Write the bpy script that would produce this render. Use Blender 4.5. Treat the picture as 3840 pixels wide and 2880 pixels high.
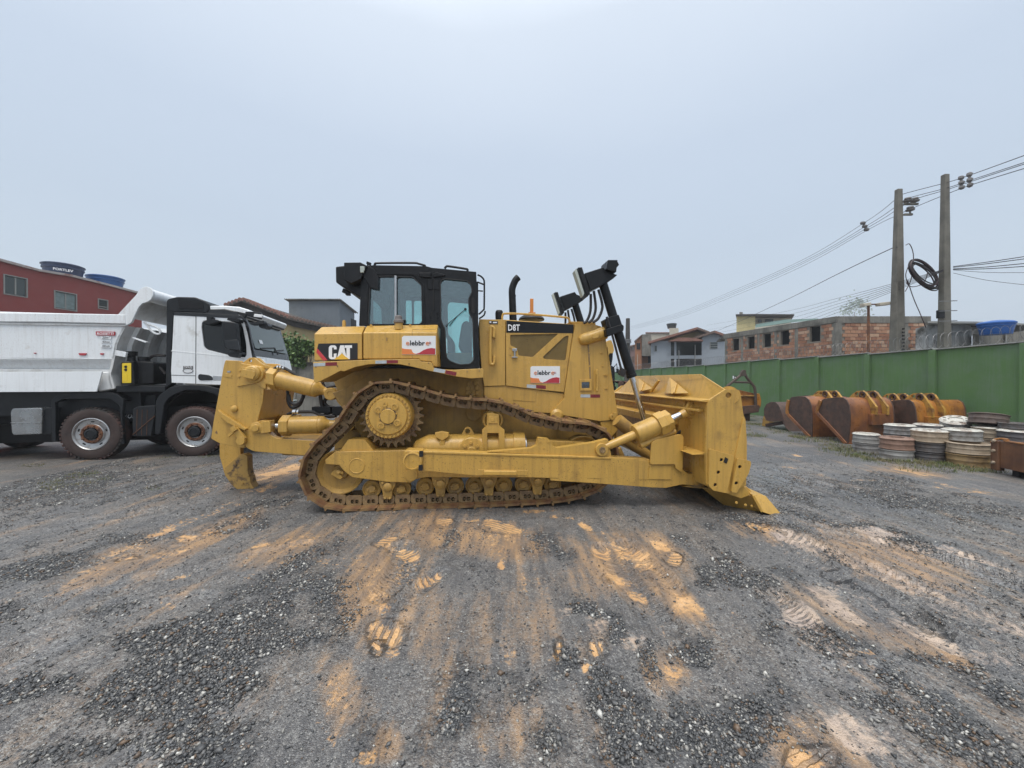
import bpy, bmesh, math, random
import numpy as np
from mathutils import Vector, Matrix
from mathutils.geometry import tessellate_polygon
random.seed(7); NR = np.random.default_rng(11)
R = math.radians
for o in list(bpy.data.objects): bpy.data.objects.remove(o)
scene = bpy.context.scene
COL = scene.collection

# ---------------------------------------------------------------- camera, sky, sun, exposure
F_PX, CAM_H, PITCH = 1443.0, 1.72, R(-0.48)
cam_d = bpy.data.cameras.new('camera'); cam = bpy.data.objects.new('camera', cam_d); COL.objects.link(cam)
cam_d.sensor_width = 36; cam_d.lens = 36 * F_PX / 3840; cam_d.clip_start = 0.05; cam_d.clip_end = 3000
cam.location = (0, 0, CAM_H); cam.rotation_euler = (R(90) + PITCH, 0, 0)
scene.camera = cam

SUN_EL, SUN_AZ = R(62), R(200)
world = bpy.data.worlds.new('World'); scene.world = world; world.use_nodes = True
wt = world.node_tree; wt.nodes.clear()
def wn(t, **k):
    n = wt.nodes.new(t)
    for a, b in k.items(): setattr(n, a, b)
    return n
w_out = wn('ShaderNodeOutputWorld'); w_add = wn('ShaderNodeAddShader')
w_sky = wn('ShaderNodeTexSky', sky_type='NISHITA', sun_disc=False, sun_elevation=SUN_EL, sun_rotation=SUN_AZ, dust_density=6.0, air_density=2.0)
w_b1 = wn('ShaderNodeBackground'); w_b1.inputs['Strength'].default_value = 0.02
w_b2 = wn('ShaderNodeBackground'); w_b2.inputs['Strength'].default_value = 1.0
w_tc = wn('ShaderNodeTexCoord'); w_sep = wn('ShaderNodeSeparateXYZ')
w_map = wn('ShaderNodeMapping'); w_map.inputs['Scale'].default_value = (1.0, 1.0, 2.2)
w_noise = wn('ShaderNodeTexNoise'); w_noise.inputs['Scale'].default_value = 1.1; w_noise.inputs['Detail'].default_value = 4.0
w_noise.inputs['Roughness'].default_value = 0.45
w_ma = wn('ShaderNodeMath', operation='MULTIPLY_ADD'); w_ma.inputs[1].default_value = 0.15; w_ma.inputs[2].default_value = -0.075
w_sum = wn('ShaderNodeMath', operation='ADD')
w_ramp = wn('ShaderNodeValToRGB'); cr = w_ramp.color_ramp
SKY = [(0.0, (.415, .50, .598)), (.10, (.402, .482, .580)), (.30, (.372, .440, .535)), (.48, (.402, .466, .560)), (.66, (.515, .572, .65)), (.82, (1.0, 1.05, 1.11)), (1.0, (1.75, 1.80, 1.85))]
cr.elements[0].position = SKY[0][0]; cr.elements[0].color = SKY[0][1] + (1,)
cr.elements[1].position = 1.0; cr.elements[1].color = SKY[-1][1] + (1,)
for p, c in SKY[1:-1]:
    e = cr.elements.new(p); e.color = c + (1,)
L = wt.links.new
L(w_sky.outputs[0], w_b1.inputs[0]); L(w_tc.outputs['Generated'], w_sep.inputs[0]); L(w_tc.outputs['Generated'], w_map.inputs[0])
L(w_map.outputs[0], w_noise.inputs['Vector']); L(w_noise.outputs[0], w_ma.inputs[0]); L(w_sep.outputs['Z'], w_sum.inputs[0]); L(w_ma.outputs[0], w_sum.inputs[1])
L(w_sum.outputs[0], w_ramp.inputs[0]); L(w_ramp.outputs[0], w_b2.inputs[0]); L(w_b1.outputs[0], w_add.inputs[0]); L(w_b2.outputs[0], w_add.inputs[1]); L(w_add.outputs[0], w_out.inputs[0])

sun_d = bpy.data.lights.new('sun', 'SUN'); sun = bpy.data.objects.new('sun', sun_d); COL.objects.link(sun)
sun_d.energy = 1.5; sun_d.angle = R(35); sun_d.color = (1.0, .96, .9)
sun.rotation_euler = (R(22), 0, R(-20))
vs = scene.view_settings
vs.view_transform = 'Standard'; vs.look = 'None'; vs.exposure = 0.42; vs.gamma = 1.0; vs.use_curve_mapping = False
scene.cycles.max_bounces = 6; scene.cycles.transparent_max_bounces = 12
scene.cycles.use_denoising = True

# ---------------------------------------------------------------- measuring helpers: sight lines cut with real planes
_fw = Vector((0, math.cos(PITCH), math.sin(PITCH))); _up = Vector((0, -math.sin(PITCH), math.cos(PITCH)))
CAM = Vector((0, 0, CAM_H))
def ray(p):
    return Vector(((p[0] - 1920) / F_PX, 0, 0)) + _fw + _up * ((1440 - p[1]) / F_PX)
def ground_at(px, py, z=0.0):
    d = ray((px, py)); t = (z - CAM_H) / d.z
    return CAM + d * t
def at_depth(px, py, Y):
    d = ray((px, py)); return CAM + d * (Y / d.y)
def zoom(x0, y0, s):
    return lambda *pts: [(x0 + a / s, y0 + b / s) for a, b in pts] if len(pts) > 1 else (x0 + pts[0][0] / s, y0 + pts[0][1] / s)
class Frame:
    """A thing's own axes on the ground: x along it, y across it, z up."""
    def __init__(s, ox, oy, yaw):
        s.o = Vector((ox, oy, 0)); s.yaw = yaw; c, n = math.cos(yaw), math.sin(yaw)
        s.ux = Vector((c, n, 0)); s.uy = Vector((-n, c, 0))
    def loc(s, w):
        d = w - s.o; return Vector((d.dot(s.ux), d.dot(s.uy), d.z))
    def wor(s, x, y, z=0): return s.o + s.ux * x + s.uy * y + Vector((0, 0, z))
    def at(s, p, y):                                   # where the sight line meets the plane y = const
        d = ray(p); t = (y - (CAM - s.o).dot(s.uy)) / d.dot(s.uy)
        return s.loc(CAM + d * t)
    def atx(s, p, x):                                  # ... meets the plane x = const
        d = ray(p); t = (x - (CAM - s.o).dot(s.ux)) / d.dot(s.ux)
        return s.loc(CAM + d * t)
    def pts(s, ps, y): return [(v.x, v.z) for v in (s.at(p, y) for p in ps)]
    def ptsx(s, ps, x): return [(v.y, v.z) for v in (s.atx(p, x) for p in ps)]

# ---------------------------------------------------------------- mesh building
class MB:
    def __init__(s): s.v = []; s.f = []
    def add(s, vs_, fs):
        b = len(s.v); s.v += [tuple(x) for x in vs_]; s.f += [tuple(b + i for i in f) for f in fs]; return s
    def box(s, x0, x1, y0, y1, z0, z1):
        return s.add([(x0,y0,z0),(x1,y0,z0),(x1,y1,z0),(x0,y1,z0),(x0,y0,z1),(x1,y0,z1),(x1,y1,z1),(x0,y1,z1)],
                     [(0,3,2,1),(4,5,6,7),(0,1,5,4),(1,2,6,5),(2,3,7,6),(3,0,4,7)])
    def obox(s, c, ax, ay, az):                         # box from centre and three half-axis vectors
        c, ax, ay, az = map(Vector, (c, ax, ay, az)); P = []
        for k in (-1, 1):
            for i, j in ((-1,-1),(1,-1),(1,1),(-1,1)): P.append(c + ax*i + ay*j + az*k)
        return s.add(P, [(0,3,2,1),(4,5,6,7),(0,1,5,4),(1,2,6,5),(2,3,7,6),(3,0,4,7)])
    def bar(s, a, b, w, h, up=(0,0,1)):
        a, b = Vector(a), Vector(b); d = b - a; u = Vector(up); sdir = d.cross(u)
        if sdir.length < 1e-6: sdir = Vector((1,0,0))
        sdir.normalize(); u = sdir.cross(d).normalized()
        return s.obox((a+b)/2, d/2, sdir*w/2, u*h/2)
    def prism(s, poly, y0, y1, holes=(), axis='y'):
        """poly and holes in (x,z), pushed from y0 to y1 (axis 'y'); axis 'x': (y,z) from x0 to x1; 'z': (x,y)."""
        def P(a, b, t): return (a, t, b) if axis == 'y' else ((t, a, b) if axis == 'x' else (a, b, t))
        loops = [list(poly)] + [list(h) for h in holes]
        flat = [p for l in loops for p in l]; n = len(flat)
        V = [P(a, b, y0) for a, b in flat] + [P(a, b, y1) for a, b in flat]
        Fs = []
        if holes:
            tri = tessellate_polygon([[Vector((a, b, 0)) for a, b in l] for l in loops])
            for t in tri: Fs.append(tuple(t)); Fs.append(tuple(n + i for i in reversed(t)))
        else:
            Fs.append(tuple(range(n))); Fs.append(tuple(range(2*n - 1, n - 1, -1)))
        k = 0
        for l in loops:
            m = len(l)
            for i in range(m):
                j = (i + 1) % m; Fs.append((k+i, k+j, n+k+j, n+k+i))
            k += m
        return s.add(V, Fs)
    def loft(s, A, B, caps=(1, 1)):                     # two 3D loops of equal length
        n = len(A); Fs = [(i, (i+1) % n, n + (i+1) % n, n + i) for i in range(n)]
        if caps[0]: Fs.append(tuple(range(n)))
        if caps[1]: Fs.append(tuple(range(2*n-1, n-1, -1)))
        return s.add(list(A) + list(B), Fs)
    def cyl(s, a, b, r0, r1=None, n=20, caps=True):
        a, b = Vector(a), Vector(b); r1 = r0 if r1 is None else r1; d = (b - a).normalized()
        u = d.orthogonal().normalized(); w = d.cross(u); C = [(math.cos(2*math.pi*i/n), math.sin(2*math.pi*i/n)) for i in range(n)]
        return s.loft([a + (u*c + w*q)*r0 for c, q in C], [b + (u*c + w*q)*r1 for c, q in C], (caps, caps))
    def lathe(s, prof, c, axis=(0,1,0), n=28, up=None, caps=True):  # prof: (radius, distance along axis)
        c = Vector(c); d = Vector(axis).normalized(); u = (d.orthogonal() if up is None else Vector(up)).normalized(); w = d.cross(u)
        V = []; Fs = []
        for r, h in prof:
            for i in range(n):
                t = 2*math.pi*i/n; V.append(c + d*h + (u*math.cos(t) + w*math.sin(t))*max(r, 1e-4))
        m = len(prof)
        for k in range(m-1):
            for i in range(n):
                j = (i+1) % n; Fs.append((k*n+i, k*n+j, (k+1)*n+j, (k+1)*n+i))
        if caps: Fs.append(tuple(range(n))); Fs.append(tuple(range(m*n-1, (m-1)*n-1, -1)))
        return s.add(V, Fs)
    def tube(s, path, r, n=8, closed=False, r1=None):
        P = [Vector(p) for p in path]; m = len(P); V = []; Fs = []; up = None
        for k in range(m):
            if closed: d = P[(k+1) % m] - P[k-1]
            else: d = P[min(k+1, m-1)] - P[max(k-1, 0)]
            d.normalize()
            if up is None: up = d.orthogonal().normalized()
            up = (up - d*up.dot(d));
            up = up.normalized() if up.length > 1e-5 else d.orthogonal().normalized()
            w = d.cross(up); rr = r if r1 is None else r + (r1-r)*k/(m-1)
            for i in range(n):
                t = 2*math.pi*i/n; V.append(P[k] + (up*math.cos(t) + w*math.sin(t))*rr)
        for k in range(m if closed else m-1):
            k2 = (k+1) % m
            for i in range(n):
                j = (i+1) % n; Fs.append((k*n+i, k*n+j, k2*n+j, k2*n+i))
        if not closed: Fs.append(tuple(range(n))); Fs.append(tuple(range(m*n-1, (m-1)*n-1, -1)))
        return s.add(V, Fs)
    def mesh(s, name, m=None, ang=35):
        me = bpy.data.meshes.new(name); me.from_pydata(s.v, [], s.f)
        bm = bmesh.new(); bm.from_mesh(me)
        bmesh.ops.recalc_face_normals(bm, faces=bm.faces)
        a = R(ang)
        for e in bm.edges: e.smooth = len(e.link_faces) == 2 and e.calc_face_angle(0) < a
        for f in bm.faces: f.smooth = True
        bm.to_mesh(me); bm.free()
        if m is not None: me.materials.append(m)
        return me
    def build(s, name, m, parent=None, bevel=0.0, ang=35, **props):
        o = bpy.data.objects.new(name, s.mesh(name, m, ang)); COL.objects.link(o)
        if parent is not None: o.parent = parent
        if bevel:
            b = o.modifiers.new('bevel', 'BEVEL'); b.width = bevel; b.segments = 2; b.limit_method = 'ANGLE'; b.angle_limit = R(40); b.harden_normals = True
        for k, v in props.items(): o[k] = v
        if name.endswith(('_bolts', '_studs', '_fittings', '_pins', '_mud', '_shim', '_print')): o['kind'] = 'stuff'
        return o
def smooth_path(pts, k=6, closed=False):
    P = [Vector(p) for p in pts]; n = len(P); out = []
    for i in range(n if closed else n-1):
        if closed: a, b, c, d = P[i-1], P[i], P[(i+1) % n], P[(i+2) % n]
        else: a, b, c, d = P[max(i-1, 0)], P[i], P[i+1], P[min(i+2, n-1)]
        for j in range(k):
            t = j/k; out.append(0.5*((2*b) + (c-a)*t + (2*a-5*b+4*c-d)*t*t + (3*b-a-3*c+d)*t**3))
    if not closed: out.append(P[-1])
    return out
def thing(name, label, cat, loc=(0,0,0), rz=0.0, group=None):
    o = bpy.data.objects.new(name, None); COL.objects.link(o); o.empty_display_size = .3
    o.location = loc; o.rotation_euler = (0, 0, rz); o['label'] = label; o['category'] = cat
    if group: o['group'] = group
    return o
def tag(o, label, cat, group=None, kind=None):
    o['label'] = label; o['category'] = cat
    if group: o['group'] = group
    if kind: o['kind'] = kind
    return o
def copy_tree(o, parent=None):
    c = o.copy(); COL.objects.link(c)
    if parent is not None: c.parent = parent
    for ch in list(o.children): copy_tree(ch, c)
    return c
def circ(cx, cz, r, n=20, a0=0.0, rz=None):
    rz = r if rz is None else rz
    return [(cx + r*math.cos(a0 + 2*math.pi*i/n), cz + rz*math.sin(a0 + 2*math.pi*i/n)) for i in range(n)]
def round_poly(pts, r, k=3):
    """Rounds the corners of a polygon."""
    out = []; n = len(pts)
    for i in range(n):
        a, b, c = Vector(pts[i-1]), Vector(pts[i]), Vector(pts[(i+1) % n])
        u, w = (a-b), (c-b); q = min(r, u.length*.45, w.length*.45)
        p0, p1 = b + u.normalized()*q, b + w.normalized()*q
        for j in range(k+1):
            t = j/k; out.append(tuple((1-t)**2*p0 + 2*t*(1-t)*b + t*t*p1))
    return out
def text_mesh(body, size, m, bold=0.0, ext=0.002, shear=0.0, sx=1.0):
    """Lettering as a flat mesh, lying in its own x-y plane, origin at its lower left."""
    c = bpy.data.curves.new('lettering', 'FONT'); c.body = body; c.size = size; c.offset = bold; c.extrude = ext; c.shear = shear; c.resolution_u = 2
    o = bpy.data.objects.new('lettering', c); COL.objects.link(o)
    dg = bpy.context.evaluated_depsgraph_get(); dg.update()
    me = bpy.data.meshes.new_from_object(o.evaluated_get(dg)); bpy.data.objects.remove(o)
    co = np.empty(len(me.vertices)*3); me.vertices.foreach_get('co', co); co = co.reshape(-1, 3)
    co[:, 0] -= co[:, 0].min(); co[:, 0] *= sx; me.vertices.foreach_set('co', co.ravel()); me.update()
    me.materials.clear(); me.materials.append(m)
    return me, co[:, 0].max(), co[:, 1].max()
def lettering(body, m, parent, p0, ux, uz, width, height, bold=0.0, shear=0.0, name='lettering', nrm_off=0.0):
    """Lettering fitted to a width and height on a plane: p0 lower left corner, ux / uz unit directions."""
    me, w, h = text_mesh(body, 1.0, m, bold, 0.0015 / max(width, .05), shear)
    ux, uz = Vector(ux).normalized(), Vector(uz).normalized(); n = ux.cross(uz)
    o = bpy.data.objects.new(name, me); COL.objects.link(o)
    M = Matrix.Identity(4); sx, sz = width / w, height / h
    for i in range(3): M[i][0] = ux[i]*sx; M[i][1] = uz[i]*sz; M[i][2] = n[i]*min(sx, sz); M[i][3] = (Vector(p0) + n*nrm_off)[i]
    if parent is not None: o.parent = parent
    o.matrix_local = M
    return o

# ---------------------------------------------------------------- materials
class NT:
    def __init__(s, name):
        s.m = bpy.data.materials.new(name); s.m.use_nodes = True; s.t = s.m.node_tree; s.t.nodes.clear()
        s.out = s.n('ShaderNodeOutputMaterial'); s.b = s.n('ShaderNodeBsdfPrincipled'); s.l(s.b.outputs[0], s.out.inputs[0])
        s.tc = s.n('ShaderNodeTexCoord')
    def n(s, t, **k):
        q = s.t.nodes.new(t)
        for a, b in k.items():
            if a in q.inputs and not hasattr(type(q), a): q.inputs[a].default_value = b
            else: setattr(q, a, b)
        return q
    def l(s, a, b): s.t.links.new(a, b)
    def set(s, **k):
        for a, b in k.items():
            q = s.b.inputs[a.replace('_', ' ')]
            q.default_value = (tuple(b) + (1,)) if isinstance(b, tuple) and len(b) == 3 and q.type == 'RGBA' else b
    def noise(s, scale, detail=4, rough=.55, vec=None, stretch=None, coord='Object', dist=0.0):
        q = s.n('ShaderNodeTexNoise'); q.inputs['Scale'].default_value = scale; q.inputs['Detail'].default_value = detail; q.inputs['Roughness'].default_value = rough
        q.inputs['Distortion'].default_value = dist
        src = vec or s.tc.outputs[coord]
        if stretch:
            mp = s.n('ShaderNodeMapping'); mp.inputs['Scale'].default_value = stretch; s.l(src, mp.inputs[0]); src = mp.outputs[0]
        s.l(src, q.inputs['Vector']); return q.outputs[0]
    def rng(s, v, a, b, c=0.0, d=1.0):
        q = s.n('ShaderNodeMapRange'); q.clamp = True; s.l(v, q.inputs[0])
        for i, x in enumerate((a, b, c, d)): q.inputs[i+1].default_value = x
        return q.outputs[0]
    def math(s, op, a, b=None):
        q = s.n('ShaderNodeMath', operation=op); q.use_clamp = False
        for i, x in enumerate((a, b)):
            if x is None: continue
            if isinstance(x, (int, float)): q.inputs[i].default_value = x
            else: s.l(x, q.inputs[i])
        return q.outputs[0]
    def mix(s, f, a, b, blend='MIX'):
        q = s.n('ShaderNodeMix', data_type='RGBA', blend_type=blend)
        for i, x in ((0, f), (6, a), (7, b)):
            if isinstance(x, (int, float)): q.inputs[i].default_value = x
            elif isinstance(x, tuple): q.inputs[i].default_value = x + (1,)
            else: s.l(x, q.inputs[i])
        return q.outputs[2]
    def bump(s, h, strength=.3, dist=.01):
        q = s.n('ShaderNodeBump'); q.inputs['Strength'].default_value = strength; q.inputs['Distance'].default_value = dist
        s.l(h, q.inputs['Height']); s.l(q.outputs[0], s.b.inputs['Normal']); return q
    def attr(s, name):
        q = s.n('ShaderNodeAttribute'); q.attribute_name = name; return q
def lin(r, g, b):
    f = lambda c: (c/255)/12.92 if c <= 10 else (((c/255)+.055)/1.055)**2.4
    return (f(r), f(g), f(b))
def paint(name, base, rough=.45, metal=0.0, var=.12, vscale=3.0, dirt=None, dscale=2.5, dlo=.55, dhi=.72, streak=0.0, scol=None, bump=.0, bscale=40.0, bdist=.004, coat=0.0, rvar=.12, grime=None, spec=.5):
    t = NT(name)
    n1 = t.noise(vscale, 5)
    c = t.mix(t.rng(n1, .25, .75), tuple(x*(1-var) for x in base), tuple(min(1, x*(1+var)) for x in base))
    if grime:                                             # fine specks
        c = t.mix(t.rng(t.noise(60, 3), .62, .70, 0, grime[1]), c, grime[0])
    if dirt: c = t.mix(t.rng(t.noise(dscale, 8, .62), dlo, dhi), c, dirt)
    if streak: c = t.mix(t.rng(t.noise(17.0, 5, .65, stretch=(1.0, 1.0, .05)), .47, .70, 0, streak), c, scol or dirt or tuple(x*.6 for x in base))
    t.l(c, t.b.inputs['Base Color'])
    t.set(Metallic=metal); t.b.inputs['Specular IOR Level'].default_value = spec
    t.l(t.rng(t.noise(vscale*2.3, 4), .3, .7, max(.05, rough-rvar), min(1, rough+rvar)), t.b.inputs['Roughness'])
    if coat: t.set(Coat_Weight=coat); t.b.inputs['Coat Roughness'].default_value = .12
    if bump: t.bump(t.noise(bscale, 4), bump, bdist)
    return t.m
def plain(name, base, rough=.5, metal=0.0, emit=None):
    t = NT(name); t.set(Base_Color=base, Roughness=rough, Metallic=metal); return t.m
def glass(name, tint, gloss=.08, rough=.02):
    t = NT(name); tr = t.n('ShaderNodeBsdfTransparent'); tr.inputs[0].default_value = tint + (1,)
    gl = t.n('ShaderNodeBsdfGlossy'); gl.inputs['Roughness'].default_value = rough; gl.inputs[0].default_value = (.9, .95, 1, 1)
    fr = t.n('ShaderNodeFresnel'); fr.inputs[0].default_value = 1.5
    sm = t.math('ADD', fr.outputs[0], gloss)
    mx = t.n('ShaderNodeMixShader'); t.l(sm, mx.inputs[0]); t.l(tr.outputs[0], mx.inputs[1]); t.l(gl.outputs[0], mx.inputs[2])
    t.l(mx.outputs[0], t.out.inputs[0]); return t.m

M = {}
YEL = (.530, .318, .070)
M['yellow'] = paint('yellow_paint', YEL, .34, var=.08, vscale=1.6, dirt=(.27, .165, .05), dscale=1.9, dlo=.60, dhi=.84, streak=.45, scol=(.27, .155, .04), bump=.10, bscale=90, bdist=.002, grime=((.16, .10, .04), .5))
M['yellow_worn'] = paint('worn_yellow_paint', tuple(x*.98 for x in YEL), .38, var=.10, vscale=2.2, dirt=(.22, .13, .045), dscale=3.2, dlo=.56, dhi=.80, streak=.55, scol=(.24, .14, .045), bump=.2, bscale=70, bdist=.003, grime=((.085, .05, .025), .8))
M['yellow_dirty'] = paint('yellow_dirty_paint', (.42, .25, .058), .52, var=.15, vscale=4, dirt=(.20, .125, .05), dscale=3.0, dlo=.50, dhi=.74, streak=.3, scol=(.14, .09, .04), bump=.25, bscale=60, bdist=.003, grime=((.10, .065, .035), .7))
M['track'] = paint('muddy_track_steel', (.27, .18, .085), .60, var=.2, vscale=7, dirt=(.12, .072, .040), dscale=5, dlo=.48, dhi=.66, bump=.5, bscale=45, bdist=.006, grime=((.26, .17, .06), .8))
M['shoe'] = paint('muddy_track_shoe', (.27, .165, .062), .60, var=.3, vscale=6, dirt=(.14, .066, .032), dscale=4, dlo=.42, dhi=.62, bump=.6, bscale=30, bdist=.008, grime=((.09, .05, .03), .8))
M['black'] = paint('black_paint', (.009, .0095, .011), .40, var=.3, vscale=5, dirt=(.024, .022, .021), dscale=5, dlo=.58, dhi=.8, bump=.1, bscale=80, bdist=.002, spec=.28)
M['rubber'] = plain('black_rubber', (.018, .016, .016), .6)
M['hose'] = paint('hose_rubber', (.020, .016, .015), .45, var=.2)
M['dark'] = plain('dark_void', (.010, .010, .011), .8)
M['chrome'] = paint('chrome_rod', (.62, .64, .66), .16, metal=1.0, var=.05, rvar=.05)
M['steel'] = paint('dull_steel', (.42, .43, .44), .35, metal=.8, var=.2, vscale=9)
M['glass_cab'] = glass('cab_glass', (.72, .88, .87), .10)
M['glass_truck'] = glass('truck_glass', (.22, .27, .27), .10)
M['white_sign'] = plain('white_vinyl', (.74, .76, .78), .4)
M['orange_sign'] = plain('orange_vinyl', (.68, .21, .06), .4)
M['red_sign'] = plain('red_vinyl', (.42, .035, .050), .4)
M['ink'] = plain('black_ink', (.012, .012, .014), .45)
M['refl_red'] = paint('red_reflective_tape', (.20, .018, .026), .35, var=.25, vscale=20)
M['refl_white'] = paint('white_reflective_tape', (.42, .46, .49), .4, var=.2, vscale=20)
M['cat_yellow'] = plain('decal_yellow', (.75, .46, .05), .4)
M['cat_red'] = plain('decal_red', (.52, .05, .06), .4)
M['letter_white'] = plain('letter_white', (.80, .81, .82), .4)
# ================================================================ GROUND
_LAT = NR.random((256, 256))
def vnoise(x, y):
    xi = np.floor(x).astype(int); yi = np.floor(y).astype(int); fx = x - xi; fy = y - yi
    fx = fx*fx*(3-2*fx); fy = fy*fy*(3-2*fy)
    g = lambda a, b: _LAT[a % 256, b % 256]
    return (g(xi, yi)*(1-fx) + g(xi+1, yi)*fx)*(1-fy) + (g(xi, yi+1)*(1-fx) + g(xi+1, yi+1)*fx)*fy
def fbm(x, y, sc, o=4):
    t = 0; a = .5; n = 0
    for k in range(o):
        t = t + a*vnoise(x*sc + 17.3*k, y*sc + 9.1*k); n += a; sc *= 2.03; a *= .55
    return t/n
def gp(z, *pts):
    return [(lambda v: (v.x, v.y))(ground_at(*p)) for p in (z(*pts) if len(pts) > 1 else [z(*pts)])]
G1 = zoom(0, 1640, 1.3377); G2 = zoom(1200, 1850, 1.58); G3 = zoom(2500, 1700, 1.406)
ZY = zoom(2750, 1360, 2.0294)

def lines(a, b, step_in, lo, hi, far):
    c = np.arange(lo, hi + 1e-6, step_in); out_l = []; s = step_in; v = lo
    while v > a: s *= 1.22; v -= s; out_l.append(v)
    out_r = []; s = step_in; v = hi
    while v < b: s *= 1.22; v += s; out_r.append(v)
    return np.array(out_l[::-1] + list(c) + out_r)
gx = lines(-380, 380, .028, -5.2, 7.2, 0); gy = lines(-120, 480, .028, 1.25, 8.6, 0)
GX, GY = np.meshgrid(gx, gy); nx, ny = len(gx), len(gy)
X = GX.ravel(); Y = GY.ravel()
def project(X, Y):
    dy = Y*math.cos(PITCH) - CAM_H*math.sin(PITCH); dz = -Y*math.sin(PITCH) - CAM_H*math.cos(PITCH)
    dy = np.maximum(dy, .3); return 1920 + F_PX*X/dy, 1440 - F_PX*dz/dy
def stroke(X, Y, pts, w):
    """distance mask, signed offset and arclength of a polyline on the ground (metres)"""
    best = np.full(X.shape, 1e9); off = np.zeros(X.shape); arc = np.zeros(X.shape); s0 = 0
    for (ax, ay), (bx, by) in zip(pts[:-1], pts[1:]):
        dx, dy = bx-ax, by-ay; ln = math.hypot(dx, dy) + 1e-9
        t = np.clip(((X-ax)*dx + (Y-ay)*dy)/ln**2, 0, 1); qx = X-ax-dx*t; qy = Y-ay-dy*t; d = np.hypot(qx, qy)
        m = d < best; best = np.where(m, d, best); off = np.where(m, (qx*dy - qy*dx)/ln, off); arc = np.where(m, s0 + t*ln, arc); s0 += ln
    return best, off, arc
CLAY = [  # zoom view, x, y, rx, ry, tilt, strength
 (G2,740,175,48,26,0,1),(G2,905,165,55,12,0,.7),(G2,1070,195,95,36,8,1),(G2,1190,215,50,28,0,.5),(G2,405,295,75,30,-28,1),(G2,525,365,62,34,0,1),(G2,500,450,62,80,0,.45),(G2,645,512,82,24,-28,.95),
 (G2,1075,435,32,28,0,.95),(G2,1080,340,40,90,0,.45),(G2,1020,270,120,45,0,.4),(G2,395,830,88,62,0,1),(G2,340,910,30,40,20,.95),(G2,440,930,60,30,20,.6),(G2,380,690,55,70,0,.65),(G2,330,560,60,110,0,.4),(G2,230,420,55,130,0,.35),(G2,200,250,110,60,0,.35),
 (G2,1685,350,66,34,20,.95),(G2,1850,345,115,34,22,.95),(G2,1940,425,62,30,20,.85),(G2,1780,497,85,26,5,.95),(G2,1880,585,75,34,25,.8),(G2,2095,408,38,18,15,.8),(G2,2010,315,70,22,20,.7),(G2,1590,190,60,18,20,.75),(G2,1660,225,40,14,20,.5),
 (G2,1250,90,120,10,0,.6),(G2,1385,125,40,14,10,.6),(G2,1490,140,35,10,10,.5),(G2,1420,915,20,48,22,.85),(G2,1370,975,66,24,-20,.6),(G2,1645,930,44,62,15,.85),(G2,1575,1040,40,36,-40,.7),(G2,1660,800,60,90,0,.35),
 (G2,2095,1060,62,52,0,.75),(G2,275,1540,80,46,0,.65),(G2,100,1180,140,130,0,.42),(G2,60,1400,90,130,0,.4),(G2,1120,950,66,34,-15,.4),(G2,2150,650,70,60,35,.55),(G2,1300,520,160,70,0,.35),(G2,1480,690,50,30,0,.4),(G2,1840,880,60,50,0,.35),(G2,850,560,90,60,0,.22),(G2,960,880,60,70,0,.25),(G2,1050,1450,160,120,0,.25),(G2,600,1170,110,30,5,.3),
 (G1,640,604,48,9,-8,1),(G1,925,500,55,14,-15,.95),(G1,1065,470,42,11,-12,.95),(G1,800,465,90,12,-20,.75),(G1,850,580,90,16,-20,.6),(G1,870,683,70,14,-12,.6),(G1,1310,545,55,11,-14,.75),(G1,1430,600,170,40,-20,.35),(G1,1400,178,120,20,-20,1),(G1,1310,250,100,12,-22,.7),(G1,1010,280,100,12,-18,.5),(G1,860,835,50,22,0,.4),(G1,1150,720,140,24,-5,.25),(G1,90,770,60,12,-10,.35),(G1,180,865,50,9,0,.35),(G1,720,900,120,18,-20,.25),(G1,1690,650,90,50,0,.4),(G1,1500,500,130,30,-15,.4),
 (G3,505,398,88,20,12,1),(G3,35,560,40,30,10,.85),(G3,110,780,110,44,38,.6),(G3,760,1620,110,60,25,1),(G3,690,1440,80,50,40,.45),(G3,1050,1060,60,20,18,.55),(G3,45,1150,60,50,0,.65),(G3,1310,98,135,12,7,1),(G3,1600,180,260,9,8,.5),(G3,640,74,40,6,0,.5),(G3,820,108,20,12,0,.4),(G3,1040,140,70,7,0,.5),(G3,340,850,40,25,0,.35),(G3,680,10,60,5,8,.8)]
PALE = [(G3,690,870,105,62,20,.95),(G3,1000,1480,190,90,30,.55),(G3,850,770,110,70,25,.45),(G3,940,840,130,40,25,.6),(G3,1320,930,150,50,25,.5),(G3,1450,980,120,44,20,.8),(G3,1700,1060,120,36,15,.5),(G3,1090,440,160,30,15,.6),(G3,640,450,80,26,15,.8),(G3,700,500,110,30,20,.4),(G3,1180,1540,150,60,35,.35),(G3,520,1560,80,60,30,.3),(G2,1480,690,60,36,0,.4),(G2,1840,880,70,60,0,.4),(G2,1660,790,70,90,0,.4)]
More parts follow.
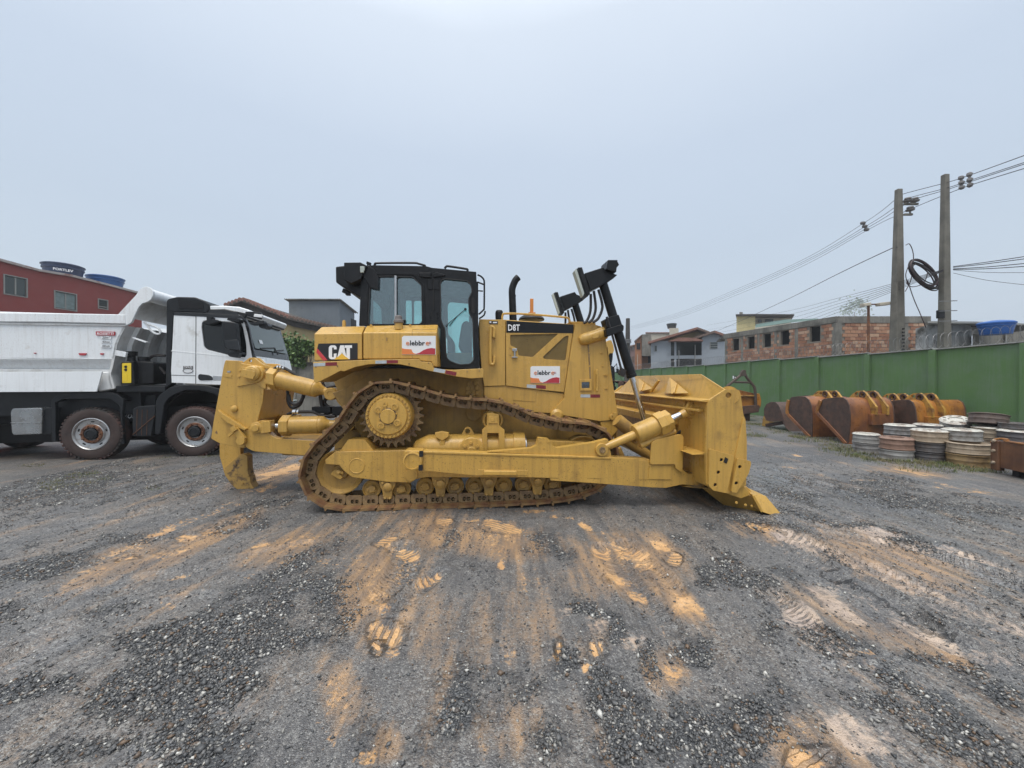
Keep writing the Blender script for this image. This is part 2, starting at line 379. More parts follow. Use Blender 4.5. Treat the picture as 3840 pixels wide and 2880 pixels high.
GRAV = [(G1,1000,1100,420,190,-25,1),(G1,1260,900,330,100,-25,1),(G1,700,1230,230,100,-20,.95),(G1,930,1480,240,170,-30,.9),(G1,1480,660,230,90,-25,.8),(G1,150,650,260,70,-10,.9),(G1,500,560,300,40,-14,.7),(G1,100,1290,200,60,-15,.9),(G1,60,890,120,40,-10,.8),(G1,300,250,420,110,-6,.55),(G1,800,250,420,60,-10,.5),(G1,1350,340,220,40,-15,.7),(G1,1250,440,200,30,-14,.7),(G1,320,1560,280,50,-10,.55),(G1,640,860,200,30,-12,.5),(G1,1700,820,120,100,0,.6),(G1,1150,1580,120,100,-30,.6),(G1,1000,1640,160,60,0,.8),
 (G2,1330,275,105,85,20,.95),(G2,1440,360,60,40,0,.8),(G2,50,600,110,80,0,.9),(G2,1680,670,160,50,20,.9),(G2,1775,790,52,80,0,.95),(G2,820,1270,120,190,0,.9),(G2,1430,1010,90,60,-40,.8),(G2,1720,1190,160,120,10,.9),(G2,1860,1420,200,200,0,.85),(G2,1370,1430,130,130,0,.6),(G2,1960,1000,55,110,-20,.8),(G2,110,310,45,70,0,.7),(G2,2110,275,50,30,0,.7),(G2,1180,1150,120,60,0,.6),(G2,300,1450,90,130,0,.55),(G2,90,830,90,60,0,.5),(G2,760,280,60,60,0,.5),(G2,2150,930,70,60,0,.8),(G2,930,1060,180,60,0,.5),(G2,640,1480,130,110,0,.5),
 (G3,400,640,150,70,25,.9),(G3,200,640,55,50,0,.8),(G3,130,1030,90,66,0,.85),(G3,250,1500,330,180,10,.8),(G3,900,1020,180,60,25,.75),(G3,1400,1100,220,40,12,.9),(G3,430,380,190,36,10,.8),(G3,700,320,150,24,10,.7),(G3,1150,430,330,30,15,.7),(G3,900,550,120,24,20,.6),(G3,1250,230,620,70,6,.6),(G3,1500,900,200,24,15,.4),(G3,1250,1250,300,50,25,.7),(G3,1650,1250,220,50,20,.7),(G3,1550,1480,300,100,25,.65),(G3,600,1260,160,60,30,.6),(G3,1100,1300,200,40,20,.6),(G3,780,1400,90,40,30,.4),(G3,650,650,80,40,20,.6),(G3,520,970,100,50,25,.5),(G3,1750,1620,200,80,20,.6)]
WET = [(G3,560,180,160,90,10,1),(G3,900,180,320,60,6,.8),(G3,1300,300,500,90,8,.6),(G3,800,380,300,80,15,.7),(G3,1500,650,420,90,16,.7),(G3,1100,1200,420,120,20,.5),(G1,250,1080,260,60,-15,.8),(G1,400,760,300,40,-12,.6),(G1,700,1560,180,70,-10,.7),(G1,1130,1330,110,110,-30,.7),(G1,200,980,200,40,-15,.6),(G2,900,760,320,150,0,.4)]
def blobs(lst, px, py, wx, wy, top=1.35, fall=.8):
    m = np.zeros(px.shape)
    for z, x, y, rx, ry, a, s in lst:
        (cx, cy) = z((x, y)); sc = 1/(z((1, 0))[0] - z((0, 0))[0]); rx, ry = rx/ (1/ (z((1,0))[0]-z((0,0))[0]) ), ry/(1/(z((1,0))[0]-z((0,0))[0]))
        c, n = math.cos(R(a)), math.sin(R(a)); dx = px + wx*rx*.55 - cx; dy = py + wy*ry*.55 - cy
        q = ((dx*c + dy*n)/rx)**2 + ((-dx*n + dy*c)/ry)**2
        m = np.maximum(m, s*np.clip(top - q*fall, 0, 1))
    return m
def ground_masks(X, Y):
    px, py = project(X, Y); vis = Y > 1.0
    px = np.where(vis, px, 1e6)
    wx = (fbm(X, Y, 3.1)-.5)*3.2; wy = (fbm(X+40, Y+7, 3.1)-.5)*3.2
    clay = blobs(CLAY, px, py, wx, wy); pale = blobs(PALE, px, py, wx, wy); grav = blobs(GRAV, px, py, wx*1.3, wy*1.3, 1.15, .55); wet = blobs(WET, px, py, wx, wy)
    return clay, pale, grav, wet
clay, pale, grav, wet = ground_masks(X, Y)
_px, _py = project(X, Y); _px = np.where(Y > 1, _px, 1e6)
REG = [(G2,290,560,190,430,0,.9),(G2,1080,260,330,130,8,.8),(G2,1880,440,330,200,25,.9),(G2,700,200,420,120,0,.65),(G2,800,800,700,330,0,.42),(G2,1500,500,320,200,0,.5),(G2,130,1250,170,280,0,.65),(G2,1620,930,120,170,0,.6),(G2,2050,1050,140,170,0,.55),(G2,1050,1450,260,200,0,.5),(G2,350,1500,120,120,0,.5),
 (G1,850,560,520,70,-20,.95),(G1,1380,190,240,55,-20,.95),(G1,1450,560,260,90,-18,.65),(G1,450,690,300,50,-28,.8),(G1,1680,1240,130,180,0,.7),(G3,500,400,190,50,12,.8),(G3,950,850,360,130,25,.6),(G3,1450,1000,380,90,20,.7),(G3,800,1560,300,200,32,.7),(G3,1150,560,480,80,22,.5),(G3,60,780,160,90,35,.8),(G3,1300,100,220,24,8,.7)]
smear = blobs(REG, _px, _py, (fbm(X, Y*.3, 1.7)-.5)*2.2, (fbm(X+40, Y*.3+7, 1.7)-.5)*2.2, 1.15, .85)
# tread prints pressed into the strongest patches: a phase that runs across the bars, patch by patch
ribph = np.zeros(X.shape); ribm = np.zeros(X.shape); rr_ = np.random.default_rng(21)
for z, x, y, rx, ry, a, st in CLAY:
    if st < .82: continue
    q = z((x, y)); sc_ = z((1, 0))[0]-z((0, 0))[0]; d2 = ((_px-q[0])/(rx*sc_*1.25))**2 + ((_py-q[1])/(ry*sc_*1.25))**2; an = R(rr_.choice([-22, -8, 0, 12, 28, 90])); on = d2 < 1.3
    ribph = np.where(on, (Y*math.cos(an) + X*math.sin(an))/.060, ribph); ribm = np.maximum(ribm, np.where(on, np.clip(1.4 - d2, 0, 1)*(rr_.random() < .75), 0))
far = (np.hypot(X, Y-4) > 9)
grav = np.maximum(grav, np.where(Y > 8, .55*(fbm(X, Y, .35, 3) > .5), 0))
n_big = fbm(X, Y, .6, 4); n_mid = fbm(X+5, Y+3, 2.2, 4); n_fine = fbm(X, Y, 9, 3)
n_str = fbm(X, Y*.14, 2.6, 4)
H = (n_big-.5)*.04 + (n_mid-.5)*.022 + (n_fine-.5)*.010 + (n_str-.5)*.055 + (fbm(X, Y*.08, 6.5, 3)-.5)*.030
lug = np.zeros(X.shape); dirt_line = np.zeros(X.shape)
TRACKS = [ # view, points, half width, depth, lug pitch, pale, clay
 (G3,[(620,425),(1000,585),(1300,705),(1560,835),(1884,925)],.17,.022,.115,.85,.0),
 (G3,[(560,440),(880,640),(1100,765),(1500,1000),(1884,1130)],.14,.024,.10,.35,.1),
 (G3,[(1150,470),(1500,520),(1884,640)],.14,.020,.12,.75,0),
 (G3,[(800,420),(1250,490),(1884,690)],.10,.022,.10,.1,0),
 (G3,[(880,640),(1000,640),(1250,790),(1400,900)],.05,.035,.30,0,0),
 (G3,[(560,760),(700,900),(830,1010)],.16,.02,.07,.5,0),
 (G2,[(480,330),(520,430),(440,560),(400,600)],.16,.022,.085,0,.5),
 (G2,[(720,480),(600,560),(480,660)],.10,.022,.10,0,.2),
 (G2,[(1680,330),(1850,480),(2000,760)],.17,.020,.085,0,.3),
 (G2,[(1800,300),(1960,440),(2100,560)],.13,.02,.09,0,.3),
 (G1,[(200,830),(560,600),(900,440),(1300,280)],.16,.016,.0,0,.50),
 (G1,[(820,410),(1150,350),(1400,280)],.10,.030,.16,0,0),
 (G1,[(850,560),(1100,440),(1500,330)],.14,.018,.14,0,.25),
 (G1,[(300,430),(700,385),(1000,330)],.14,.018,.14,0,0),
 (G1,[(0,960),(500,760),(1000,690),(1500,560)],.20,.020,.0,0,.12),
 (G1,[(0,1180),(500,940),(900,860)],.22,.020,.0,0,.0)]
for z, pts, hw, dep, pitch, pl, cl in TRACKS:
    d, off, arc = stroke(X, Y, gp(z, *pts), hw)
    d = d + (n_mid-.5)*.06
    inside = np.clip((hw - d)/.03, 0, 1); edge = np.exp(-((d-hw-.02)/.03)**2)
    lg = np.zeros(X.shape)
    if pitch:
        ph = (arc + np.abs(off)*.35)/pitch; lg = inside*(np.sin(2*np.pi*ph) > .15)*(np.abs(np.abs(off) - hw*.5) < hw*.42)
        lug = np.maximum(lug, lg)
    H += -dep*inside + .012*edge + lg*.012
    if pitch: ribph = np.where(d < hw+.05, (arc + np.abs(off)*.5)/(pitch*.62), ribph); ribm = np.maximum(ribm*(d > hw), .95*inside*np.clip(.4 + 2*(n_mid-.3), 0, 1))
    pale = np.maximum(pale, pl*inside*np.clip(.72 + 1.4*(n_mid-.5), 0, 1))
    clay = np.maximum(clay, cl*inside*np.clip(.6 + (n_mid-.5)*1.5, 0, 1))
    grav = grav*(1 - .75*inside)
clay = np.clip(clay + clay*(n_fine-.5)*.8, 0, 1)
H -= .012*np.clip(clay, 0, 1); H *= np.clip((60 - np.hypot(X, Y))/50, 0, 1)
H -= .012*((X > -2.5) & (X < 2.2) & (Y > 4.9) & (Y < 8.0))          # settled under the tracks
me = bpy.data.meshes.new('ground')
co = np.stack([X, Y, H], 1)
me.vertices.add(len(X)); me.vertices.foreach_set('co', co.ravel())
i = np.arange(nx-1)[None, :] + np.arange(ny-1)[:, None]*nx; i = i.ravel()
quads = np.stack([i, i+1, i+1+nx, i+nx], 1).ravel()
me.loops.add(len(quads)); me.loops.foreach_set('vertex_index', quads.astype(np.int32))
me.polygons.add(len(i)); me.polygons.foreach_set('loop_start', np.arange(0, len(quads), 4, dtype=np.int32))
me.polygons.foreach_set('use_smooth', np.ones(len(i), bool)); me.update()
for nm, a in (('clay', clay), ('pale', pale), ('gravel', grav), ('wet', wet), ('smear', smear), ('rib', ribm), ('ribphase', ribph)):
    at = me.attributes.new(nm, 'FLOAT', 'POINT'); at.data.foreach_set('value', a.astype(np.float32))

t = NT('wet_gravel_ground'); P = t.tc.outputs['Object']
ac, ap, ag, aw, al = (t.attr(k).outputs['Fac'] for k in ('clay', 'pale', 'gravel', 'wet', 'smear'))
vor = t.n('ShaderNodeTexVoronoi'); vor.inputs['Scale'].default_value = 62; t.l(P, vor.inputs['Vector'])
vor2 = t.n('ShaderNodeTexVoronoi'); vor2.inputs['Scale'].default_value = 135; t.l(P, vor2.inputs['Vector'])
sepc = t.n('ShaderNodeSeparateColor'); t.l(vor.outputs['Color'], sepc.inputs[0]); cell = sepc.outputs[0]; cell2 = sepc.outputs[1]
sepd = t.n('ShaderNodeSeparateColor'); t.l(vor2.outputs['Color'], sepd.inputs[0]); celld = sepd.outputs[0]
nb = t.noise(.9, 6, .6); nm = t.noise(5, 6, .62); nf = t.noise(34, 6, .7)
ns = t.noise(2.6, 6, .6, stretch=(1.0, .16, 1.0)); ns2 = t.noise(11, 5, .6, stretch=(1.0, .14, 1.0)); nv = t.noise(16, 5, .65)
N0 = lambda v, k: t.math('MULTIPLY', t.math('SUBTRACT', v, .5), k)
S_ = lambda *v: v[0] if len(v) == 1 else t.math('ADD', v[0], S_(*v[1:]))
mud = t.mix(t.rng(S_(nb, N0(ns, .9), t.math('MULTIPLY', al, .30)), .44, .78), (.112, .110, .109), (.195, .150, .110))
mud = t.mix(t.rng(ns2, .46, .70, 0, .55), mud, (.190, .180, .172))
mud = t.mix(t.rng(S_(nm, N0(ns2, .9), N0(ns, .8)), .50, .26, 0, .8), mud, (.066, .066, .070))
mud = t.mix(t.rng(nf, .45, .75, 0, .50), mud, (.070, .067, .066))
spk = t.rng(S_(nm, N0(nb, .8), N0(ns, .8), t.math('MULTIPLY', al, -.25)), .30, .62, .15, 1.0)
mud = t.mix(t.math('MULTIPLY', spk, t.rng(cell, .30, .05, 0, .85)), mud, (.040, .042, .047))
mud = t.mix(t.math('MULTIPLY', spk, t.rng(cell2, .80, .90, 0, .75)), mud, (.27, .268, .255))
mud = t.mix(t.rng(celld, .84, .92, 0, .6), mud, (.29, .285, .27))
mud = t.mix(t.rng(celld, .26, .08, 0, .65), mud, (.046, .047, .052))
stone = t.mix(t.rng(cell, .1, .75), (.034, .037, .042), (.105, .110, .115))
stone = t.mix(t.rng(cell, .90, .93), stone, (.34, .335, .31))
stone = t.mix(t.rng(vor.outputs['Distance'], .50, .80), stone, (.026, .027, .030))
gm = t.rng(S_(ag, N0(nf, 1.1), N0(nm, .9), N0(ns, .9)), .22, .78)
col = t.mix(gm, mud, stone)
clc = t.mix(t.rng(nm, .35, .65), (.52, .290, .120), (.70, .425, .195))
cs = t.rng(S_(al, N0(ns, 2.6), N0(ns2, 1.1), N0(nf, 1.0), N0(nv, .8)), .20, .88, 0, .86)
col = t.mix(cs, col, t.mix(t.rng(ns2, .4, .6), (.200, .138, .094), (.385, .235, .118)))
wv = t.math('SINE', S_(t.math('MULTIPLY', t.attr('ribphase').outputs['Fac'], 2*math.pi), N0(nv, 1.8), N0(nm, 1.6))); rb = t.math('MULTIPLY', t.rng(S_(wv, N0(nf, 1.4)), .15, .60), t.attr('rib').outputs['Fac'])
cm = t.rng(S_(ac, N0(nf, 1.7), N0(nv, 1.2), N0(ns2, 1.0), N0(ns, .6)), .46, .80, 0, .95)
cm = t.math('MULTIPLY', cm, t.math('SUBTRACT', 1.0, t.math('MULTIPLY', rb, .85)))
col = t.mix(cm, col, clc)
pm = t.math('MULTIPLY', t.rng(S_(ap, N0(nf, 1.4), N0(nv, 1.0), N0(ns2, .9), N0(ns, .5)), .26, .72, 0, .9), t.math('SUBTRACT', 1.0, t.math('MULTIPLY', rb, .9)))
col = t.mix(pm, col, t.mix(t.rng(nm, .35, .65), (.42, .335, .285), (.56, .43, .32)))
t.l(col, t.b.inputs['Base Color'])
rw = t.rng(S_(aw, N0(nm, 1.2), N0(ns, 1.2)), .0, .70, .44, .10)
t.l(rw, t.b.inputs['Roughness']); t.b.inputs['Specular IOR Level'].default_value = .75
hb = t.math('MULTIPLY', t.math('SUBTRACT', 1.0, vor.outputs['Distance']), t.math('ADD', t.math('MULTIPLY', gm, .9), .22))
hb = t.math('ADD', hb, t.math('MULTIPLY', nf, .55)); hb = t.math('ADD', hb, t.math('MULTIPLY', t.math('SUBTRACT', 1.0, vor2.outputs['Distance']), .35))
hb = t.math('ADD', hb, t.math('MULTIPLY', nm, .8))
hb = t.math('MULTIPLY', hb, t.rng(rw, .10, .44, .18, 1.0))
hb = t.math('SUBTRACT', hb, t.math('MULTIPLY', rb, 1.0))
t.bump(hb, .9, .016)
me.materials.append(t.m)
ground = bpy.data.objects.new('ground', me); COL.objects.link(ground)
ground['kind'] = 'structure'; ground['label'] = 'wet dark gravel yard with orange clay patches and tyre tracks'

# height of the ground at a point, for things that rest on it
def hgt(x, y):
    a = np.searchsorted(gx, x); b = np.searchsorted(gy, y); return float(H[min(b, ny-1)*nx + min(a, nx-1)])

# loose crushed stones: real geometry, one mass
N = 215000
sx = NR.uniform(-8.5, 7.0, N*4); sy = 1.35 + NR.random(N*4)**1.55*8.4
inside = (np.abs(sx/np.maximum(sy, .3)) < 1.42); sx, sy = sx[inside], sy[inside]
c_, p_, g_, w_ = ground_masks(sx, sy)
dens = np.clip((g_*.95 - .22 + (fbm(sx, sy, 6, 3)-.5)*1.5 + (fbm(sx, sy*.16, 2.6, 3)-.5)*1.6)*1.2, 0.0, 1)**1.25 + .11*(.35 + 1.3*fbm(sx, sy*.3, 1.6, 3))
dens *= (1 - .9*np.clip(c_, 0, 1))*(1 - .8*np.clip(p_, 0, 1))*np.clip(1.5 - sy/9, .45, 1)
ok = NR.random(len(sx)) < dens; sx, sy, g_ = sx[ok][:N], sy[ok][:N], g_[ok][:N]; n = len(sx)
rad = np.clip(np.exp(NR.normal(-5.10, .42, n)), .003, .021)*(1 + np.clip(sy-4, 0, 4)*.07)*(.72 + .45*np.clip(g_, 0, 1))
ia = np.clip(np.searchsorted(gx, sx), 0, nx-1); ib = np.clip(np.searchsorted(gy, sy), 0, ny-1); sh = H[ib*nx + ia]
base = np.array([(1,0,0),(0,1,0),(-1,0,0),(0,-1,0),(0,0,1),(0,0,-1)], float)
V = base[None] * (1 + NR.uniform(-.38, .38, (n, 6, 1))) + NR.normal(0, .22, (n, 6, 3))
V *= np.stack([NR.uniform(.8, 1.35, n), NR.uniform(.7, 1.1, n), NR.uniform(.45, .85, n)], 1)[:, None, :]
th = NR.uniform(0, 2*np.pi, n); ct, st = np.cos(th)[:, None], np.sin(th)[:, None]
V = np.stack([V[..., 0]*ct - V[..., 1]*st, V[..., 0]*st + V[..., 1]*ct, V[..., 2]], -1)*rad[:, None, None]
V += np.stack([sx, sy, sh + rad*.30], 1)[:, None, :]
tri = np.array([(0,1,4),(1,2,4),(2,3,4),(3,0,4),(1,0,5),(2,1,5),(3,2,5),(0,3,5)])
Fi = (tri[None] + (np.arange(n)*6)[:, None, None]).ravel().astype(np.int32)
gm_ = bpy.data.meshes.new('gravel'); gm_.vertices.add(n*6); gm_.vertices.foreach_set('co', V.ravel())
gm_.loops.add(len(Fi)); gm_.loops.foreach_set('vertex_index', Fi); gm_.polygons.add(n*8); gm_.polygons.foreach_set('loop_start', np.arange(0, len(Fi), 3, dtype=np.int32)); gm_.update()
at = gm_.attributes.new('tone', 'FLOAT', 'POINT'); at.data.foreach_set('value', np.repeat(NR.random(n), 6).astype(np.float32))
t = NT('crushed_stone'); a = t.attr('tone').outputs['Fac']
c = t.mix(t.rng(a, 0, .80), (.030, .033, .038), (.105, .108, .110)); c = t.mix(t.rng(a, .80, .86), c, (.30, .29, .265)); c = t.mix(t.rng(a, .965, .975), c, (.55, .54, .50)); c = t.mix(t.rng(a, .10, .06), c, (.14, .09, .055))
c = t.mix(t.rng(t.noise(90, 3), .4, .7, 0, .35), c, (.16, .15, .14))
t.l(c, t.b.inputs['Base Color']); t.set(Roughness=.46); gm_.materials.append(t.m)
gravel = bpy.data.objects.new('gravel', gm_); COL.objects.link(gravel)
tag(gravel, 'loose dark crushed stones lying over the yard', 'gravel', kind='stuff')
print('stones', n, 'ground verts', len(X))
# ================================================================ BULLDOZER
D = Frame(-0.928, 6.493, R(6.0))
Z1 = zoom(760, 1280, 2.44); Z2 = zoom(1500, 1300, 2.513); Z3 = zoom(2200, 1300, 2.5138); Z4 = zoom(1150, 960, 2.765); Z5 = zoom(1850, 950, 3.53); ZS = zoom(1280, 1340, 4.3647)
ZR = zoom(1000, 1420, 5.53); ZB = zoom(2340, 1450, 4.147)
dz = thing('bulldozer', 'yellow crawler bulldozer with black cab, rear ripper and raised-arm front blade', 'bulldozer', D.o, D.yaw)
def V3(p, y): return D.at(p, y)
def dprism(name, ps, y0, y1, m='yellow', parent=dz, bevel=.008, holes=(), rnd=0.0, mirror=False, **k):
    ps = D.pts(ps, y0)
    if rnd: ps = round_poly(ps, rnd)
    mb = MB().prism(ps, y0, y1, [D.pts(h, y0) if not isinstance(h, tuple) else round_poly(D.pts(h[0], y0), h[1]) for h in holes])
    if mirror: mb.prism(ps, -y1, -y0)
    return mb.build(name, M[m], parent, bevel, **k)
def bolts(mb, pts, y, r=.016, h=.014, n=6):
    if isinstance(pts, tuple): pts = [pts]
    for p in pts:
        v = V3(p, y); mb.cyl(v + Vector((0, .004, 0)), v - Vector((0, h, 0)), r, r*.9, n)
    return mb

# ---- track chain: a closed path at the link plane, resampled at the link pitch
LY = -1.13
CP = [(1300,1874),(1500,1869),(1700,1864),(1900,1857),(2060,1848),(2160,1832),(2240,1795),(2280,1740),(2281,1690),(2262,1645),(2215,1611)] + \
     Z2((1650,760),(1510,750),(1365,720),(1220,685),(1085,625),(945,572),(790,548),(640,540),(490,522),(345,492),(200,445)) + \
     ZS((1090,545),(840,490),(600,515),(400,640),(240,840),(90,1080)) + Z1((1210,860),(1090,980),(1010,1110),(1000,1260),(1080,1370),(1190,1430))
path = [V3(p, LY) for p in CP]
path = smooth_path(path, 24, closed=True)
seg = [(path[(i+1) % len(path)] - path[i]).length for i in range(len(path))]; tot = sum(seg)
NL = round(tot/.216); pitch = tot/NL
pins = []; acc = 0; k = 0
for i in range(NL):
    tgt = i*pitch
    while acc + seg[k] < tgt: acc += seg[k]; k += 1
    f = (tgt-acc)/seg[k]; pins.append(path[k].lerp(path[(k+1) % len(path)], f))
# link mesh: two rails with pin boss, twin bolt windows; local x along the chain, z outward (shoe side)
def link_mesh():
    mb = MB(); h = .062
    outl = [(-.088,-h),(.080,-h),(.104,-h*.6),(.108,.01),(.098,h*.85),(.09,h),(-.085,h),(-.100,h*.6),(-.102,0),(-.098,-h*.7)]
    w1 = round_poly([(-.040,-.012),(.004,-.012),(.004,.048),(-.040,.048)], .020); w2 = round_poly([(.018,-.012),(.062,-.012),(.062,.048),(.018,.048)], .020)
    for s in (-1, 1):
        a, b = (-.045, 0.0) if s < 0 else (.19, .235)
        mb.prism(outl, a, b, [w1, w2])
    mb.prism([(-.1,-.02),(.1,-.02),(.1,.058),(-.1,.058)], .03, .16)
    for cx in (-.014, .044): mb.cyl((cx, .04, .026), (cx, -.012, .026), .017, .015, 8)
    mb.cyl((.098, .01, -.008), (.098, -.050, -.008), .012, .009, 8)
    mb.cyl((.108, .18, -.008), (.108, .02, -.008), .034, None, 10)
    return mb.mesh('track_link', M['track'], 30)
def shoe_mesh():
    mb = MB(); y0, y1 = -.19, .37
    prof = [(-.116,.064),(.108,.064),(.122,.056),(.128,.074),(.112,.094),(-.066,.096),(-.076,.126),(-.096,.126),(-.102,.096),(-.124,.084)]
    mb.prism(prof, y0, y1); return mb.mesh('track_shoe', M['shoe'], 25)
lm, sm_ = link_mesh(), shoe_mesh()
jit = random.Random(3)
for side in (0, 1):
    for i in range(NL):
        a, b = pins[i], pins[(i+1) % NL]; d = (b-a).normalized(); mid = (a+b)/2
        ang = math.atan2(d.z, d.x)                 # path runs forward along the ground, so outward is below: flip z
        Mx = Matrix(((d.x, 0, d.z, mid.x), (0, 1, 0, LY), (d.z, 0, -d.x, mid.z), (0, 0, 0, 1)))
        if side: Mx = Matrix.Translation((0, -2*LY - .19 + 0.0, 0)) @ Mx
        for nm, me_ in (('track_link', lm), ('track_shoe', sm_)):
            o = bpy.data.objects.new(nm, me_); COL.objects.link(o); o.parent = dz
            M2 = Mx.copy()
            if nm == 'track_shoe': M2 = Mx @ Matrix.Rotation(R(jit.uniform(-1.2, 1.2)), 4, 'Y')
            o.matrix_local = M2
# mud caked on the upper run
mb = MB()
for p in Z2((1130,560),(1180,575),(1260,600),(1320,625),(1400,645),(1450,668),(1530,672),(1660,680),(1690,700),(1790,712),(1850,745),(330,395),(600,468),(960,505),(210,375),(760,478)):
    for q in range(3):
        c = V3((p[0] + jit.uniform(-14, 14), p[1] + 12 + jit.uniform(-3, 6)), -1.2 + jit.uniform(-.1, .25)); s = jit.uniform(.02, .05)
        P8 = [c + Vector((jit.uniform(.6,1.3)*s*sx_*1.8, jit.uniform(.6,1.3)*s*sy_, jit.uniform(.4,.9)*s*sz_)) for sx_, sy_, sz_ in ((1,0,0),(0,1,0),(-1,0,0),(0,-1,0),(0,0,1),(0,0,-1))]
        mb.add(P8, [(0,1,4),(1,2,4),(2,3,4),(3,0,4),(1,0,5),(2,1,5),(3,2,5),(0,3,5)])
mb.build('caked_mud', paint('caked_mud', (.105, .055, .030), .8, var=.3, vscale=12, bump=.8, bscale=40, bdist=.01), dz)

# ---- sprocket and final drive
C = V3(ZS((838, 955)), -1.03); ro = (V3(ZS((838, 1470)), -1.03) - C).length
pr = []
NT_ = 26
for i in range(NT_):
    a = 2*math.pi*i/NT_; w = 2*math.pi/NT_
    for da, r in ((-.10,.995),(.10,1.0),(.24,.90),(.36,.858),(.5,.845),(.64,.858),(.76,.90)):
        pr.append((C.x + math.cos(a+da*w)*ro*r, C.z + math.sin(a+da*w)*ro*r))
sp = MB().prism(pr, -1.075, -.995).build('sprocket', M['track'], dz, .004)
def each(name, me_, parent, pts):
    for p in pts:
        o = bpy.data.objects.new(name, me_); COL.objects.link(o); o.parent = parent; o.location = p
each('bolt', MB().cyl((0,0,0), (0,-.025,0), .017, .015, 6).mesh('bolt', M['track']), sp, [(C.x+math.cos(2*math.pi*i/45)*ro*.76, -1.07, C.z+math.sin(2*math.pi*i/45)*ro*.76) for i in range(45) if i % 9])
HC = V3(ZS((763, 965)), -1.30); hr = (V3(ZS((1140, 965)), -1.30) - HC).length
hub = MB().lathe([(ro*.70,.28),(ro*.72,.16),(hr*1.02,.13),(hr*1.02,.06),(hr,.045),(hr*.985,.03),(hr*.84,.028),(hr*.82,.012),(hr*.80,.006),(hr*.35,.0),(.001,.0)], (HC.x, -1.30, HC.z), (0,1,0), 56).build('final_drive', M['yellow'], dz, 0, ang=30)
each('bolt', MB().cyl((0,0,0), (0,-.03,0), .0175, .0155, 6).mesh('bolt', M['yellow']), hub, [(HC.x+math.cos(2*math.pi*i/32+.1)*hr*.925, -1.265, HC.z+math.sin(2*math.pi*i/32+.1)*hr*.925) for i in range(32)])
mb = MB(); mb.lathe([(hr*.335,0.0),(hr*.335,-.022),(hr*.315,-.028),(0,-.028)], (HC.x, -1.30, HC.z), (0,1,0), 32)
for px_, py_ in ((605,860),(870,808),(648,1118),(915,1070)):
    v = V3(ZS((px_, py_)), -1.30); mb.lathe([(.048,0),(.048,-.016),(.030,-.019),(.028,-.012),(0,-.012)], v, (0,1,0), 18)
    for dx in (-.011,.011): mb.cyl(v+Vector((dx,-.01,dx*.8)), v+Vector((dx,-.020,dx*.8)), .007, None, 8)
v = V3(ZS((712, 770)), -1.30); mb.lathe([(.034,0),(.034,-.014),(.016,-.014),(.012,-.006),(0,-.006)], v, (0,1,0), 16)
mb.build('hub_cap', M['yellow'], hub, 0, ang=30)
mb = MB()
for k in range(8):
    a = 2*math.pi*k/8 + .3; mb.cyl((HC.x+math.cos(a)*hr*.385, -1.297, HC.z+math.sin(a)*hr*.385), (HC.x+math.cos(a)*hr*.385, -1.312, HC.z+math.sin(a)*hr*.385), .011, None, 8)
mb.build('cap_bolts', M['yellow'], hub)
g = MB().lathe([(hr*.385,-.0015),(hr*.385,-.004),(hr*.34,-.004),(hr*.34,-.0015)], (HC.x, -1.30, HC.z), (0,1,0), 40).build('hub_gasket', M['track'], hub)

# ---- main case between the tracks
dprism('main_case', Z1((1185,470),(1320,430)) + Z2((0,60),(400,80),(780,250),(1000,360),(1900,420),(2040,650),(2050,790),(1990,900),(1500,1060),(100,1060),(-230,1060),(-300,950)), -.60, .60, 'yellow_dirty', bevel=.01)
dprism('rear_case', Z4((180,1050),(1700,1000)) + Z2((760,300),(780,600),(0,620)) + Z1((1500,620),(1330,560),(1240,470)), -.58, .58, 'yellow_dirty', bevel=.01)
# rear brackets that carry the ripper
dprism('ripper_bracket', Z1((1160,440),(1225,440),(1420,450),(1560,520),(1400,640),(1300,632),(1235,560)), -.55, -.40, mirror=True, rnd=.02)
dprism('ripper_lower_bracket', Z1((1220,770),(1420,760),(1480,1060),(1200,1030)), -.40, .40, 'yellow_dirty')

# ---- roller frame with idlers and rollers
FR = dprism('roller_frame', Z1((1118,1085),(1210,1010),(1850,997)) + Z2((700,985),(1280,1000),(1310,870),(1440,885),(1740,900),(1790,915),(1860,1060),(1830,1200),(1500,1235),(700,1235),(250,1232),(150,1250),(100,1285),(0,1280)) + Z1((1700,1290),(1560,1272),(1365,1245),(1290,1185),(1250,1135),(1125,1125)), -1.24, -.92, m='yellow_worn', rnd=.012, bevel=.012)
dprism('frame_saddle', Z1((1330,900),(1480,900),(1565,998),(1255,1006)), -1.20, -.95, parent=FR, rnd=.01)
v = V3(Z1((1410,1140)), -1.24)
MB().lathe([(.105,0),(.105,-.006),(.095,-.010),(.09,-.004),(0,-.004)], v, (0,1,0), 24).build('frame_boss', M['yellow'], FR)
v = V3(Z2((108,1205)), -1.24); MB().lathe([(.085,0),(.085,-.02),(0,-.02)], v, (0,1,0), 24).build('frame_boss', M['yellow'], FR, .004)
def idler(px, py, r, nm='idler'):
    c = V3((px, py), -1.10); mb = MB()
    mb.lathe([(r,.0),(r,-.03),(r*.95,-.035),(r*.93,-.028),(r*.80,.02),(r*.34,.03),(r*.34,-.015),(r*.30,-.03),(0,-.03)], c, (0,1,0), 48, caps=False)
    mb.lathe([(r*.99,.03),(r*.99,.14),(0,.14)], c, (0,1,0), 48)
    return mb.build(nm, M['yellow_dirty'], FR, 0, ang=32)
ir = (V3((1278,1768), -1.10) - V3((1278,1852), -1.10)).length
idler(1278, 1768, ir); idler(2184, 1712, ir)
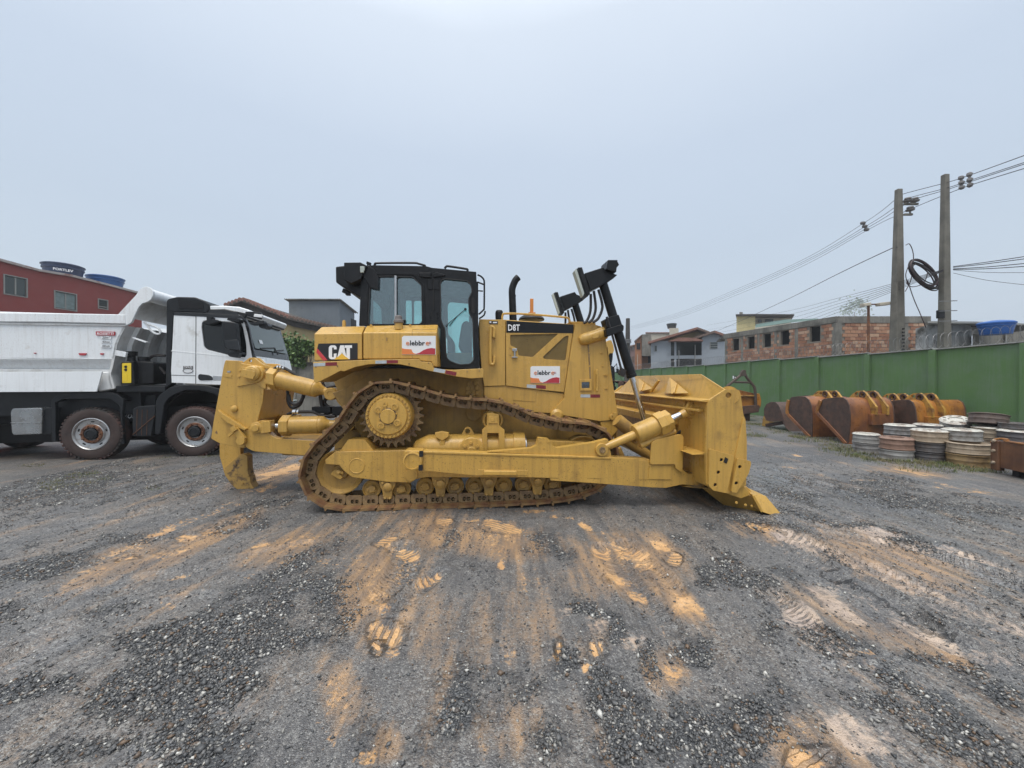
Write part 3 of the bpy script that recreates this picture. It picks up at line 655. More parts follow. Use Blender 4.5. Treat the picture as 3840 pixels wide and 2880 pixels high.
mb = MB(); mb.prism(D.pts(Z1((1230,1165),(1295,1190),(1290,1215),(1245,1200),(1285,1240),(1265,1262),(1180,1215),(1195,1185)), -1.14), -1.17, -1.10); mb.cyl(V3(Z1((1240,1195)), -1.17), V3(Z1((1240,1195)), -1.185), .028, None, 10)
mb.build('idler_clamp', M['yellow'], FR, .005)
rl = [(1397,1831),(1508,1831)] + Z2((240,1312),(520,1310),(700,1302),(975,1298),(1160,1292),(1432,1290))
rr = .124
for p in rl:
    c = V3(p, -1.10); mb = MB()
    mb.lathe([(rr,.0),(rr,-.045),(rr*.9,-.055),(rr*.82,-.03),(rr*.45,-.02),(rr*.45,-.055),(rr*.38,-.068),(0,-.068)], c, (0,1,0), 32)
    mb.lathe([(rr*.86,0),(rr*.86,.14),(0,.14)], c, (0,1,0), 32)
    mb.obox(c + Vector((0,-.062,0)), (.055,0,.012), (0,.014,0), (-.010,0,.034)); mb.cyl(c+Vector((.045,-.07,.01)), c+Vector((.045,-.09,.01)), .014, None, 6); mb.cyl(c+Vector((-.045,-.07,-.01)), c+Vector((-.045,-.09,-.01)), .014, None, 6)
    mb.build('track_roller', M['yellow_dirty'], FR, .003, ang=32)
for q in range(4):
    a, b = rl[2*q], rl[2*q+1]; cx, cy = (a[0]+b[0])/2, (a[1]+b[1])/2
    out = [(cx-34,cy-36),(cx+34,cy-36),(cx+30,cy-10),(cx+19,cy+10),(cx+16,cy+42),(cx-16,cy+42),(cx-19,cy+10),(cx-30,cy-10)]
    bg = dprism('bogie_bracket', out, -1.21, -1.02, 'yellow_dirty', FR, rnd=.02, bevel=.01)
    mb = MB(); c = V3((cx+2, cy-5), -1.21); mb.lathe([(.062,0),(.058,-.025),(.03,-.04),(0,-.042)], c, (0,1,0), 20)
    for dx, dy in ((-18,-20),(14,-26),(-9,37),(9,37)): mb.cyl(V3((cx+dx,cy+dy), -1.21), V3((cx+dx,cy+dy), -1.232), .017, None, 6)
    mb.build('bogie_boss', M['yellow_dirty'], bg, .003, kind='stuff')
# track tensioner, carrier roller, lifting eye, covers on top of the frame
ax0, ax1 = V3(Z2((300,945)), -1.06), V3(Z2((1165,945)), -1.06); rad = (V3(Z2((700,945)), -1.06) - V3(Z2((700,828)), -1.06)).length
rx = lambda px: V3(Z2((px, 945)), -1.06).x - ax0.x
mb = MB().lathe([(.02,rx(120)),(rad*.55,rx(150)),(rad*.98,rx(265)),(rad,rx(300)),(rad,rx(1060)),(rad*1.1,rx(1062)),(rad*1.1,rx(1168)),(rad*.9,rx(1170)),(0,rx(1170))], ax0, (1,0,0), 32)
rh = mb.build('recoil_housing', M['yellow'], FR, .004, ang=40)
MB().lathe([(rad*.98,0),(rad*.98,.02),(rad*.6,.021)], ax1 + Vector((.004,0,0)), (1,0,0), 32).build('recoil_ring', M['steel'], rh)
MB().cyl(ax1 + Vector((.02,0,0)), ax1 + Vector((.34,0,0)), rad*.62, None, 24).build('recoil_rod', M['yellow_dirty'], rh)
ey = V3(Z2((637,795)), -1.02)
dprism('lifting_eye', Z2((575,835),(615,762),(640,752),(665,762),(708,835)), -1.05, -.99, parent=FR, rnd=.02, holes=[[(1500+(637+24*math.cos(a))/2.513, 1300+(797+24*math.sin(a))/2.513) for a in [2*math.pi*i/16 for i in range(16)]]])
cc = V3(Z2((672,975)), -1.26); mb = MB().lathe([(.175,.05),(.175,0),(.165,-.008),(.05,-.008),(.04,-.02),(0,-.02)], cc, (0,1,0), 32); bolts(mb, Z2((612,938),(668,906),(730,938)), -1.264, .026, .022)
mb.build('access_cover', M['yellow'], FR, .003)
dprism('guard_badge', Z2((328,812),(395,800),(460,810),(455,850),(397,888),(335,852)), -1.24, -1.16, parent=FR, rnd=.008); dprism('badge_stem', Z2((370,885),(425,880),(410,985),(375,985)), -1.23, -1.17, parent=FR)
cr_c = V3(Z2((875,690)), -1.12); cr_r = .145
MB().lathe([(cr_r,.12),(cr_r,.0),(cr_r*.93,-.012),(cr_r*.80,-.012),(cr_r*.75,.01),(cr_r*.5,.02),(cr_r*.5,-.02),(0,-.02)], cr_c, (0,1,0), 36).build('carrier_roller', M['yellow'], FR, 0, ang=32)
cb = dprism('carrier_bracket', Z2((775,785),(820,742),(822,628),(868,620),(932,640),(935,742),(985,785),(990,985),(932,985),(930,815),(822,815),(826,985),(775,985)), -1.25, -1.17, parent=FR, rnd=.006)
mb = MB(); bolts(mb, Z2((872,690)), -1.25, .028, .02, 10); mb.obox(V3(Z2((877,690)), -1.252), (.062,0,0), (0,.012,0), (0,0,.048)); mb.build('carrier_cap', M['yellow'], cb, .004)
v = V3(Z2((695,625)), -.60); MB().cyl(v, v - Vector((0,.04,0)), .12, None, 24).build('case_boss', M['yellow_dirty'], dz, .004)
mb = MB(); bolts(mb, Z2((655,350),(715,345),(642,392),(730,388),(642,437),(687,437),(732,437)), -.60, .040, .02, 16); mb.build('case_bolts', M['yellow_dirty'], dz, .003)
v = V3(Z2((1480,648)), -.70); MB().lathe([(.10,.1),(.10,0),(.06,-.03),(0,-.03)], v, (0,1,0), 24).build('case_boss', M['yellow'], dz)

# ---- push arm and blade linkage (near side in full, far side mirrored)
PA = Z2((215,988),(1000,1012),(1990,1045)) + Z3((595,1062),(600,1100),(840,1110),(960,1200),(1030,1195)) + [Z3((1030+58*math.cos(a), 1253+58*math.sin(a))) for a in (-1.2,-.7,-.2,.3,.8,1.3)] + Z3((960,1303),(900,1300),(745,1332),(620,1328),(0,1283)) + Z2((1420,1262),(1415,1238),(720,1216),(215,1168))
arm = dprism('push_arm', PA, -1.56, -1.38, m='yellow_worn', rnd=.006, bevel=.014)
MB().prism(D.pts(PA, -1.56), 1.38, 1.56).build('push_arm', M['yellow'], dz, .014)
hg = [Z3((1036+78*math.cos(a), 1255+78*math.sin(a))) for a in [2*math.pi*i/24 for i in range(24)]]
dprism('hinge_gap_shade', hg, -1.53, -1.50, 'track', arm, bevel=0)  # darker disc behind the arm tip, painted in as the shaded gap
trn = dprism('trunnion_cap', Z2((40,985),(60,978),(205,982),(215,1000),(212,1165),(60,1168),(38,1120)), -1.585, -1.36, rnd=.02, bevel=.014, parent=arm)
v = V3(Z2((118,1078)), -1.585); MB().lathe([(.118,0),(.118,-.012),(.100,-.018),(.097,-.004),(.012,-.004),(.010,-.012),(0,-.012)], v, (0,1,0), 28).build('trunnion_boss', M['yellow'], arm)
mb = MB()
for p in ((200,1010),(195,1140)): mb.obox(V3(Z2(p), -1.592), (.024,0,0), (0,.012,0), (0,0,.036))
mb.build('trunnion_slot', M['dark'], arm)
mb = MB(); mb.obox(V3(Z2((945,1190)), -1.575), (.215,0,-.008), (0,.02,0), (.001,0,.030)); mb.build('wear_block', M['yellow'], arm, .012)
dprism('arm_patch', Z2((735,1160),(1205,1165),(1205,1215),(720,1212)), -1.566, -1.55, m='yellow_worn', parent=arm, bevel=.004)
dprism('arm_rail', Z2((215,985),(1990,1043),(1990,1062),(215,1006)), -1.572, -1.40, parent=arm, bevel=.006)
dprism('arm_patch', Z2((1415,1060),(1500,1062),(1495,1238),(1412,1236)), -1.566, -1.55, m='yellow_worn', parent=arm, bevel=.004)
dprism('arm_patch', Z3((10,1064),(160,1070),(150,1246),(5,1240)), -1.564, -1.55, m='yellow_worn', parent=arm, bevel=.004)
dprism('arm_patch', Z3((495,1072),(590,1080),(578,1255),(485,1255)), -1.564, -1.55, m='yellow_worn', parent=arm, bevel=.004)
dprism('arm_patch', Z3((595,1115),(805,1125),(800,1255),(582,1250)), -1.572, -1.55, parent=arm, bevel=.006)
dprism('arm_gusset', Z2((820,992),(1240,957),(1288,930),(1305,858),(1400,868),(1422,890),(1440,940),(1482,955),(1820,905),(1960,870),(1995,1045)), -1.53, -1.42, parent=arm, rnd=.012, bevel=.008)
mb = MB(); bolts(mb, Z2((1325,895),(1400,897),(1360,955)), -1.53, .015, .01); mb.build('gusset_bolts', M['yellow'], arm)
ck = V3(Z3((1030,1255)), -1.56); MB().lathe([(.060,0),(.060,-.008),(.056,-.008),(.053,-.003),(.050,-.008),(0,-.008)], ck, (0,1,0), 24).build('hinge_pin', M['yellow'], arm)
dprism('arm_shield', Z3((598,1112),(612,910),(640,885),(870,826),(905,832),(916,862),(906,1142),(905,1190),(840,1150),(835,1108)), -1.60, -1.575, parent=arm, rnd=.03, bevel=.006)

# tilt brace: rod eye on the arm, cylinder, collar, chrome rod, clevis on the blade
A = V3(Z3((130,965)), -1.50); B = V3(Z3((1020,590)), -1.50); ax = (B-A).normalized(); LB = (B-A).length
q = lambda x, y: (V3(Z3((x, y)), -1.50) - A).dot(ax)
br = MB(); br.lathe([(.085,-.075),(.085,.075),(0,.075)], A, (0,1,0), 28)
br.cyl(A + ax*.03, A + ax*q(460,800), .052, .062, 20)
tb = br.build('tilt_brace', M['yellow'], dz, .006, ang=40)
MB().lathe([(.046,0),(.046,-.012),(.032,-.014),(.028,-.006),(0,-.006)], A - Vector((0,.076,0)), (0,1,0), 6).build('brace_pin', M['track'], tb)
MB().lathe([(.05,q(440,812)),(.125,q(452,805)),(.135,q(470,797)),(.135,q(660,700)),(.0,q(661,700))], A, ax, 28).build('cylinder_barrel', M['yellow'], tb, .004, ang=40)
MB().lathe([(.10,q(640,715)),(.172,q(641,715)),(.172,q(715,680)),(.158,q(718,680)),(.158,q(762,660)),(.05,q(765,660))], A, ax, 8).build('cylinder_collar', M['yellow'], tb, .008, ang=20)
MB().cyl(A + ax*q(755,665), A + ax*q(890,615), .050, None, 20).build('chrome_rod', M['chrome'], tb)
mb = MB(); mb.cyl(A + ax*q(872,622), A + ax*q(935,600), .055, .07, 18); mb.lathe([(.085,-.055),(.085,.055),(0,.055)], A + ax*q(958,585), (0,1,0), 24); mb.build('rod_eye', M['yellow'], tb, .004)
mb = MB(); pa_, pb_ = V3(Z3((500,930)), -1.52), V3(Z3((830,795)), -1.52); mb.cyl(pa_, pb_, .052, .046, 16)
for tt in (.35, .62): mb.cyl(pa_.lerp(pb_, tt) + Vector((-.02,-.03,.055)), pa_.lerp(pb_, tt) + Vector((-.02,-.06,.06)), .020, None, 8)
mb.build('valve_tube', M['yellow'], tb, .003)
mb = MB(); mb.obox(V3(Z3((520,875)), -1.56), (.035,0,.012), (0,.012,0), (-.012,0,.035)); mb.build('hose_lug', M['yellow'], tb, .006)
# far-side brace and its diagonal struts, seen through the linkage
mb = MB(); mb.cyl(V3(Z3((285,690)), -.95), V3(Z3((470,840)), -.95), .10, None, 20); mb.cyl(V3(Z3((360,880)), -.9), V3(Z3((590,1030)), -.9), .075, None, 18)
mb.cyl(V3(Z3((290,960)), -.95), V3(Z3((330,1040)), -.95), .055, .05, 14); mb.build('stabilizer_strut', M['yellow_dirty'], dz)

# ---- blade
NY, FY = -1.95, 1.52
bl = thing('blade_root', '', '')  # replaced below by the moldboard mesh
bpy.data.objects.remove(bl)
EP = Z3((1137,560),(1155,505),(1310,402),(1428,405),(1448,428),(1478,640),(1500,690),(1500,1060),(1500,1300),(1440,1340),(1330,1385),(1185,1355),(1128,1300),(1122,960))
ep = D.pts(EP, NY)
back_x = ep[0][0]; 
# moldboard: curved front skin and box-section back, one solid swept across the machine
zt = V3(Z3((1155,505)), NY).z; zb = .16
def bx(px, py): v = V3(Z3((px, py)), NY); return (v.x, v.z)
sec = [bx(1150,560), bx(1155,505), (bx(1200,490)[0], bx(1155,505)[1]+.005), bx(1478,640), bx(1440,760), bx(1430,900), bx(1440,1100), bx(1500,1320), bx(1580,1400), bx(1470,1440), bx(1330,1390), bx(1180,1340), bx(1150,1200)]
FSH = .10
def at_y(p, y): f = (y-NY)/(FY-NY); return (p[0] + FSH*f, y, p[1])
mb = MB(); mb.loft([at_y(p, NY+.03) for p in sec], [at_y(p, FY) for p in sec])
blade = mb.build('blade', M['yellow'], dz, .01, ang=30)
hole = [Z3((1337+27*math.cos(a), 458+27*math.sin(a))) for a in [2*math.pi*i/20 for i in range(20)]]
dprism('blade_end_plate', EP, NY, NY+.035, m='yellow_worn', parent=blade, rnd=.02, bevel=.006, holes=[hole])
for (a_, b_) in ((FY-.035, FY),): 
    mb = MB(); mb.prism([(x+FSH, z) for x, z in ep], a_, b_); mb.build('blade_end_plate', M['yellow'], blade, .006)
# spill guard: raised, leaning forward, cut back at both ends
tA = V3(Z3((1110,258)), NY+.55); tF = .95
zt2 = tA.z
sg_n = [Vector(at_y(bx(1180,497), NY+.02)), Vector(at_y(bx(1310,402), NY+.02)), Vector((bx(1310,402)[0]-.06, NY+.45, zt2)), Vector((bx(1310,402)[0]-.06+FSH*.8, tF, zt2)), Vector(at_y(bx(1310,402), FY-.02)), Vector(at_y(bx(1180,497), FY-.02))]
mb = MB(); th_ = Vector((.03, 0, -.012)); mb.loft(sg_n, [p + th_ for p in sg_n]); mb.build('spill_guard', M['yellow'], blade, .006)
mb = MB(); x0 = bx(1150,560)[0]; mb.loft([at_y((x0-.10, zt-.02), NY+.02), at_y((x0-.10, zt+.0), NY+.02), at_y((x0+.2, zt+.03), NY+.02), at_y((x0+.2, zt-.05), NY+.02)],
    [at_y((x0-.10, zt-.02), FY), at_y((x0-.10, zt+.0), FY), at_y((x0+.2, zt+.03), FY), at_y((x0+.2, zt-.05), FY)]); mb.build('blade_ledge', M['yellow'], blade, .008)
# gussets on the back of the spill guard
def onsg(px, py):                                   # sight line cut with the guard's plane
    n = (sg_n[2]-sg_n[0]).cross(sg_n[3]-sg_n[0]).normalized(); o = D.loc(CAM); d = ray(Z3((px, py))); d = Vector((d.dot(D.ux), d.dot(D.uy), d.z))
    return o + d*((sg_n[0]-o).dot(n)/d.dot(n)), n
for tri, apex in ((((785,292),(742,440),(960,438)),(850,462)), (((492,300),(475,395),(622,395)),(540,440))):
    P3 = []
    nrm = None
    for p in tri: v_, nrm = onsg(*p); P3.append(v_)
    if nrm.x > 0: nrm = -nrm
    ap, _ = onsg(*apex); ap = ap + nrm*.10; base_r, _ = onsg((tri[0][0]+tri[2][0])/2+30, (tri[0][1]+tri[2][1])/2+20)
    mb = MB(); up3 = P3[0]; foot = ap
    mb.loft([up3, P3[1], foot], [up3 + Vector((0,.03,0)), P3[1] + Vector((0,.03,0)), foot + Vector((0,.03,0))]); mb.add([up3, foot, P3[2], up3 + nrm*-.01, foot + nrm*-.012, P3[2] + nrm*-.01], [(0,1,2),(3,5,4),(0,3,4,1),(1,4,5,2),(2,5,3,0)])
    a_, b_ = up3.lerp(P3[2], .45), foot.lerp(P3[2], .25); mb.bar(a_ + nrm*.02, b_ + nrm*.02, .02, .02)
    mb.build('blade_gusset', M['yellow'], blade, .004)
a_, b_ = onsg(690,320)[0], onsg(612,430)[0]; n_ = onsg(690,320)[1]; n_ = -n_ if n_.x > 0 else n_
MB().bar(a_ + n_*.015, b_ + n_*.015, .05, .03).build('blade_rib', M['yellow'], blade, .006)
# box beams and ribs across the back
for (p, q_), ext, y_in in (((( 1150,575),(1150,620)), .07, .10), (((1150,690),(1150,800)), .22, .75), (((1150,1000),(1150,1022)), .17, .04)):
    a_, b_ = bx(*p), bx(*q_); mb = MB()
    mb.loft([at_y((back_x-ext, a_[1]-.03), NY+y_in), at_y((back_x+.1, a_[1]), NY+y_in), at_y((back_x+.1, b_[1]), NY+y_in), at_y((back_x-ext, b_[1]), NY+y_in)],
            [at_y((back_x-ext, a_[1]-.03), FY), at_y((back_x+.1, a_[1]), FY), at_y((back_x+.1, b_[1]), FY), at_y((back_x-ext, b_[1]), FY)]); mb.build('blade_beam', M['yellow'], blade, .008)
# clevis that takes the brace, hinge bracket, light wiring box, hoses
cv = Z3((950,555),(975,515),(1010,500),(1140,502),(1140,685),(1100,690),(985,640),(955,610))
dprism('brace_clevis', cv, -1.60, -1.56, parent=blade, rnd=.03, bevel=.005); dprism('brace_clevis', [(x-12, y-6) for x, y in cv], -1.42, -1.38, parent=blade, rnd=.03, bevel=.005)
v = V3(Z3((1020,592)), -1.60); mb = MB().lathe([(.085,0),(.080,-.02),(.05,-.022),(.048,-.04),(.022,-.042),(.020,-.03),(0,-.03)], v, (0,1,0), 24); mb.obox(V3(Z3((1075,590)), -1.612), (.09,0,0), (0,.015,0), (0,0,.05)); mb.build('clevis_pin', M['yellow'], blade, .004)
dprism('hinge_bracket', Z3((925,1165),(1110,1175),(1112,1340),(905,1322),(985,1300),(1085,1255),(1020,1190)), -1.50, -1.30, parent=blade, bevel=.006)
dprism('wiring_box', Z3((800,700),(945,712),(955,830),(870,850),(800,820)), -1.15, -.85, parent=blade, bevel=.008)
mb = MB()
for dy in (0, .05, .09): mb.tube(smooth_path([V3(Z3((850,830)), -1.2+dy), V3(Z3((900,790)), -1.25+dy), V3(Z3((940,760)), -1.2+dy), V3(Z3((955,740)), -1.05)]), .025, 8)
mb.tube(smooth_path([V3(Z3((905,900)), -1.2), V3(Z3((960,870)), -1.3), V3(Z3((975,890)), -1.25), V3(Z3((905,910)), -1.1)]), .03, 8); mb.build('blade_hose', M['hose'], blade)
mb = MB()
for (px_, py_) in ((930,1118),(965,1112),(980,1130),(950,1135)): mb.obox(V3(Z3((px_, py_)), -1.2), (.05,0,0), (0,.03,0), (0,0,.014))
mb.build('hinge_shim', M['yellow'], blade, .003)
# bolted wear plates on the end, flared wing edge, cutting edge and end bit
holes1 = [[Z3((cx+17*math.cos(a), cy+17*math.sin(a))) for a in [2*math.pi*i/14 for i in range(14)]] for cx, cy in ((1270,1068),(1242,1185),(1212,1302))]
dprism('wear_plate', Z3((1160,962),(1395,1030),(1390,1060),(1325,1383),(1190,1355),(1150,1310)), NY-.03, NY-.002, parent=blade, rnd=.02, bevel=.005, holes=holes1)
mb = MB()
for p in ((1270,1068),(1242,1185),(1212,1302)): mb.cyl(V3(Z3(p), NY-.004), V3(Z3(p), NY-.008), .03, None, 14)
mb.obox(V3(Z3((1312,1072)), NY-.032), (.012,0,.03), (0,.004,0), (.02,0,-.012)); mb.build('plate_bolts', M['dark'], blade)  # dark discs put into the holes as shade, plus a dark slot mark
holes2 = [[Z3((cx+17*math.cos(a), cy+17*math.sin(a))) for a in [2*math.pi*i/14 for i in range(14)]] for cx, cy in ((1445,1133),(1412,1287))]
dprism('wear_plate', Z3((1425,1052),(1545,1078),(1552,1100),(1530,1195),(1415,1380),(1365,1370)), NY-.05, NY-.022, parent=blade, rnd=.015, bevel=.005, holes=holes2)
mb = MB()
for p in ((1445,1133),(1412,1287)): mb.cyl(V3(Z3(p), NY-.024), V3(Z3(p), NY-.028), .03, None, 14)
mb.build('plate_bolts', M['dark'], blade)  # dark discs at the hole bottoms, their shade put into the colour
MB().cyl(V3(Z3((1340,460)), NY+.06), V3(Z3((1340,460)), NY+.04), .12, None, 24).build('hole_backing', M['yellow'], blade)
dprism('wing_flare', Z3((1478,668),(1500,700),(1512,900),(1512,1100),(1505,1310),(1370,1370),(1400,1040)), NY-.015, NY+.10, parent=blade, bevel=.006)
# cutting edge, swept across; end bit nearest
ce = [bx(1545,1395), bx(1580,1392), bx(1640,1440), bx(1800,1600), bx(1650,1565), bx(1560,1420)]
cz = [(x, max(z, .0)) for x, z in ce]
mb = MB(); low = [bx(1150,1345), bx(1330,1385), bx(1470,1435), bx(1560,1405)]
e0 = [V3(Z3((1105,1340)), -1.55), V3(Z3((1560,1405)), NY), V3(Z3((1660,1560)), NY-.02), V3(Z3((1340,1525)), -1.62)]
mb.loft(e0, [p + Vector((-.03, .05, .02)) for p in e0]); mb.build('blade_bottom', M['yellow_dirty'], blade, .006)
ed = [(3.0,.30),(3.05,.33),(bx(1680,1500)[0]-.05,.02),(bx(1680,1500)[0]-.10,.0)]
mb = MB(); xx = V3(Z3((1560,1405)), NY).x
mb.loft([(xx-.05,NY+.1,.30),(xx,NY+.1,.33),(xx+.34,NY+.1,.0),(xx+.24,NY+.1,.0)], [(xx-.05+FSH,FY,.30),(xx+FSH,FY,.33),(xx+.34+FSH,FY,.0),(xx+.24+FSH,FY,.0)]); mb.build('cutting_edge', M['yellow'], blade, .006)
eb = [V3(Z3((1565,1395)), NY-.03), V3(Z3((1600,1392)), NY), V3(Z3((1690,1408)), NY), V3(Z3((1862,1612)), NY-.09), V3(Z3((1845,1618)), NY-.12), V3(Z3((1660,1560)), NY-.10)]
mb = MB(); mb.loft(eb, [p + Vector((-.02, .42, .03)) for p in eb]); mb.build('end_bit', M['yellow'], blade, .006)
mb = MB(); mb.bar(V3(Z3((1570,1400)), NY-.05), V3(Z3((1655,1558)), NY-.11), .03, .03); bolts(mb, Z3((1410,1470),(1495,1492),(1555,1502)), NY-.02, .02, .012); mb.build('edge_bead', M['yellow'], blade, .005)

# ---- engine enclosure
EY = -.66
hood_door = Z5((165,886),(1070,938)) + Z2((1605,12),(1545,428),(1285,403),(1000,366))
scr1 = Z5((222,1078),(860,1064),(522,1374),(332,1354),(326,1290),(298,1252),(226,1216)); scr2 = Z5((1000,1082),(958,1418),(672,1398),(655,1372),(938,1104))
hd = dprism('hood_door', hood_door, EY-.012, EY+.03, bevel=.004, holes=[(scr1, .02), (scr2, .03)])
M['screen'] = paint('perforated_screen', (.150, .098, .024), .55, var=.2, vscale=6, grime=((.05, .035, .01), .9))
dprism('door_screen', scr1, EY+.006, EY+.02, 'screen', hd, bevel=0); dprism('door_screen', scr2, EY+.006, EY+.02, 'screen', hd, bevel=0)
dprism('name_band', Z5((172,892),(1062,943),(1056,1056),(172,1050)), EY-.016, EY-.011, 'black', hd, bevel=0)
u0 = V3(Z5((196,1022)), EY-.018); u1 = V3(Z5((352,1022)), EY-.018); uh = V3(Z5((196,940)), EY-.018)
lettering('D8T', M['letter_white'], hd, u0, (u1-u0), (0,0,1), (u1-u0).length, (uh-u0).length, bold=.018)
mb = MB(); lp = V3(Z2((1080,60)), EY-.03); mb.obox(lp, (.012,0,0), (0,.015,0), (0,0,.055)); mb.obox(lp + Vector((0,0,.05)), (.035,0,0), (0,.015,0), (0,0,.02)); mb.obox(lp - Vector((0,0,.065)), (.042,0,0), (0,.02,0), (0,0,.008)); mb.build('door_latch', M['steel'], hd, .004)
mb = MB(); bolts(mb, Z2((1040,10),(1040,72)), EY-.012, .014, .008); mb.build('latch_bolts', M['yellow'], hd)
ep_ = dprism('engine_panel', Z4((1788,655),(2060,660)) + Z2((992,366),(795,374),(770,240),(752,0)), EY-.004, EY+.03, bevel=.005)
dprism('enclosure_core', Z4((1795,665),(2062,668)) + [Z5((1000,945))] + Z2((1570,470),(1420,625),(900,560),(795,520),(760,60)), EY+.05, .66, 'yellow_dirty', bevel=.01)
mb = MB()
# hood top sheet between the two sides, dropping forward
tp = [V3(p, EY) for p in Z4((1788,655),(2060,660)) + Z5((1070,938),(1350,945))]
for a_, b_ in zip(tp[:-1], tp[1:]): mb.loft([a_, b_, b_ - Vector((0,0,.03)), a_ - Vector((0,0,.03))], [Vector((p.x, .66, p.z)) for p in (a_, b_, b_ - Vector((0,0,.03)), a_ - Vector((0,0,.03)))])
mb.build('hood_top', M['yellow'], dz, .006)
dprism('side_sill', Z2((793,378),(1000,370),(1285,407),(1545,444),(1540,485),(1425,628),(1150,610),(795,560)), EY+.012, EY+.05, bevel=.006)
dprism('sill_hatch', Z2((1065,400),(1285,415),(1275,520),(1062,505)), EY+.006, EY+.014, bevel=.003)
mb = MB()
def yrail(pts, y, r, m='yellow', name='grab_rail', n=8, dy=.0, parent=dz):
    P = [V3(p, y) for p in pts]; P[0] = P[0] + Vector((0, dy, 0)); P[-1] = P[-1] + Vector((0, dy, 0))
    return MB().tube(smooth_path(P, 6), r, n).build(name, M[m], parent)
yrail(Z4((1940,840),(1945,760),(1920,735),(1908,770),(1905,1080),(1918,1122),(1942,1110),(1948,1050)), EY-.07, .022, parent=ep_)
mb = MB(); mb.obox(V3(Z4((1945,820)), EY-.03), (.018,0,0), (0,.04,0), (0,0,.05)); mb.obox(V3(Z4((1945,1060)), EY-.03), (.018,0,0), (0,.04,0), (0,0,.05)); mb.build('rail_foot', M['yellow'], ep_, .004)
mb = MB(); mb.obox(V3(Z4((1905,688)), EY-.008), (.022,0,0), (0,.004,0), (0,0,.022)); mb.obox(V3(Z4((1952,690)), EY-.008), (.045,0,0), (0,.004,0), (0,0,.022)); mb.build('warning_plate', M['ink'], ep_)
mb = MB(); mb.obox(V3(Z4((1905,685)), EY-.013), (.014,0,0), (0,.002,0), (0,0,.012)); mb.obox(V3(Z4((1952,690)), EY-.013), (.030,0,0), (0,.002,0), (0,0,.010)); mb.build('plate_print', M['letter_white'], ep_)

# nose and radiator guard
nose = Z5((1085,938),(1350,945),(1420,965),(1478,1000),(1492,1150),(1520,1400)) + Z2((1955,0),(2000,300),(2055,650),(2020,690),(1885,702),(1425,628),(1548,485),(1552,430),(1612,12))
ns = dprism('radiator_guard', nose, -.70, .70, bevel=.012)
dprism('lower_guard', Z2((1885,706),(2045,694),(2052,790),(1990,860),(1900,760)), -.68, .68, bevel=.012)
a_, b_ = V3(Z5((1215,1135)), -.72), V3(Z5((1480,1050)), -.72); mb = MB(); mb.lathe([(.0,-.10),(.055,-.09),(.085,-.05),(.095,0),(.10,(b_-a_).length)], a_, (b_-a_), 24); tf = mb.build('trunnion_fairing', M['yellow'], ns, .005, ang=40)
dprism('fairing_plate', Z5((1310,1075),(1390,1060),(1395,1115),(1312,1130)), -.835, -.80, parent=ns, rnd=.01, bevel=.004)
mb = MB(); bolts(mb, Z5((1268,1318),(1440,1315),(1275,1492),(1445,1492),(1470,1615),(1500,1615)) + Z2((1930,270),(1945,270),(1935,395),(1950,395),(1250+640,60),(1910,185),(1785,60),(1787,185)), -.70, .014, .014); mb.build('guard_bolts', M['yellow'], ns)
gf = dprism('gauge_frame', Z2((1695,310),(1808,308),(1808,415),(1698,417)), -.725, -.70, parent=ns, bevel=.004, holes=[Z2((1712,335),(1788,333),(1788,390),(1714,392))])
dprism('gauge_window', Z2((1712,335),(1788,333),(1788,390),(1714,392)), -.708, -.70, 'glass_truck', gf, bevel=0); dprism('gauge_back', Z2((1712,335),(1788,333),(1788,390),(1714,392)), -.704, -.701, 'ink', gf, bevel=0)
yrail(Z2((1852,262),(1853,228),(1862,232),(1862,320),(1860,405),(1852,412),(1850,385)), -.76, .016, parent=ns)
mb = MB(); mb.lathe([(.05,0),(.05,-.03),(.02,-.032),(.02,-.02),(0,-.02)], V3(Z2((2000,662)), -.70), (0,1,0), 16); mb.obox(V3(Z2((2022,650)), -.715), (.03,0,0), (0,.02,0), (0,0,.05)); mb.build('guard_hinge', M['yellow'], ns, .004)
mb = MB(); mb.bar(V3(Z5((1255,1180)), -.704), V3(Z5((1285,1659)), -.704), .008, .02); mb.build('rust_seam', M['track'], ns)
dprism('hood_edge', Z5((1000,915),(1020,900),(1350,912),(1358,945),(1085,940)), -.5, .5, parent=ns, bevel=.006)

# reflective tape on the panels
def tape(p0, p1, p2, p3, y, parent, red):
    dprism('reflector_strip', [p0, p1, p2, p3], y-.003, y, 'refl_red' if red else 'refl_white', parent, bevel=0)
for z, q_, y, pr_ in ((Z2, ((1195,355),(1282,360),(1282,392),(1195,387)), EY-.012, hd), (Z2, ((1702,450),(1792,450),(1792,480),(1702,478)), -.70, ns)):
    tape(*z(*q_), y, pr_, False)
for z, q_, y, pr_ in ((Z2, ((1284,360),(1374,367),(1374,398),(1284,392)), EY-.012, hd), (Z2, ((1796,450),(1886,450),(1886,480),(1796,480)), -.70, ns)):
    tape(*z(*q_), y, pr_, True)

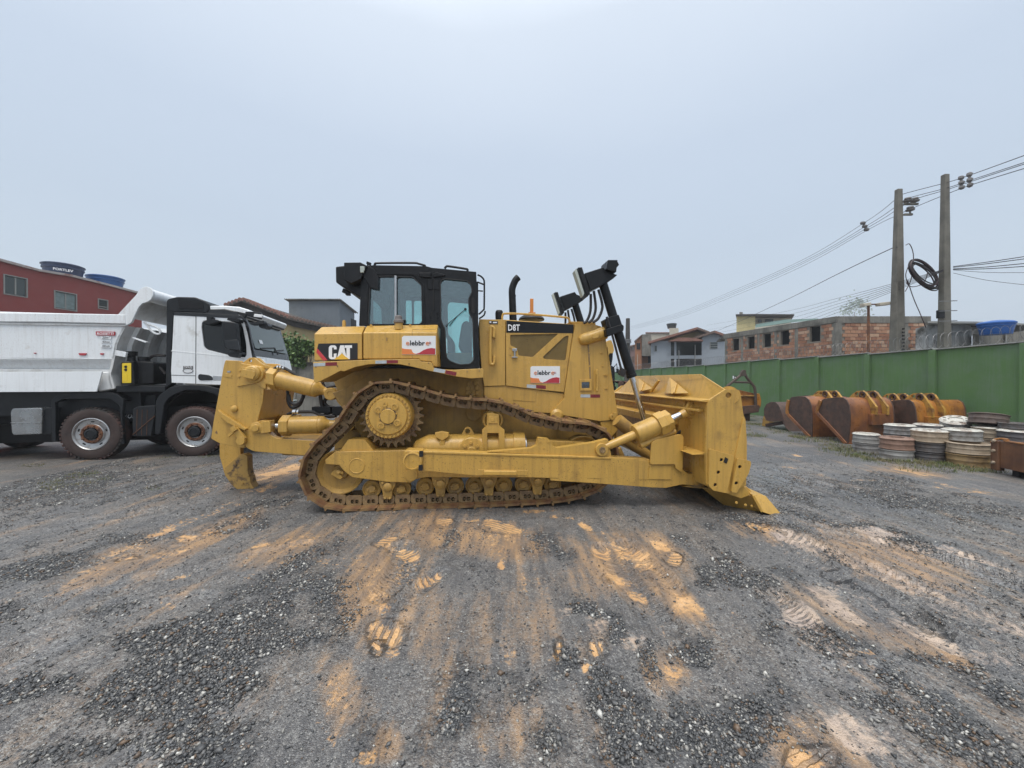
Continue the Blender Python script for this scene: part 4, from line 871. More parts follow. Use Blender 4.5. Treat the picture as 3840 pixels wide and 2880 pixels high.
# ---- sign boards with the hire firm's mark
def sign(z, x0, y0, x1, y1, yl, parent):
    W, Hh = x1-x0, y1-y0; P = lambda *ps: z(*[(x0+a*W, y0+b*Hh) for a, b in ps])
    s = dprism('sign_board', P((.05,0),(1,0),(1,1),(0,1),(0,.08)), yl-.006, yl, 'white_sign', parent, bevel=0)
    dprism('sign_orange', P((0,.66),(.10,.70),(.28,.72),(.30,.82),(.34,.92),(.42,.96),(.45,.985),(0,.985)), yl-.0085, yl-.0062, 'orange_sign', s, bevel=0)
    dprism('sign_red', P((.42,.955),(.52,.90),(.64,.76),(.76,.68),(.88,.65),(.985,.68),(.985,.985),(.42,.985)), yl-.0085, yl-.0062, 'red_sign', s, bevel=0)
    p0 = V3(P((.12,.50),(.2,.5))[0], yl-.0085); p1 = V3(P((.86,.50),(.2,.5))[0], yl-.0085); p2 = V3(P((.12,.25),(.2,.2))[0], yl-.0085)
    w = (p1-p0).length; h = (p2-p0).length; ux = (p1-p0).normalized()
    lettering('e', M['orange_sign'], s, p0, ux, (0,0,1), w*.135, h*.74)
    lettering('lebbr', M['ink'], s, p0 + ux*w*.16, ux, (0,0,1), w*.60, h, bold=.022)
    lettering('e', M['orange_sign'], s, p0 + ux*w*.79, ux, (0,0,1), w*.135, h*.74)
    mb = MB(); c = p0 + ux*w*.92 + Vector((0,-.001,h*.45))
    for a in (20, 60, -25): mb.bar(c, c + Vector((math.cos(R(a)), 0, math.sin(R(a))))*w*.09, .002, .006, up=(0,1,0))
    mb.build('sign_spark', M['red_sign'], s)
    return s
sign(Z2, 1230, 184, 1507, 344, EY-.012, hd)

# ---- stacks and fittings on the hood
ex = smooth_path([V3(p, -.15) for p in Z5((262,880),(258,700),(248,560),(250,470),(272,400),(298,350),(330,318))], 6)
mb = MB(); r0 = .060
mb.cyl(V3(Z5((262,890)), -.15), V3(Z5((250,560)), -.15), .062, .058, 22)
mb.tube(ex[12:], .057, 22); mb.lathe([(.060,0),(.060,.03)], V3(Z5((252,575)), -.15), (0,0,1), 22)
st = mb.build('exhaust_stack', M['black'], dz, 0, ang=50)
mb = MB(); v = V3(Z5((78,875)), -.2); mb.lathe([(.062,-.02),(.066,.10),(.058,.135),(.045,.15),(0,.152)], v, (0,0,1), 24); mb.build('breather_cap', M['black'], dz)
v = V3(Z5((505,885)), 0.0); mb = MB().lathe([(.02,-.02),(.215,-.005),(.222,.015),(.20,.045),(.12,.095),(.05,.11),(0,.11)], v, (0,0,1), 36); mb.build('air_precleaner', M['black'], dz)
mb = MB(); v2 = V3(Z5((508,800)), 0.0); mb.obox(v2 + Vector((0,0,.12)), (.030,0,0), (0,.012,0), (0,0,.14)); mb.obox(v2 + Vector((0,0,-.0)), (.06,0,0), (0,.05,0), (0,0,.02)); mb.build('beacon_post', paint('orange_beacon', (.62, .23, .05), .5, dirt=(.25,.10,.04)), dz, .008)
yrail(Z5((118,875),(122,825),(170,797),(500,808),(930,845),(990,860),(1008,880),(1012,912)), -.55, .016, name='hood_rail')

# ---- lift cylinders with lamps, one each side
def lift(y, near):
    s = y + .80
    top, bot = V3(Z5((1450,400)), -.80), V3(Z5((1828,1615)), -.80); rod = V3(Z3((545,690)), -.80)
    sh = Vector((0, s, 0))
    tbm = MB(); tbm.cyl(top+sh, bot+sh, .068, .074, 24); tbm.lathe([(.080,-.02),(.080,.03),(.04,.034)], bot+sh, (bot-top), 24)
    c = tbm.build('lift_cylinder', M['black'], dz, .004, ang=40)
    MB().cyl(bot+sh, rod+sh, .042, None, 20).build('chrome_rod', M['chrome'], c)
    mb = MB(); mb.tube([V3(p, -.89)+sh for p in Z5((1500,840),(1580,1100),(1700,1560))], .018, 8); mb.obox(V3(Z5((1705,1575)), -.88)+sh, (.04,0,-.02), (0,.03,0), (.02,0,.05)); mb.build('oil_pipe', M['hose'], c)
    yk = [(x, z) for x, z in D.pts(Z5((1482,1005),(1700,938),(1725,965),(1720,1025),(1515,1105),(1495,1085)), -.90)]
    MB().prism(yk, -.92+s, -.68+s).build('cylinder_yoke', M['black'], c, .01)
    yk = D.pts(Z5((1470,880),(1540,840),(1660,812),(1705,950),(1500,990)), -.88); MB().prism(yk, -.89+s, -.70+s).build('yoke_head', M['black'], c, .008)
    hb = D.pts(Z5((1205,268),(1450,190),(1482,236),(1636,290),(1582,338),(1565,350),(1500,385),(1290,498)), -.92)
    MB().prism(hb, -.94+s, -.66+s).build('lamp_bracket', M['black'], c, .006)
    fr = D.pts(Z5((1118,190),(1170,188),(1278,535),(1240,580)), -.98); lm_ = MB().prism(fr, -1.0+s, -.74+s).build('lamp_frame', M['black'], c, .005)
    ln = D.pts(Z5((1072,232),(1100,196),(1205,530),(1184,572)), -.98); MB().prism(ln, -.985+s, (-.86 if near else -.93)+s).build('lamp_lens', M['lens'], lm_, .004)
    hs = MB()
    for pl in (((1290,540),(1285,760),(1240,890),(1195,925)), ((1330,500),(1355,720),(1320,860),(1260,920)), ((1390,480),(1435,640),(1440,740),(1390,860),(1320,915))):
        hs.tube(smooth_path([V3(p, -.80)+sh for p in Z5(*pl)], 6), .021, 8)
    hs.build('lamp_hose', M['hose'], c)
    if near:
        MB().prism(D.pts(Z5((1512,92),(1640,92),(1622,252),(1490,212)), -1.0), -1.02, -.72).build('work_lamp', M['black'], c, .006)
        MB().prism(D.pts(Z5((1640,100),(1665,152),(1632,190)), -1.0), -1.0, -.74).build('lamp_hood', M['black'], c)
    return c
t = NT('lamp_lens_glass'); t.set(Base_Color=(.42,.46,.42), Roughness=.12); M['lens'] = t.m
lift(-.80, True); lift(.80, False)

# ---- cab
CY = -.84
cab_o = Z4((560,332),(575,100),(700,95),(1240,105),(1300,122),(1758,164),(1772,480),(1793,1162),(1690,1168),(1540,1164),(1390,1148),(1384,745),(1368,712),(543,722))
w1 = Z4((642,705),(660,335),(742,215),(908,212),(912,705)); w2 = Z4((936,705),(936,218),(1098,220),(1188,306),(1194,680),(1170,705))
w3 = Z4((1390,275),(1420,238),(1668,262),(1702,300),(1712,372),(1674,445),(1680,592),(1718,652),(1730,1080),(1690,1118),(1580,1122),(1482,1085),(1450,1040),(1438,760),(1395,660))
cabm = dprism('cab', cab_o, CY, CY+.06, 'black', bevel=.010, holes=[(w1, .03), (w2, .03), (w3, .03)])
# far side of the cab, roof, front and rear frames
po = D.pts(cab_o, CY); ph = [round_poly(D.pts(w, CY), .03) for w in (w1, w2, w3)]
MB().prism(po, -CY-.06, -CY, ph).build('cab_side', M['black'], cabm, .008)
zr = V3(Z4((900,100)), CY).z; zl = V3(Z4((900,712)), CY).z; zd = V3(Z4((1600,1165)), CY).z
xr, xm, xf = V3(Z4((560,500)), CY).x, V3(Z4((1380,720)), CY).x, V3(Z4((1780,600)), CY).x
rp = D.pts(Z4((565,103),(700,97),(1240,107),(1300,124),(1756,166),(1758,215),(1300,185),(575,165)), CY)
MB().prism(rp, CY+.06, -CY-.06).build('cab_roof', M['black'], cabm, .008)
for x0_, x1_, zz0, nm in ((xr, xr+.05, zl, 'rear_frame'), (xf-.05, xf, zd, 'front_frame')):
    mb = MB(); zt_ = zr-.18
    mb.prism([(CY+.06,zz0),(-CY-.06,zz0),(-CY-.06,zt_),(CY+.06,zt_)], x0_, x1_, [round_poly([(CY+.14,zz0+.12),(-CY-.14,zz0+.12),(-CY-.14,zt_-.08),(CY+.14,zt_-.08)], .05)], axis='x'); mb.build(nm, M['black'], cabm, .006)
    MB().box(x0_+.02, x0_+.026, CY+.13, -CY-.13, zz0+.11, zt_-.07).build('pane', M['glass_cab'], cabm)
for w in (w1, w2, w3):
    dprism('pane', w, CY+.030, CY+.034, 'glass_cab', cabm, bevel=0)
    MB().prism(D.pts(w, CY), -CY-.036, -CY-.032).build('pane', M['glass_cab'], cabm)
# window seals, raised
def ring(name, outline, y0, y1, wd, m, parent, r=.03):
    po_ = round_poly(D.pts(outline, y1), r); c = Vector((sum(p[0] for p in po_)/len(po_), sum(p[1] for p in po_)/len(po_)))
    out = []
    n = len(po_)
    area = sum(po_[i][0]*po_[(i+1)%n][1]-po_[(i+1)%n][0]*po_[i][1] for i in range(n)); sg = 1 if area > 0 else -1
    for i in range(n):
        a, b = Vector(po_[i-1]), Vector(po_[(i+1) % n]); d = (b-a).normalized(); out.append((po_[i][0] + d.y*wd*sg, po_[i][1] - d.x*wd*sg))
    MB().prism(out, y0, y1, [po_]).build(name, M[m], parent)
ring('window_seal', w1[:1] + w1[1:], CY-.008, CY+.001, .012, 'rubber', cabm); ring('window_seal', w2, CY-.008, CY+.001, .012, 'rubber', cabm); ring('window_seal', w3, CY-.010, CY+.001, .014, 'rubber', cabm)
for frame_o in (Z4((620,705),(640,190),(690,185),(1110,188),(1215,290),(1228,700),(1190,714),(630,716)),):
    ring('window_frame', frame_o, CY-.014, CY+.001, -.010, 'black', cabm)
MB().bar(V3(Z4((922,205)), CY-.006), V3(Z4((922,712)), CY-.006), .03, .02, up=(0,1,0)).build('window_bar', M['steel'], cabm, .003)
mb = MB(); mb.bar(V3(Z4((1312,175)), CY-.004), V3(Z4((1318,560)), CY-.004), .012, .016, up=(0,1,0)); mb.build('door_gap', M['dark'], cabm)
mb = MB(); bolts(mb, Z4((1275,268),(1275,300),(1275,325),(1345,270),(1345,295),(1350,330),(1278,590),(1278,625),(1280,658),(1355,590),(1357,625),(1358,658)), CY, .012, .008); mb.build('hinge_bolts', M['black'], cabm)
dprism('door_hinge', Z4((1250,245),(1300,240),(1305,345),(1255,345)), CY-.014, CY, 'black', cabm, bevel=.004); dprism('door_hinge', Z4((1318,245),(1370,250),(1372,352),(1320,350)), CY-.014, CY, 'black', cabm, bevel=.004)
dprism('rain_gutter', Z4((1165,172),(1290,172),(1285,222),(1175,215)), CY-.03, CY, 'black', cabm, bevel=.006); dprism('rain_gutter', Z4((1305,190),(1340,165),(1440,195),(1400,210),(1310,218)), CY-.03, CY, 'black', cabm, bevel=.006)
dprism('door_handle', Z4((1705,440),(1735,430),(1748,470),(1745,590),(1728,602),(1708,580)), CY-.02, CY, 'dark', cabm, rnd=.02, bevel=.004)
mb = MB(); mb.bar(V3(Z4((1645,552)), CY-.02), V3(Z4((1438,728)), CY-.02), .008, .010); mb.bar(V3(Z4((1560,625)), CY-.02), V3(Z4((1480,725)), CY-.02), .008, .010); mb.cyl(V3(Z4((1645,552)), CY), V3(Z4((1645,552)), CY-.03), .02, None, 10); mb.build('wiper', M['ink'], cabm)
# interior: seat, console, posts
M['seat'] = paint('seat_cloth', (.055, .062, .062), .9, var=.2)
so = D.pts(Z4((1600,640),(1640,612),(1690,625),(1715,720),(1715,1080),(1620,1075),(1580,1030),(1600,960),(1560,910),(1575,790)), CY)
MB().prism(so, -.34, .30).build('operator_seat', M['seat'], cabm, .04)
MB().prism(D.pts(Z4((1440,760),(1500,830),(1505,1090),(1450,1060)), CY), -.3, .5).build('console', M['seat'], cabm, .03)
MB().box(xr+.06, xf-.06, CY+.07, -CY-.07, zd, zd+.04).build('cab_floor', M['black'], cabm)
mb = MB(); mb.box(V3(Z4((745,500)), CY).x, V3(Z4((845,500)), CY).x, .2, .7, zl, zr-.1); mb.build('seat_back_rest', M['seat'], cabm, .03)
# rails, mirrors' guard, rear air unit with its lamp box
yrail(Z4((700,100),(712,84),(745,74),(1100,72),(1160,80),(1235,102)), CY+.06, .016, 'black', 'roof_rail', parent=cabm)
yrail(Z4((1432,130),(1445,112),(1475,107),(1640,132),(1668,142),(1665,160)), CY+.06, .017, 'black', 'roof_rail', parent=cabm)
gr = MB()
for yy in (CY+.02, CY+.30):
    gr.tube(smooth_path([V3(p, yy) for p in Z4((1772,195),(1808,212),(1836,245),(1842,300),(1840,530),(1832,560),(1785,605))], 5), .013, 8)
for pz in ((1838,300),(1838,420),(1800,590)): gr.cyl(V3(Z4(pz), CY+.02), V3(Z4(pz), CY+.30), .010, None, 8)
gr.tube(smooth_path([V3(p, CY) for p in Z4((1770,270),(1835,295))], 3), .012, 8); gr.tube(smooth_path([V3(p, CY) for p in Z4((1775,360),(1828,364))], 3), .010, 8); gr.tube(smooth_path([V3(p, CY) for p in Z4((1788,650),(1840,612),(1850,570))], 3), .012, 8)
gr.build('lamp_guard', M['black'], cabm)
un = dprism('air_unit', Z4((297,108),(386,98),(575,100),(650,102),(650,340),(560,432),(300,272)), -.72, .72, 'black', cabm, bevel=.02)
dprism('unit_cover', Z4((385,66),(556,64),(628,100),(560,240),(465,284),(386,250)), -.90, -.70, 'black', cabm, bevel=.01)
dprism('unit_bracket', Z4((560,105),(650,100),(700,140),(745,215),(740,348),(660,330),(620,260),(570,200)), -.87, -.60, 'black', cabm, bevel=.008)
mb = MB(); mb.obox(V3(Z4((578,130)), -.91), (.03,0,0), (0,.012,0), (0,0,.03)); mb.obox(V3(Z4((575,155)), -.91), (.025,0,0), (0,.012,0), (0,0,.025)); mb.build('rear_lamp', M['lens'], cabm, .006)
mb = MB(); mb.tube([V3(p, -.8) for p in Z4((632,62),(634,100))], .012, 6); mb.obox(V3(Z4((645,78)), -.8), (.03,0,-.01), (0,.02,0), (.004,0,.018)); mb.obox(V3(Z4((408,372)), -.4), (.045,0,-.02), (0,.03,0), (.01,0,.03)); mb.obox(V3(Z4((430,385)), -.4), (.03,0,0), (0,.04,0), (0,0,.035)); mb.build('small_lamp', M['black'], cabm, .004)

# ---- side tanks, decals, fender
TY, TT = -1.14, -.93
def tank(front, top, y0, y1, name):
    A_ = [V3(p, y0) for p in front]; B_ = [V3(p, y1) for p in top]; 
    mb = MB(); n = len(A_); mb.loft(A_, B_); back = [Vector((p.x, -.2, p.z)) for p in B_]; mb.loft(B_, back)
    return mb.build(name, M['yellow'], dz, .014)
tk = tank(Z4((76,806),(574,800),(576,1072),(76,1086)), Z4((150,736),(604,727),(600,1075),(150,1086)), TY, TT, 'rear_tank')
tk2 = tank(Z4((586,794),(1352,794),(1356,1150),(1306,1146),(1296,1098),(1174,1090),(1166,1066),(586,1068)), Z4((620,724),(1362,712),(1386,1150),(1306,1146),(1296,1098),(1174,1090),(1166,1066),(620,1068)), TY, TT+.05, 'side_tank')
mb = MB()
for a_, b_ in (((1094,770),(1095,1060)), ((1095,762),(1340,760))): mb.bar(V3(Z4(a_), TY-.001), V3(Z4(b_), TY-.001), .004, .006, up=(0,1,0))
mb.bar(V3(Z4((831,845)), TY-.002), V3(Z4((831,880)), TY-.002), .01, .016, up=(0,1,0)); mb.build('tank_seam', M['track'], tk2)
mb = MB()
for p in ((668,730),(1075,728)): mb.obox(V3(Z4(p), TT), (.014,0,0), (0,.02,0), (0,0,.025))
v = V3(Z4((955,750)), -1.0); mb.lathe([(.062,-.02),(.055,.06),(.05,.085)], v, (0,0,1), 18); mb.build('filler_neck', M['yellow'], tk2, .004)
v = V3(Z4((953,690)), -1.0); mb = MB().lathe([(.062,-.01),(.072,.0),(.068,.03),(.05,.045),(.046,.085),(.03,.098),(0,.098)], v, (0,0,1), 20); mb.build('breather', paint('grey_plastic', (.16,.14,.13), .6), tk2)
mb = MB().lathe([(.025,-.03),(.025,.05),(.018,.075),(0,.08)], V3(Z4((388,722)), -.8), (0,0,1), 14); mb.build('tank_knob', M['yellow'], tk)
# maker's plate: black field, red flash, three letters and the triangle
dprism('maker_plate', Z4((122,908),(528,903),(528,1072),(216,1080),(110,958)), TY-.004, TY-.001, 'ink', tk, bevel=0)
dprism('plate_flash', Z4((109,956),(216,1080),(172,1084),(100,1000)), TY-.005, TY-.001, 'cat_red', tk, bevel=0)
def letter(ps, holes=()): dprism('letter', Z4(*ps), TY-.007, TY-.0045, 'letter_white', tk, bevel=0, holes=[Z4(*h) for h in holes])
letter([(310,968),(282,968),(282,955),(277,948),(268,948),(263,956),(263,1042),(268,1050),(276,1050),(281,1043),(281,1012),(310,1010),(308,1045),(300,1060),(285,1070),(255,1071),(238,1064),(229,1048),(229,950),(238,934),(256,926),(290,926),(303,934),(310,948)])
letter([(348,926),(385,925),(412,1046),(408,1048),(372,1014),(366,996),(360,1014),(322,1048),(318,1046)])
letter([(392,926),(470,925),(470,953),(448,953),(448,1070),(440,1070),(412,1048),(412,953),(392,953)])
dprism('plate_triangle', Z4((360,1006),(440,1071),(284,1073)), TY-.0065, TY-.0042, 'cat_yellow', tk, bevel=0)
sign(Z4, 988, 828, 1338, 1022, TY, tk2)
FYy = -1.33
sk = Z4((64,1102),(300,1090),(700,1074),(1165,1068),(1174,1094),(1290,1100),(1316,1166),(1450,1182),(1540,1180),(1690,1172),(1826,1166),(1836,1180),(1833,1262),(1700,1270),(1530,1247),(1300,1197),(1100,1150),(960,1123),(800,1116),(640,1124),(500,1152),(390,1196)) + Z1((1260,270),(1150,328),(1045,380),(1018,372))
fd = dprism('fender', sk, FYy, FYy+.02, bevel=.006, rnd=.01)
low_edge = [V3(p, FYy) for p in Z1((1018,372),(1045,380),(1150,328),(1260,270)) + Z4((390,1196),(500,1152),(640,1124),(800,1116),(960,1123),(1100,1150),(1300,1197),(1530,1247),(1700,1270),(1833,1262))]
up_edge = [V3(p, FYy) for p in Z4((64,1102),(300,1090),(700,1074),(1165,1068),(1174,1094),(1290,1100),(1316,1166),(1540,1180),(1826,1166))]
mb = MB()
for E, off in ((low_edge, .03), (up_edge, -.002)):
    for a_, b_ in zip(E[:-1], E[1:]):
        q4 = [a_ + Vector((0,.02,off)), b_ + Vector((0,.02,off)), b_ + Vector((0,.02,off-.02)), a_ + Vector((0,.02,off-.02))]
        mb.loft(q4, [Vector((p.x, -.70, p.z)) for p in q4])
mb.build('fender_deck', M['yellow_dirty'], fd)
for q_, red in ((((70,1112),(192,1106),(192,1140),(70,1146)),0), (((195,1105),(314,1100),(314,1136),(195,1140)),1), (((712,1084),(828,1082),(828,1114),(712,1116)),0), (((830,1081),(946,1079),(946,1110),(830,1112)),1), (((1325,1160),(1440,1180),(1428,1216),(1312,1196)),0), (((1444,1182),(1556,1206),(1545,1243),(1436,1220)),1)):
    tape(*Z4(*q_), FYy, fd, red)
mb = MB(); bolts(mb, Z4((95,1150),(320,1141),(1062,1118),(1265,1110),(1665,1198),(1790,1192)), FYy, .010, .005, 8); mb.build('fender_bolts', M['track'], fd)

# ---- ripper
RY = -.56
tb_ = dprism('ripper_beam', Z1((205,172),(350,178),(352,200),(545,230),(585,370),(560,430),(548,560),(500,735),(440,790),(385,810),(390,880),(382,978),(310,970),(150,932),(75,890),(100,720),(130,560),(160,400),(190,230)), RY, RY+.06, rnd=.02, bevel=.008)
MB().prism(round_poly(D.pts(Z1((205,172),(350,178),(500,260),(500,735),(440,790),(382,978),(150,932),(75,890),(130,560)), RY), .02), -RY-.06, -RY).build('beam_plate', M['yellow'], tb_, .008)
MB().prism(D.pts(Z1((215,200),(440,230),(470,430),(545,440),(500,720),(380,800),(370,960),(160,920),(100,860),(140,560)), RY), RY+.06, -RY-.06).build('beam_core', M['yellow'], tb_, .01)
dprism('beam_cap', Z1((350,205),(372,190),(425,150),(470,148),(520,190),(560,215),(700,250),(700,262),(355,222)), RY+.05, RY+.10, parent=tb_, bevel=.006, holes=[[Z1((435+14*math.cos(a), 178+14*math.sin(a))) for a in [2*math.pi*i/12 for i in range(12)]]])
dprism('beam_cap', Z1((470,150),(510,152),(560,200),(575,215),(520,210)), RY+.16, RY+.22, parent=tb_, bevel=.006)
dprism('beam_ledge', Z1((312,410),(345,232),(480,245),(580,360),(575,440),(480,385),(330,412)), RY-.02, RY+.02, parent=tb_, bevel=.006)
pv = V3(Z1((440,292)), RY-.10)
mb = MB().lathe([(.112,.16),(.112,.02),(.09,0),(.075,0),(.073,-.012),(.03,-.014),(.028,-.004),(0,-.004)], pv, (0,1,0), 28)
MB().lathe([(.13,.10),(.13,-.0),(.12,-.01),(0,-.01)], V3(Z1((470,300)), RY-.04), (0,1,0), 28).build('pivot_eye', M['yellow'], tb_, .006)
mb.obox(V3(Z1((420,300)), RY-.085), (.09,0,-.02), (0,.03,0), (.014,0,.055)); mb.build('upper_pivot', M['yellow'], tb_, .005)
mb = MB(); bolts(mb, Z1((350,265),(340,320)), RY, .024, .03); mb.lathe([(.050,0),(.046,-.02),(.02,-.036),(0,-.038)], V3(Z1((292,617)), RY), (0,1,0), 18); mb.build('beam_studs', M['yellow'], tb_, .003)
mb = MB(); mb.prism(D.pts(Z1((140,625),(185,660),(400,800),(385,815),(225,745),(160,680)), RY-.05), RY-.06, RY+.0); mb.build('beam_fin', M['yellow'], tb_, .006)
mb = MB(); mb.bar(V3(Z1((300,800)), RY-.05), V3(Z1((375,900)), RY-.05), .09, .05, up=(0,1,0)); mb.lathe([(.06,.04),(.06,-.02),(0,-.02)], V3(Z1((350,910)), RY-.06), (0,1,0), 18); mb.obox(V3(Z1((290,800)), RY-.08), (.03,0,.02), (0,.03,0), (-.02,0,.03)); mb.obox(V3(Z1((262,845)), RY-.07), (.04,0,.04), (0,.015,0), (-.012,0,.012)); mb.build('lock_link', M['yellow'], tb_, .005)
mb = MB(); mb.obox(V3(Z1((240,278)), RY-.004), (.022,0,0), (0,.003,0), (0,0,.012)); mb.build('serial_tag', M['steel'], tb_)
mb = MB(); mb.obox(V3(Z1((236,312)), RY-.003), (.045,0,-.008), (0,.004,0), (.006,0,.028)); mb.build('weld_pad', M['yellow'], tb_, .004)
mb = MB(); mb.cyl(V3(Z1((130,833)), RY-.0005), V3(Z1((130,833)), RY-.003), .020, None, 14); mb.build('pin_hole', M['track'], tb_)
# shank and tip
sh_ = dprism('ripper_shank', Z1((155,930),(345,970),(345,1030),(410,1050),(415,1150),(425,1230),(400,1290),(300,1330),(240,1270),(190,1170),(155,1050)), -.045, .045, 'yellow', rnd=.01, bevel=.01)
M['tip'] = paint('worn_ripper_tip', (.40, .245, .065), .5, dirt=(.10, .065, .04), dscale=9, dlo=.49, dhi=.62, bump=.3)
dprism('shank_guard', Z1((345,1035),(370,1030),(408,1052),(412,1180),(425,1232),(360,1270),(290,1210),(195,1165)), -.075, .075, 'tip', sh_, rnd=.012, bevel=.01)
dprism('ripper_tip', Z1((185,1168),(290,1200),(360,1262),(428,1235),(440,1300),(478,1362),(345,1378),(262,1310),(205,1225)), -.08, .08, 'tip', sh_, rnd=.01, bevel=.012)
mb = MB(); bolts(mb, Z1((295,1132),(362,1300)), -.08, .022, .01, 10); mb.build('tip_pins', M['tip'], sh_)
# hydraulic cylinders of the ripper; each: hex head, barrel, rod, eye
def rcyl(p_rod, p_head0, p_head1, p_end, p_pin, y, rb, rh, rr_):
    a_, h0, h1, e_, pn = (V3(Z1(p), y) for p in (p_rod, p_head0, p_head1, p_end, p_pin)); ax_ = (e_-h0).normalized()
    c = MB().cyl(h1, e_, rb, rb*1.02, 28).build('ripper_cylinder', M['yellow'], dz, .006, ang=40)
    MB().lathe([(rh*.6,-.005),(rh,0),(rh,(h1-h0).length),(rb,(h1-h0).length+.01)], h0, ax_, 6, up=(0,0,1)).build('cylinder_head', M['yellow'], c, .010, ang=20)
    MB().cyl(a_, h0 + ax_*.02, rr_, None, 18).build('chrome_rod', M['chrome'], c)
    mb = MB(); mb.lathe([(rb*1.0,0),(rb*.98,.05),(rb*.62,.10),(rb*.45,.16)], e_, ax_, 24); mb.cyl(e_ + ax_*.12, pn, rb*.5, rb*.42, 16); mb.build('cylinder_base', M['yellow'], c, .004, ang=40)
    mb = MB(); mb.lathe([(.092,.10),(.092,-.08),(.085,-.09),(.045,-.09),(.043,-.084),(0,-.084)], pn, (0,1,0), 24); mb.build('base_pin', M['yellow'], c)
    return c
for yy in (-.50, .42):
    rcyl((530,318), (618,335), (690,350), (1020,432), (1185,480), yy, .125, .165, .045)
    rcyl((600,775), (728,772), (810,768), (1075,762), (1350,760), yy+.02, .130, .160, .045)
    la = D.pts(Z1((385,820),(430,770),(475,735),(540,722),(590,735),(600,780),(600,830),(635,870),(690,890),(1030,912),(1060,1050),(930,1045),(470,1008),(400,975),(380,930)), yy-.06)
    o = MB().prism(round_poly(la, .03), yy-.06, yy+.06).build('ripper_arm', M['yellow'], dz, .012)
    v = V3(Z1((498,790)), -.50-.06); v.y = yy-.06; mb = MB().lathe([(.085,.02),(.085,-.03),(.05,-.04),(.05,-.06),(0,-.06)], v, (0,1,0), 24); mb.obox(v + Vector((.13,.03,.01)), (.07,0,.01), (0,.06,0), (0,0,.085)); mb.build('arm_pin', M['yellow'], o, .006)
MB().prism(D.pts(Z1((690,880),(1060,905),(1060,1040),(760,1030)), -.3), -.42, .42).build('arm_crossbeam', M['yellow_dirty'], dz, .02)
# hydraulic hoses of the ripper
hz = MB(); H_ = lambda pts, y, r=.022: hz.tube(smooth_path([V3(p, y) for p in ZR(*pts)], 6), r, 8)
H_([(430,230),(440,330),(440,470),(500,590),(590,600),(690,540),(750,420),(790,300)], -.35); H_([(460,330),(490,470),(560,530),(650,520),(720,450),(760,330)], -.45)
H_([(1110,300),(1120,420),(1150,560),(1200,690)], -.35, .028); H_([(1350,400),(1230,420),(1200,500),(1270,580),(1400,620),(1560,610)], -.3, .028)
H_([(430,740),(560,690),(700,690),(950,690),(1080,740),(1180,770),(1420,780)], -.42, .024); H_([(1200,760),(1300,700),(1450,690),(1600,650)], -.3, .03); H_([(1220,760),(1300,790),(1450,770)], -.35, .024)
H_([(1250,180),(1440,150),(1600,190),(1800,230)], -.5, .02); H_([(1150,60),(1210,170),(1300,180)], -.4, .02)
hz.tube(smooth_path([V3(p, -.50) for p in Z1((650,255),(690,235),(745,245),(800,275),(840,300),(885,335))], 6), .022, 8)
hz.build('hydraulic_hose', M['hose'], dz)
mb = MB()
for p in ((690,238),(715,240),(740,247)): v = V3(Z1(p), -.50); mb.cyl(v - Vector((.012,0,0)), v + Vector((.012,0,0)), .030, None, 8)
for p in ((560,690),(590,690),(650,690)): v = V3(ZR(p), -.42); mb.cyl(v - Vector((.012,0,0)), v + Vector((.012,0,0)), .032, None, 8)
mb.build('hose_fittings', M['chrome'], dz)
mb = MB(); v = V3(ZR((1180,640)), -.3); mb.obox(v, (.14,0,0), (0,.1,0), (0,0,.05)); mb.obox(v + Vector((.28,0,-.02)), (.12,0,0), (0,.1,0), (0,0,.07)); mb.build('valve_block', M['black'], dz, .01)
# ================================================================ TIPPER TRUCK
T = Frame(-7.45, 9.97, R(11.1))
T1 = zoom(0, 960, 2.1274); T2 = zoom(500, 1060, 2.44)
tr = thing('dump_truck', 'white four-axle tipper truck with black chassis parked behind the ripper', 'truck', T.o, T.yaw)
TW = -1.25
M['truck_white'] = paint('truck_white_paint', (.80, .83, .85), .32, var=.05, vscale=1.2, dirt=(.42, .40, .36), dscale=3, dlo=.60, dhi=.82, streak=.18, scol=(.40,.38,.34), coat=.3)
M['bed_white'] = paint('tipper_bed_paint', (.77, .80, .82), .42, var=.05, vscale=1.5, dirt=(.44, .38, .31), dscale=2.4, dlo=.62, dhi=.84, streak=.22, scol=(.36,.31,.26), grime=((.25,.12,.09), .5))
M['bed_grey'] = paint('tipper_headboard_paint', (.70, .71, .71), .55, var=.12, vscale=2, dirt=(.45, .43, .40), dscale=3, dlo=.5, dhi=.75, streak=.2)
M['tyre'] = paint('dusty_tyre', (.022, .020, .019), .75, var=.3, dirt=(.075, .035, .028), dscale=3, dlo=.42, dhi=.62, bump=.3, bscale=30)
M['tyre_wall'] = paint('reddish_tyre_wall', (.046, .029, .025), .7, var=.25, dirt=(.030, .020, .018), dscale=6, dlo=.5, dhi=.7, bump=.2, bscale=30)
M['rim_alu'] = paint('polished_rim', (.44, .445, .45), .36, metal=.75, var=.1, dirt=(.28, .22, .18), dscale=8, dlo=.58, dhi=.75)
M['rust'] = paint('rusty_iron', (.115, .052, .030), .75, var=.3, vscale=8, dirt=(.26, .11, .045), dscale=7, dlo=.48, dhi=.66, bump=.4, bscale=40)
M['plastic'] = paint('dark_grey_plastic', (.012, .014, .017), .48, var=.2, dirt=(.030,.029,.027), dscale=3, dlo=.58, dhi=.8, spec=.3)
M['black_gloss'] = plain('black_gloss', (.010, .011, .013), .18)
M['windscreen'] = plain('windscreen_tint', (.085, .110, .100), .06)
M['dark_glass'] = plain('dark_side_glass', (.006, .008, .009), .07)
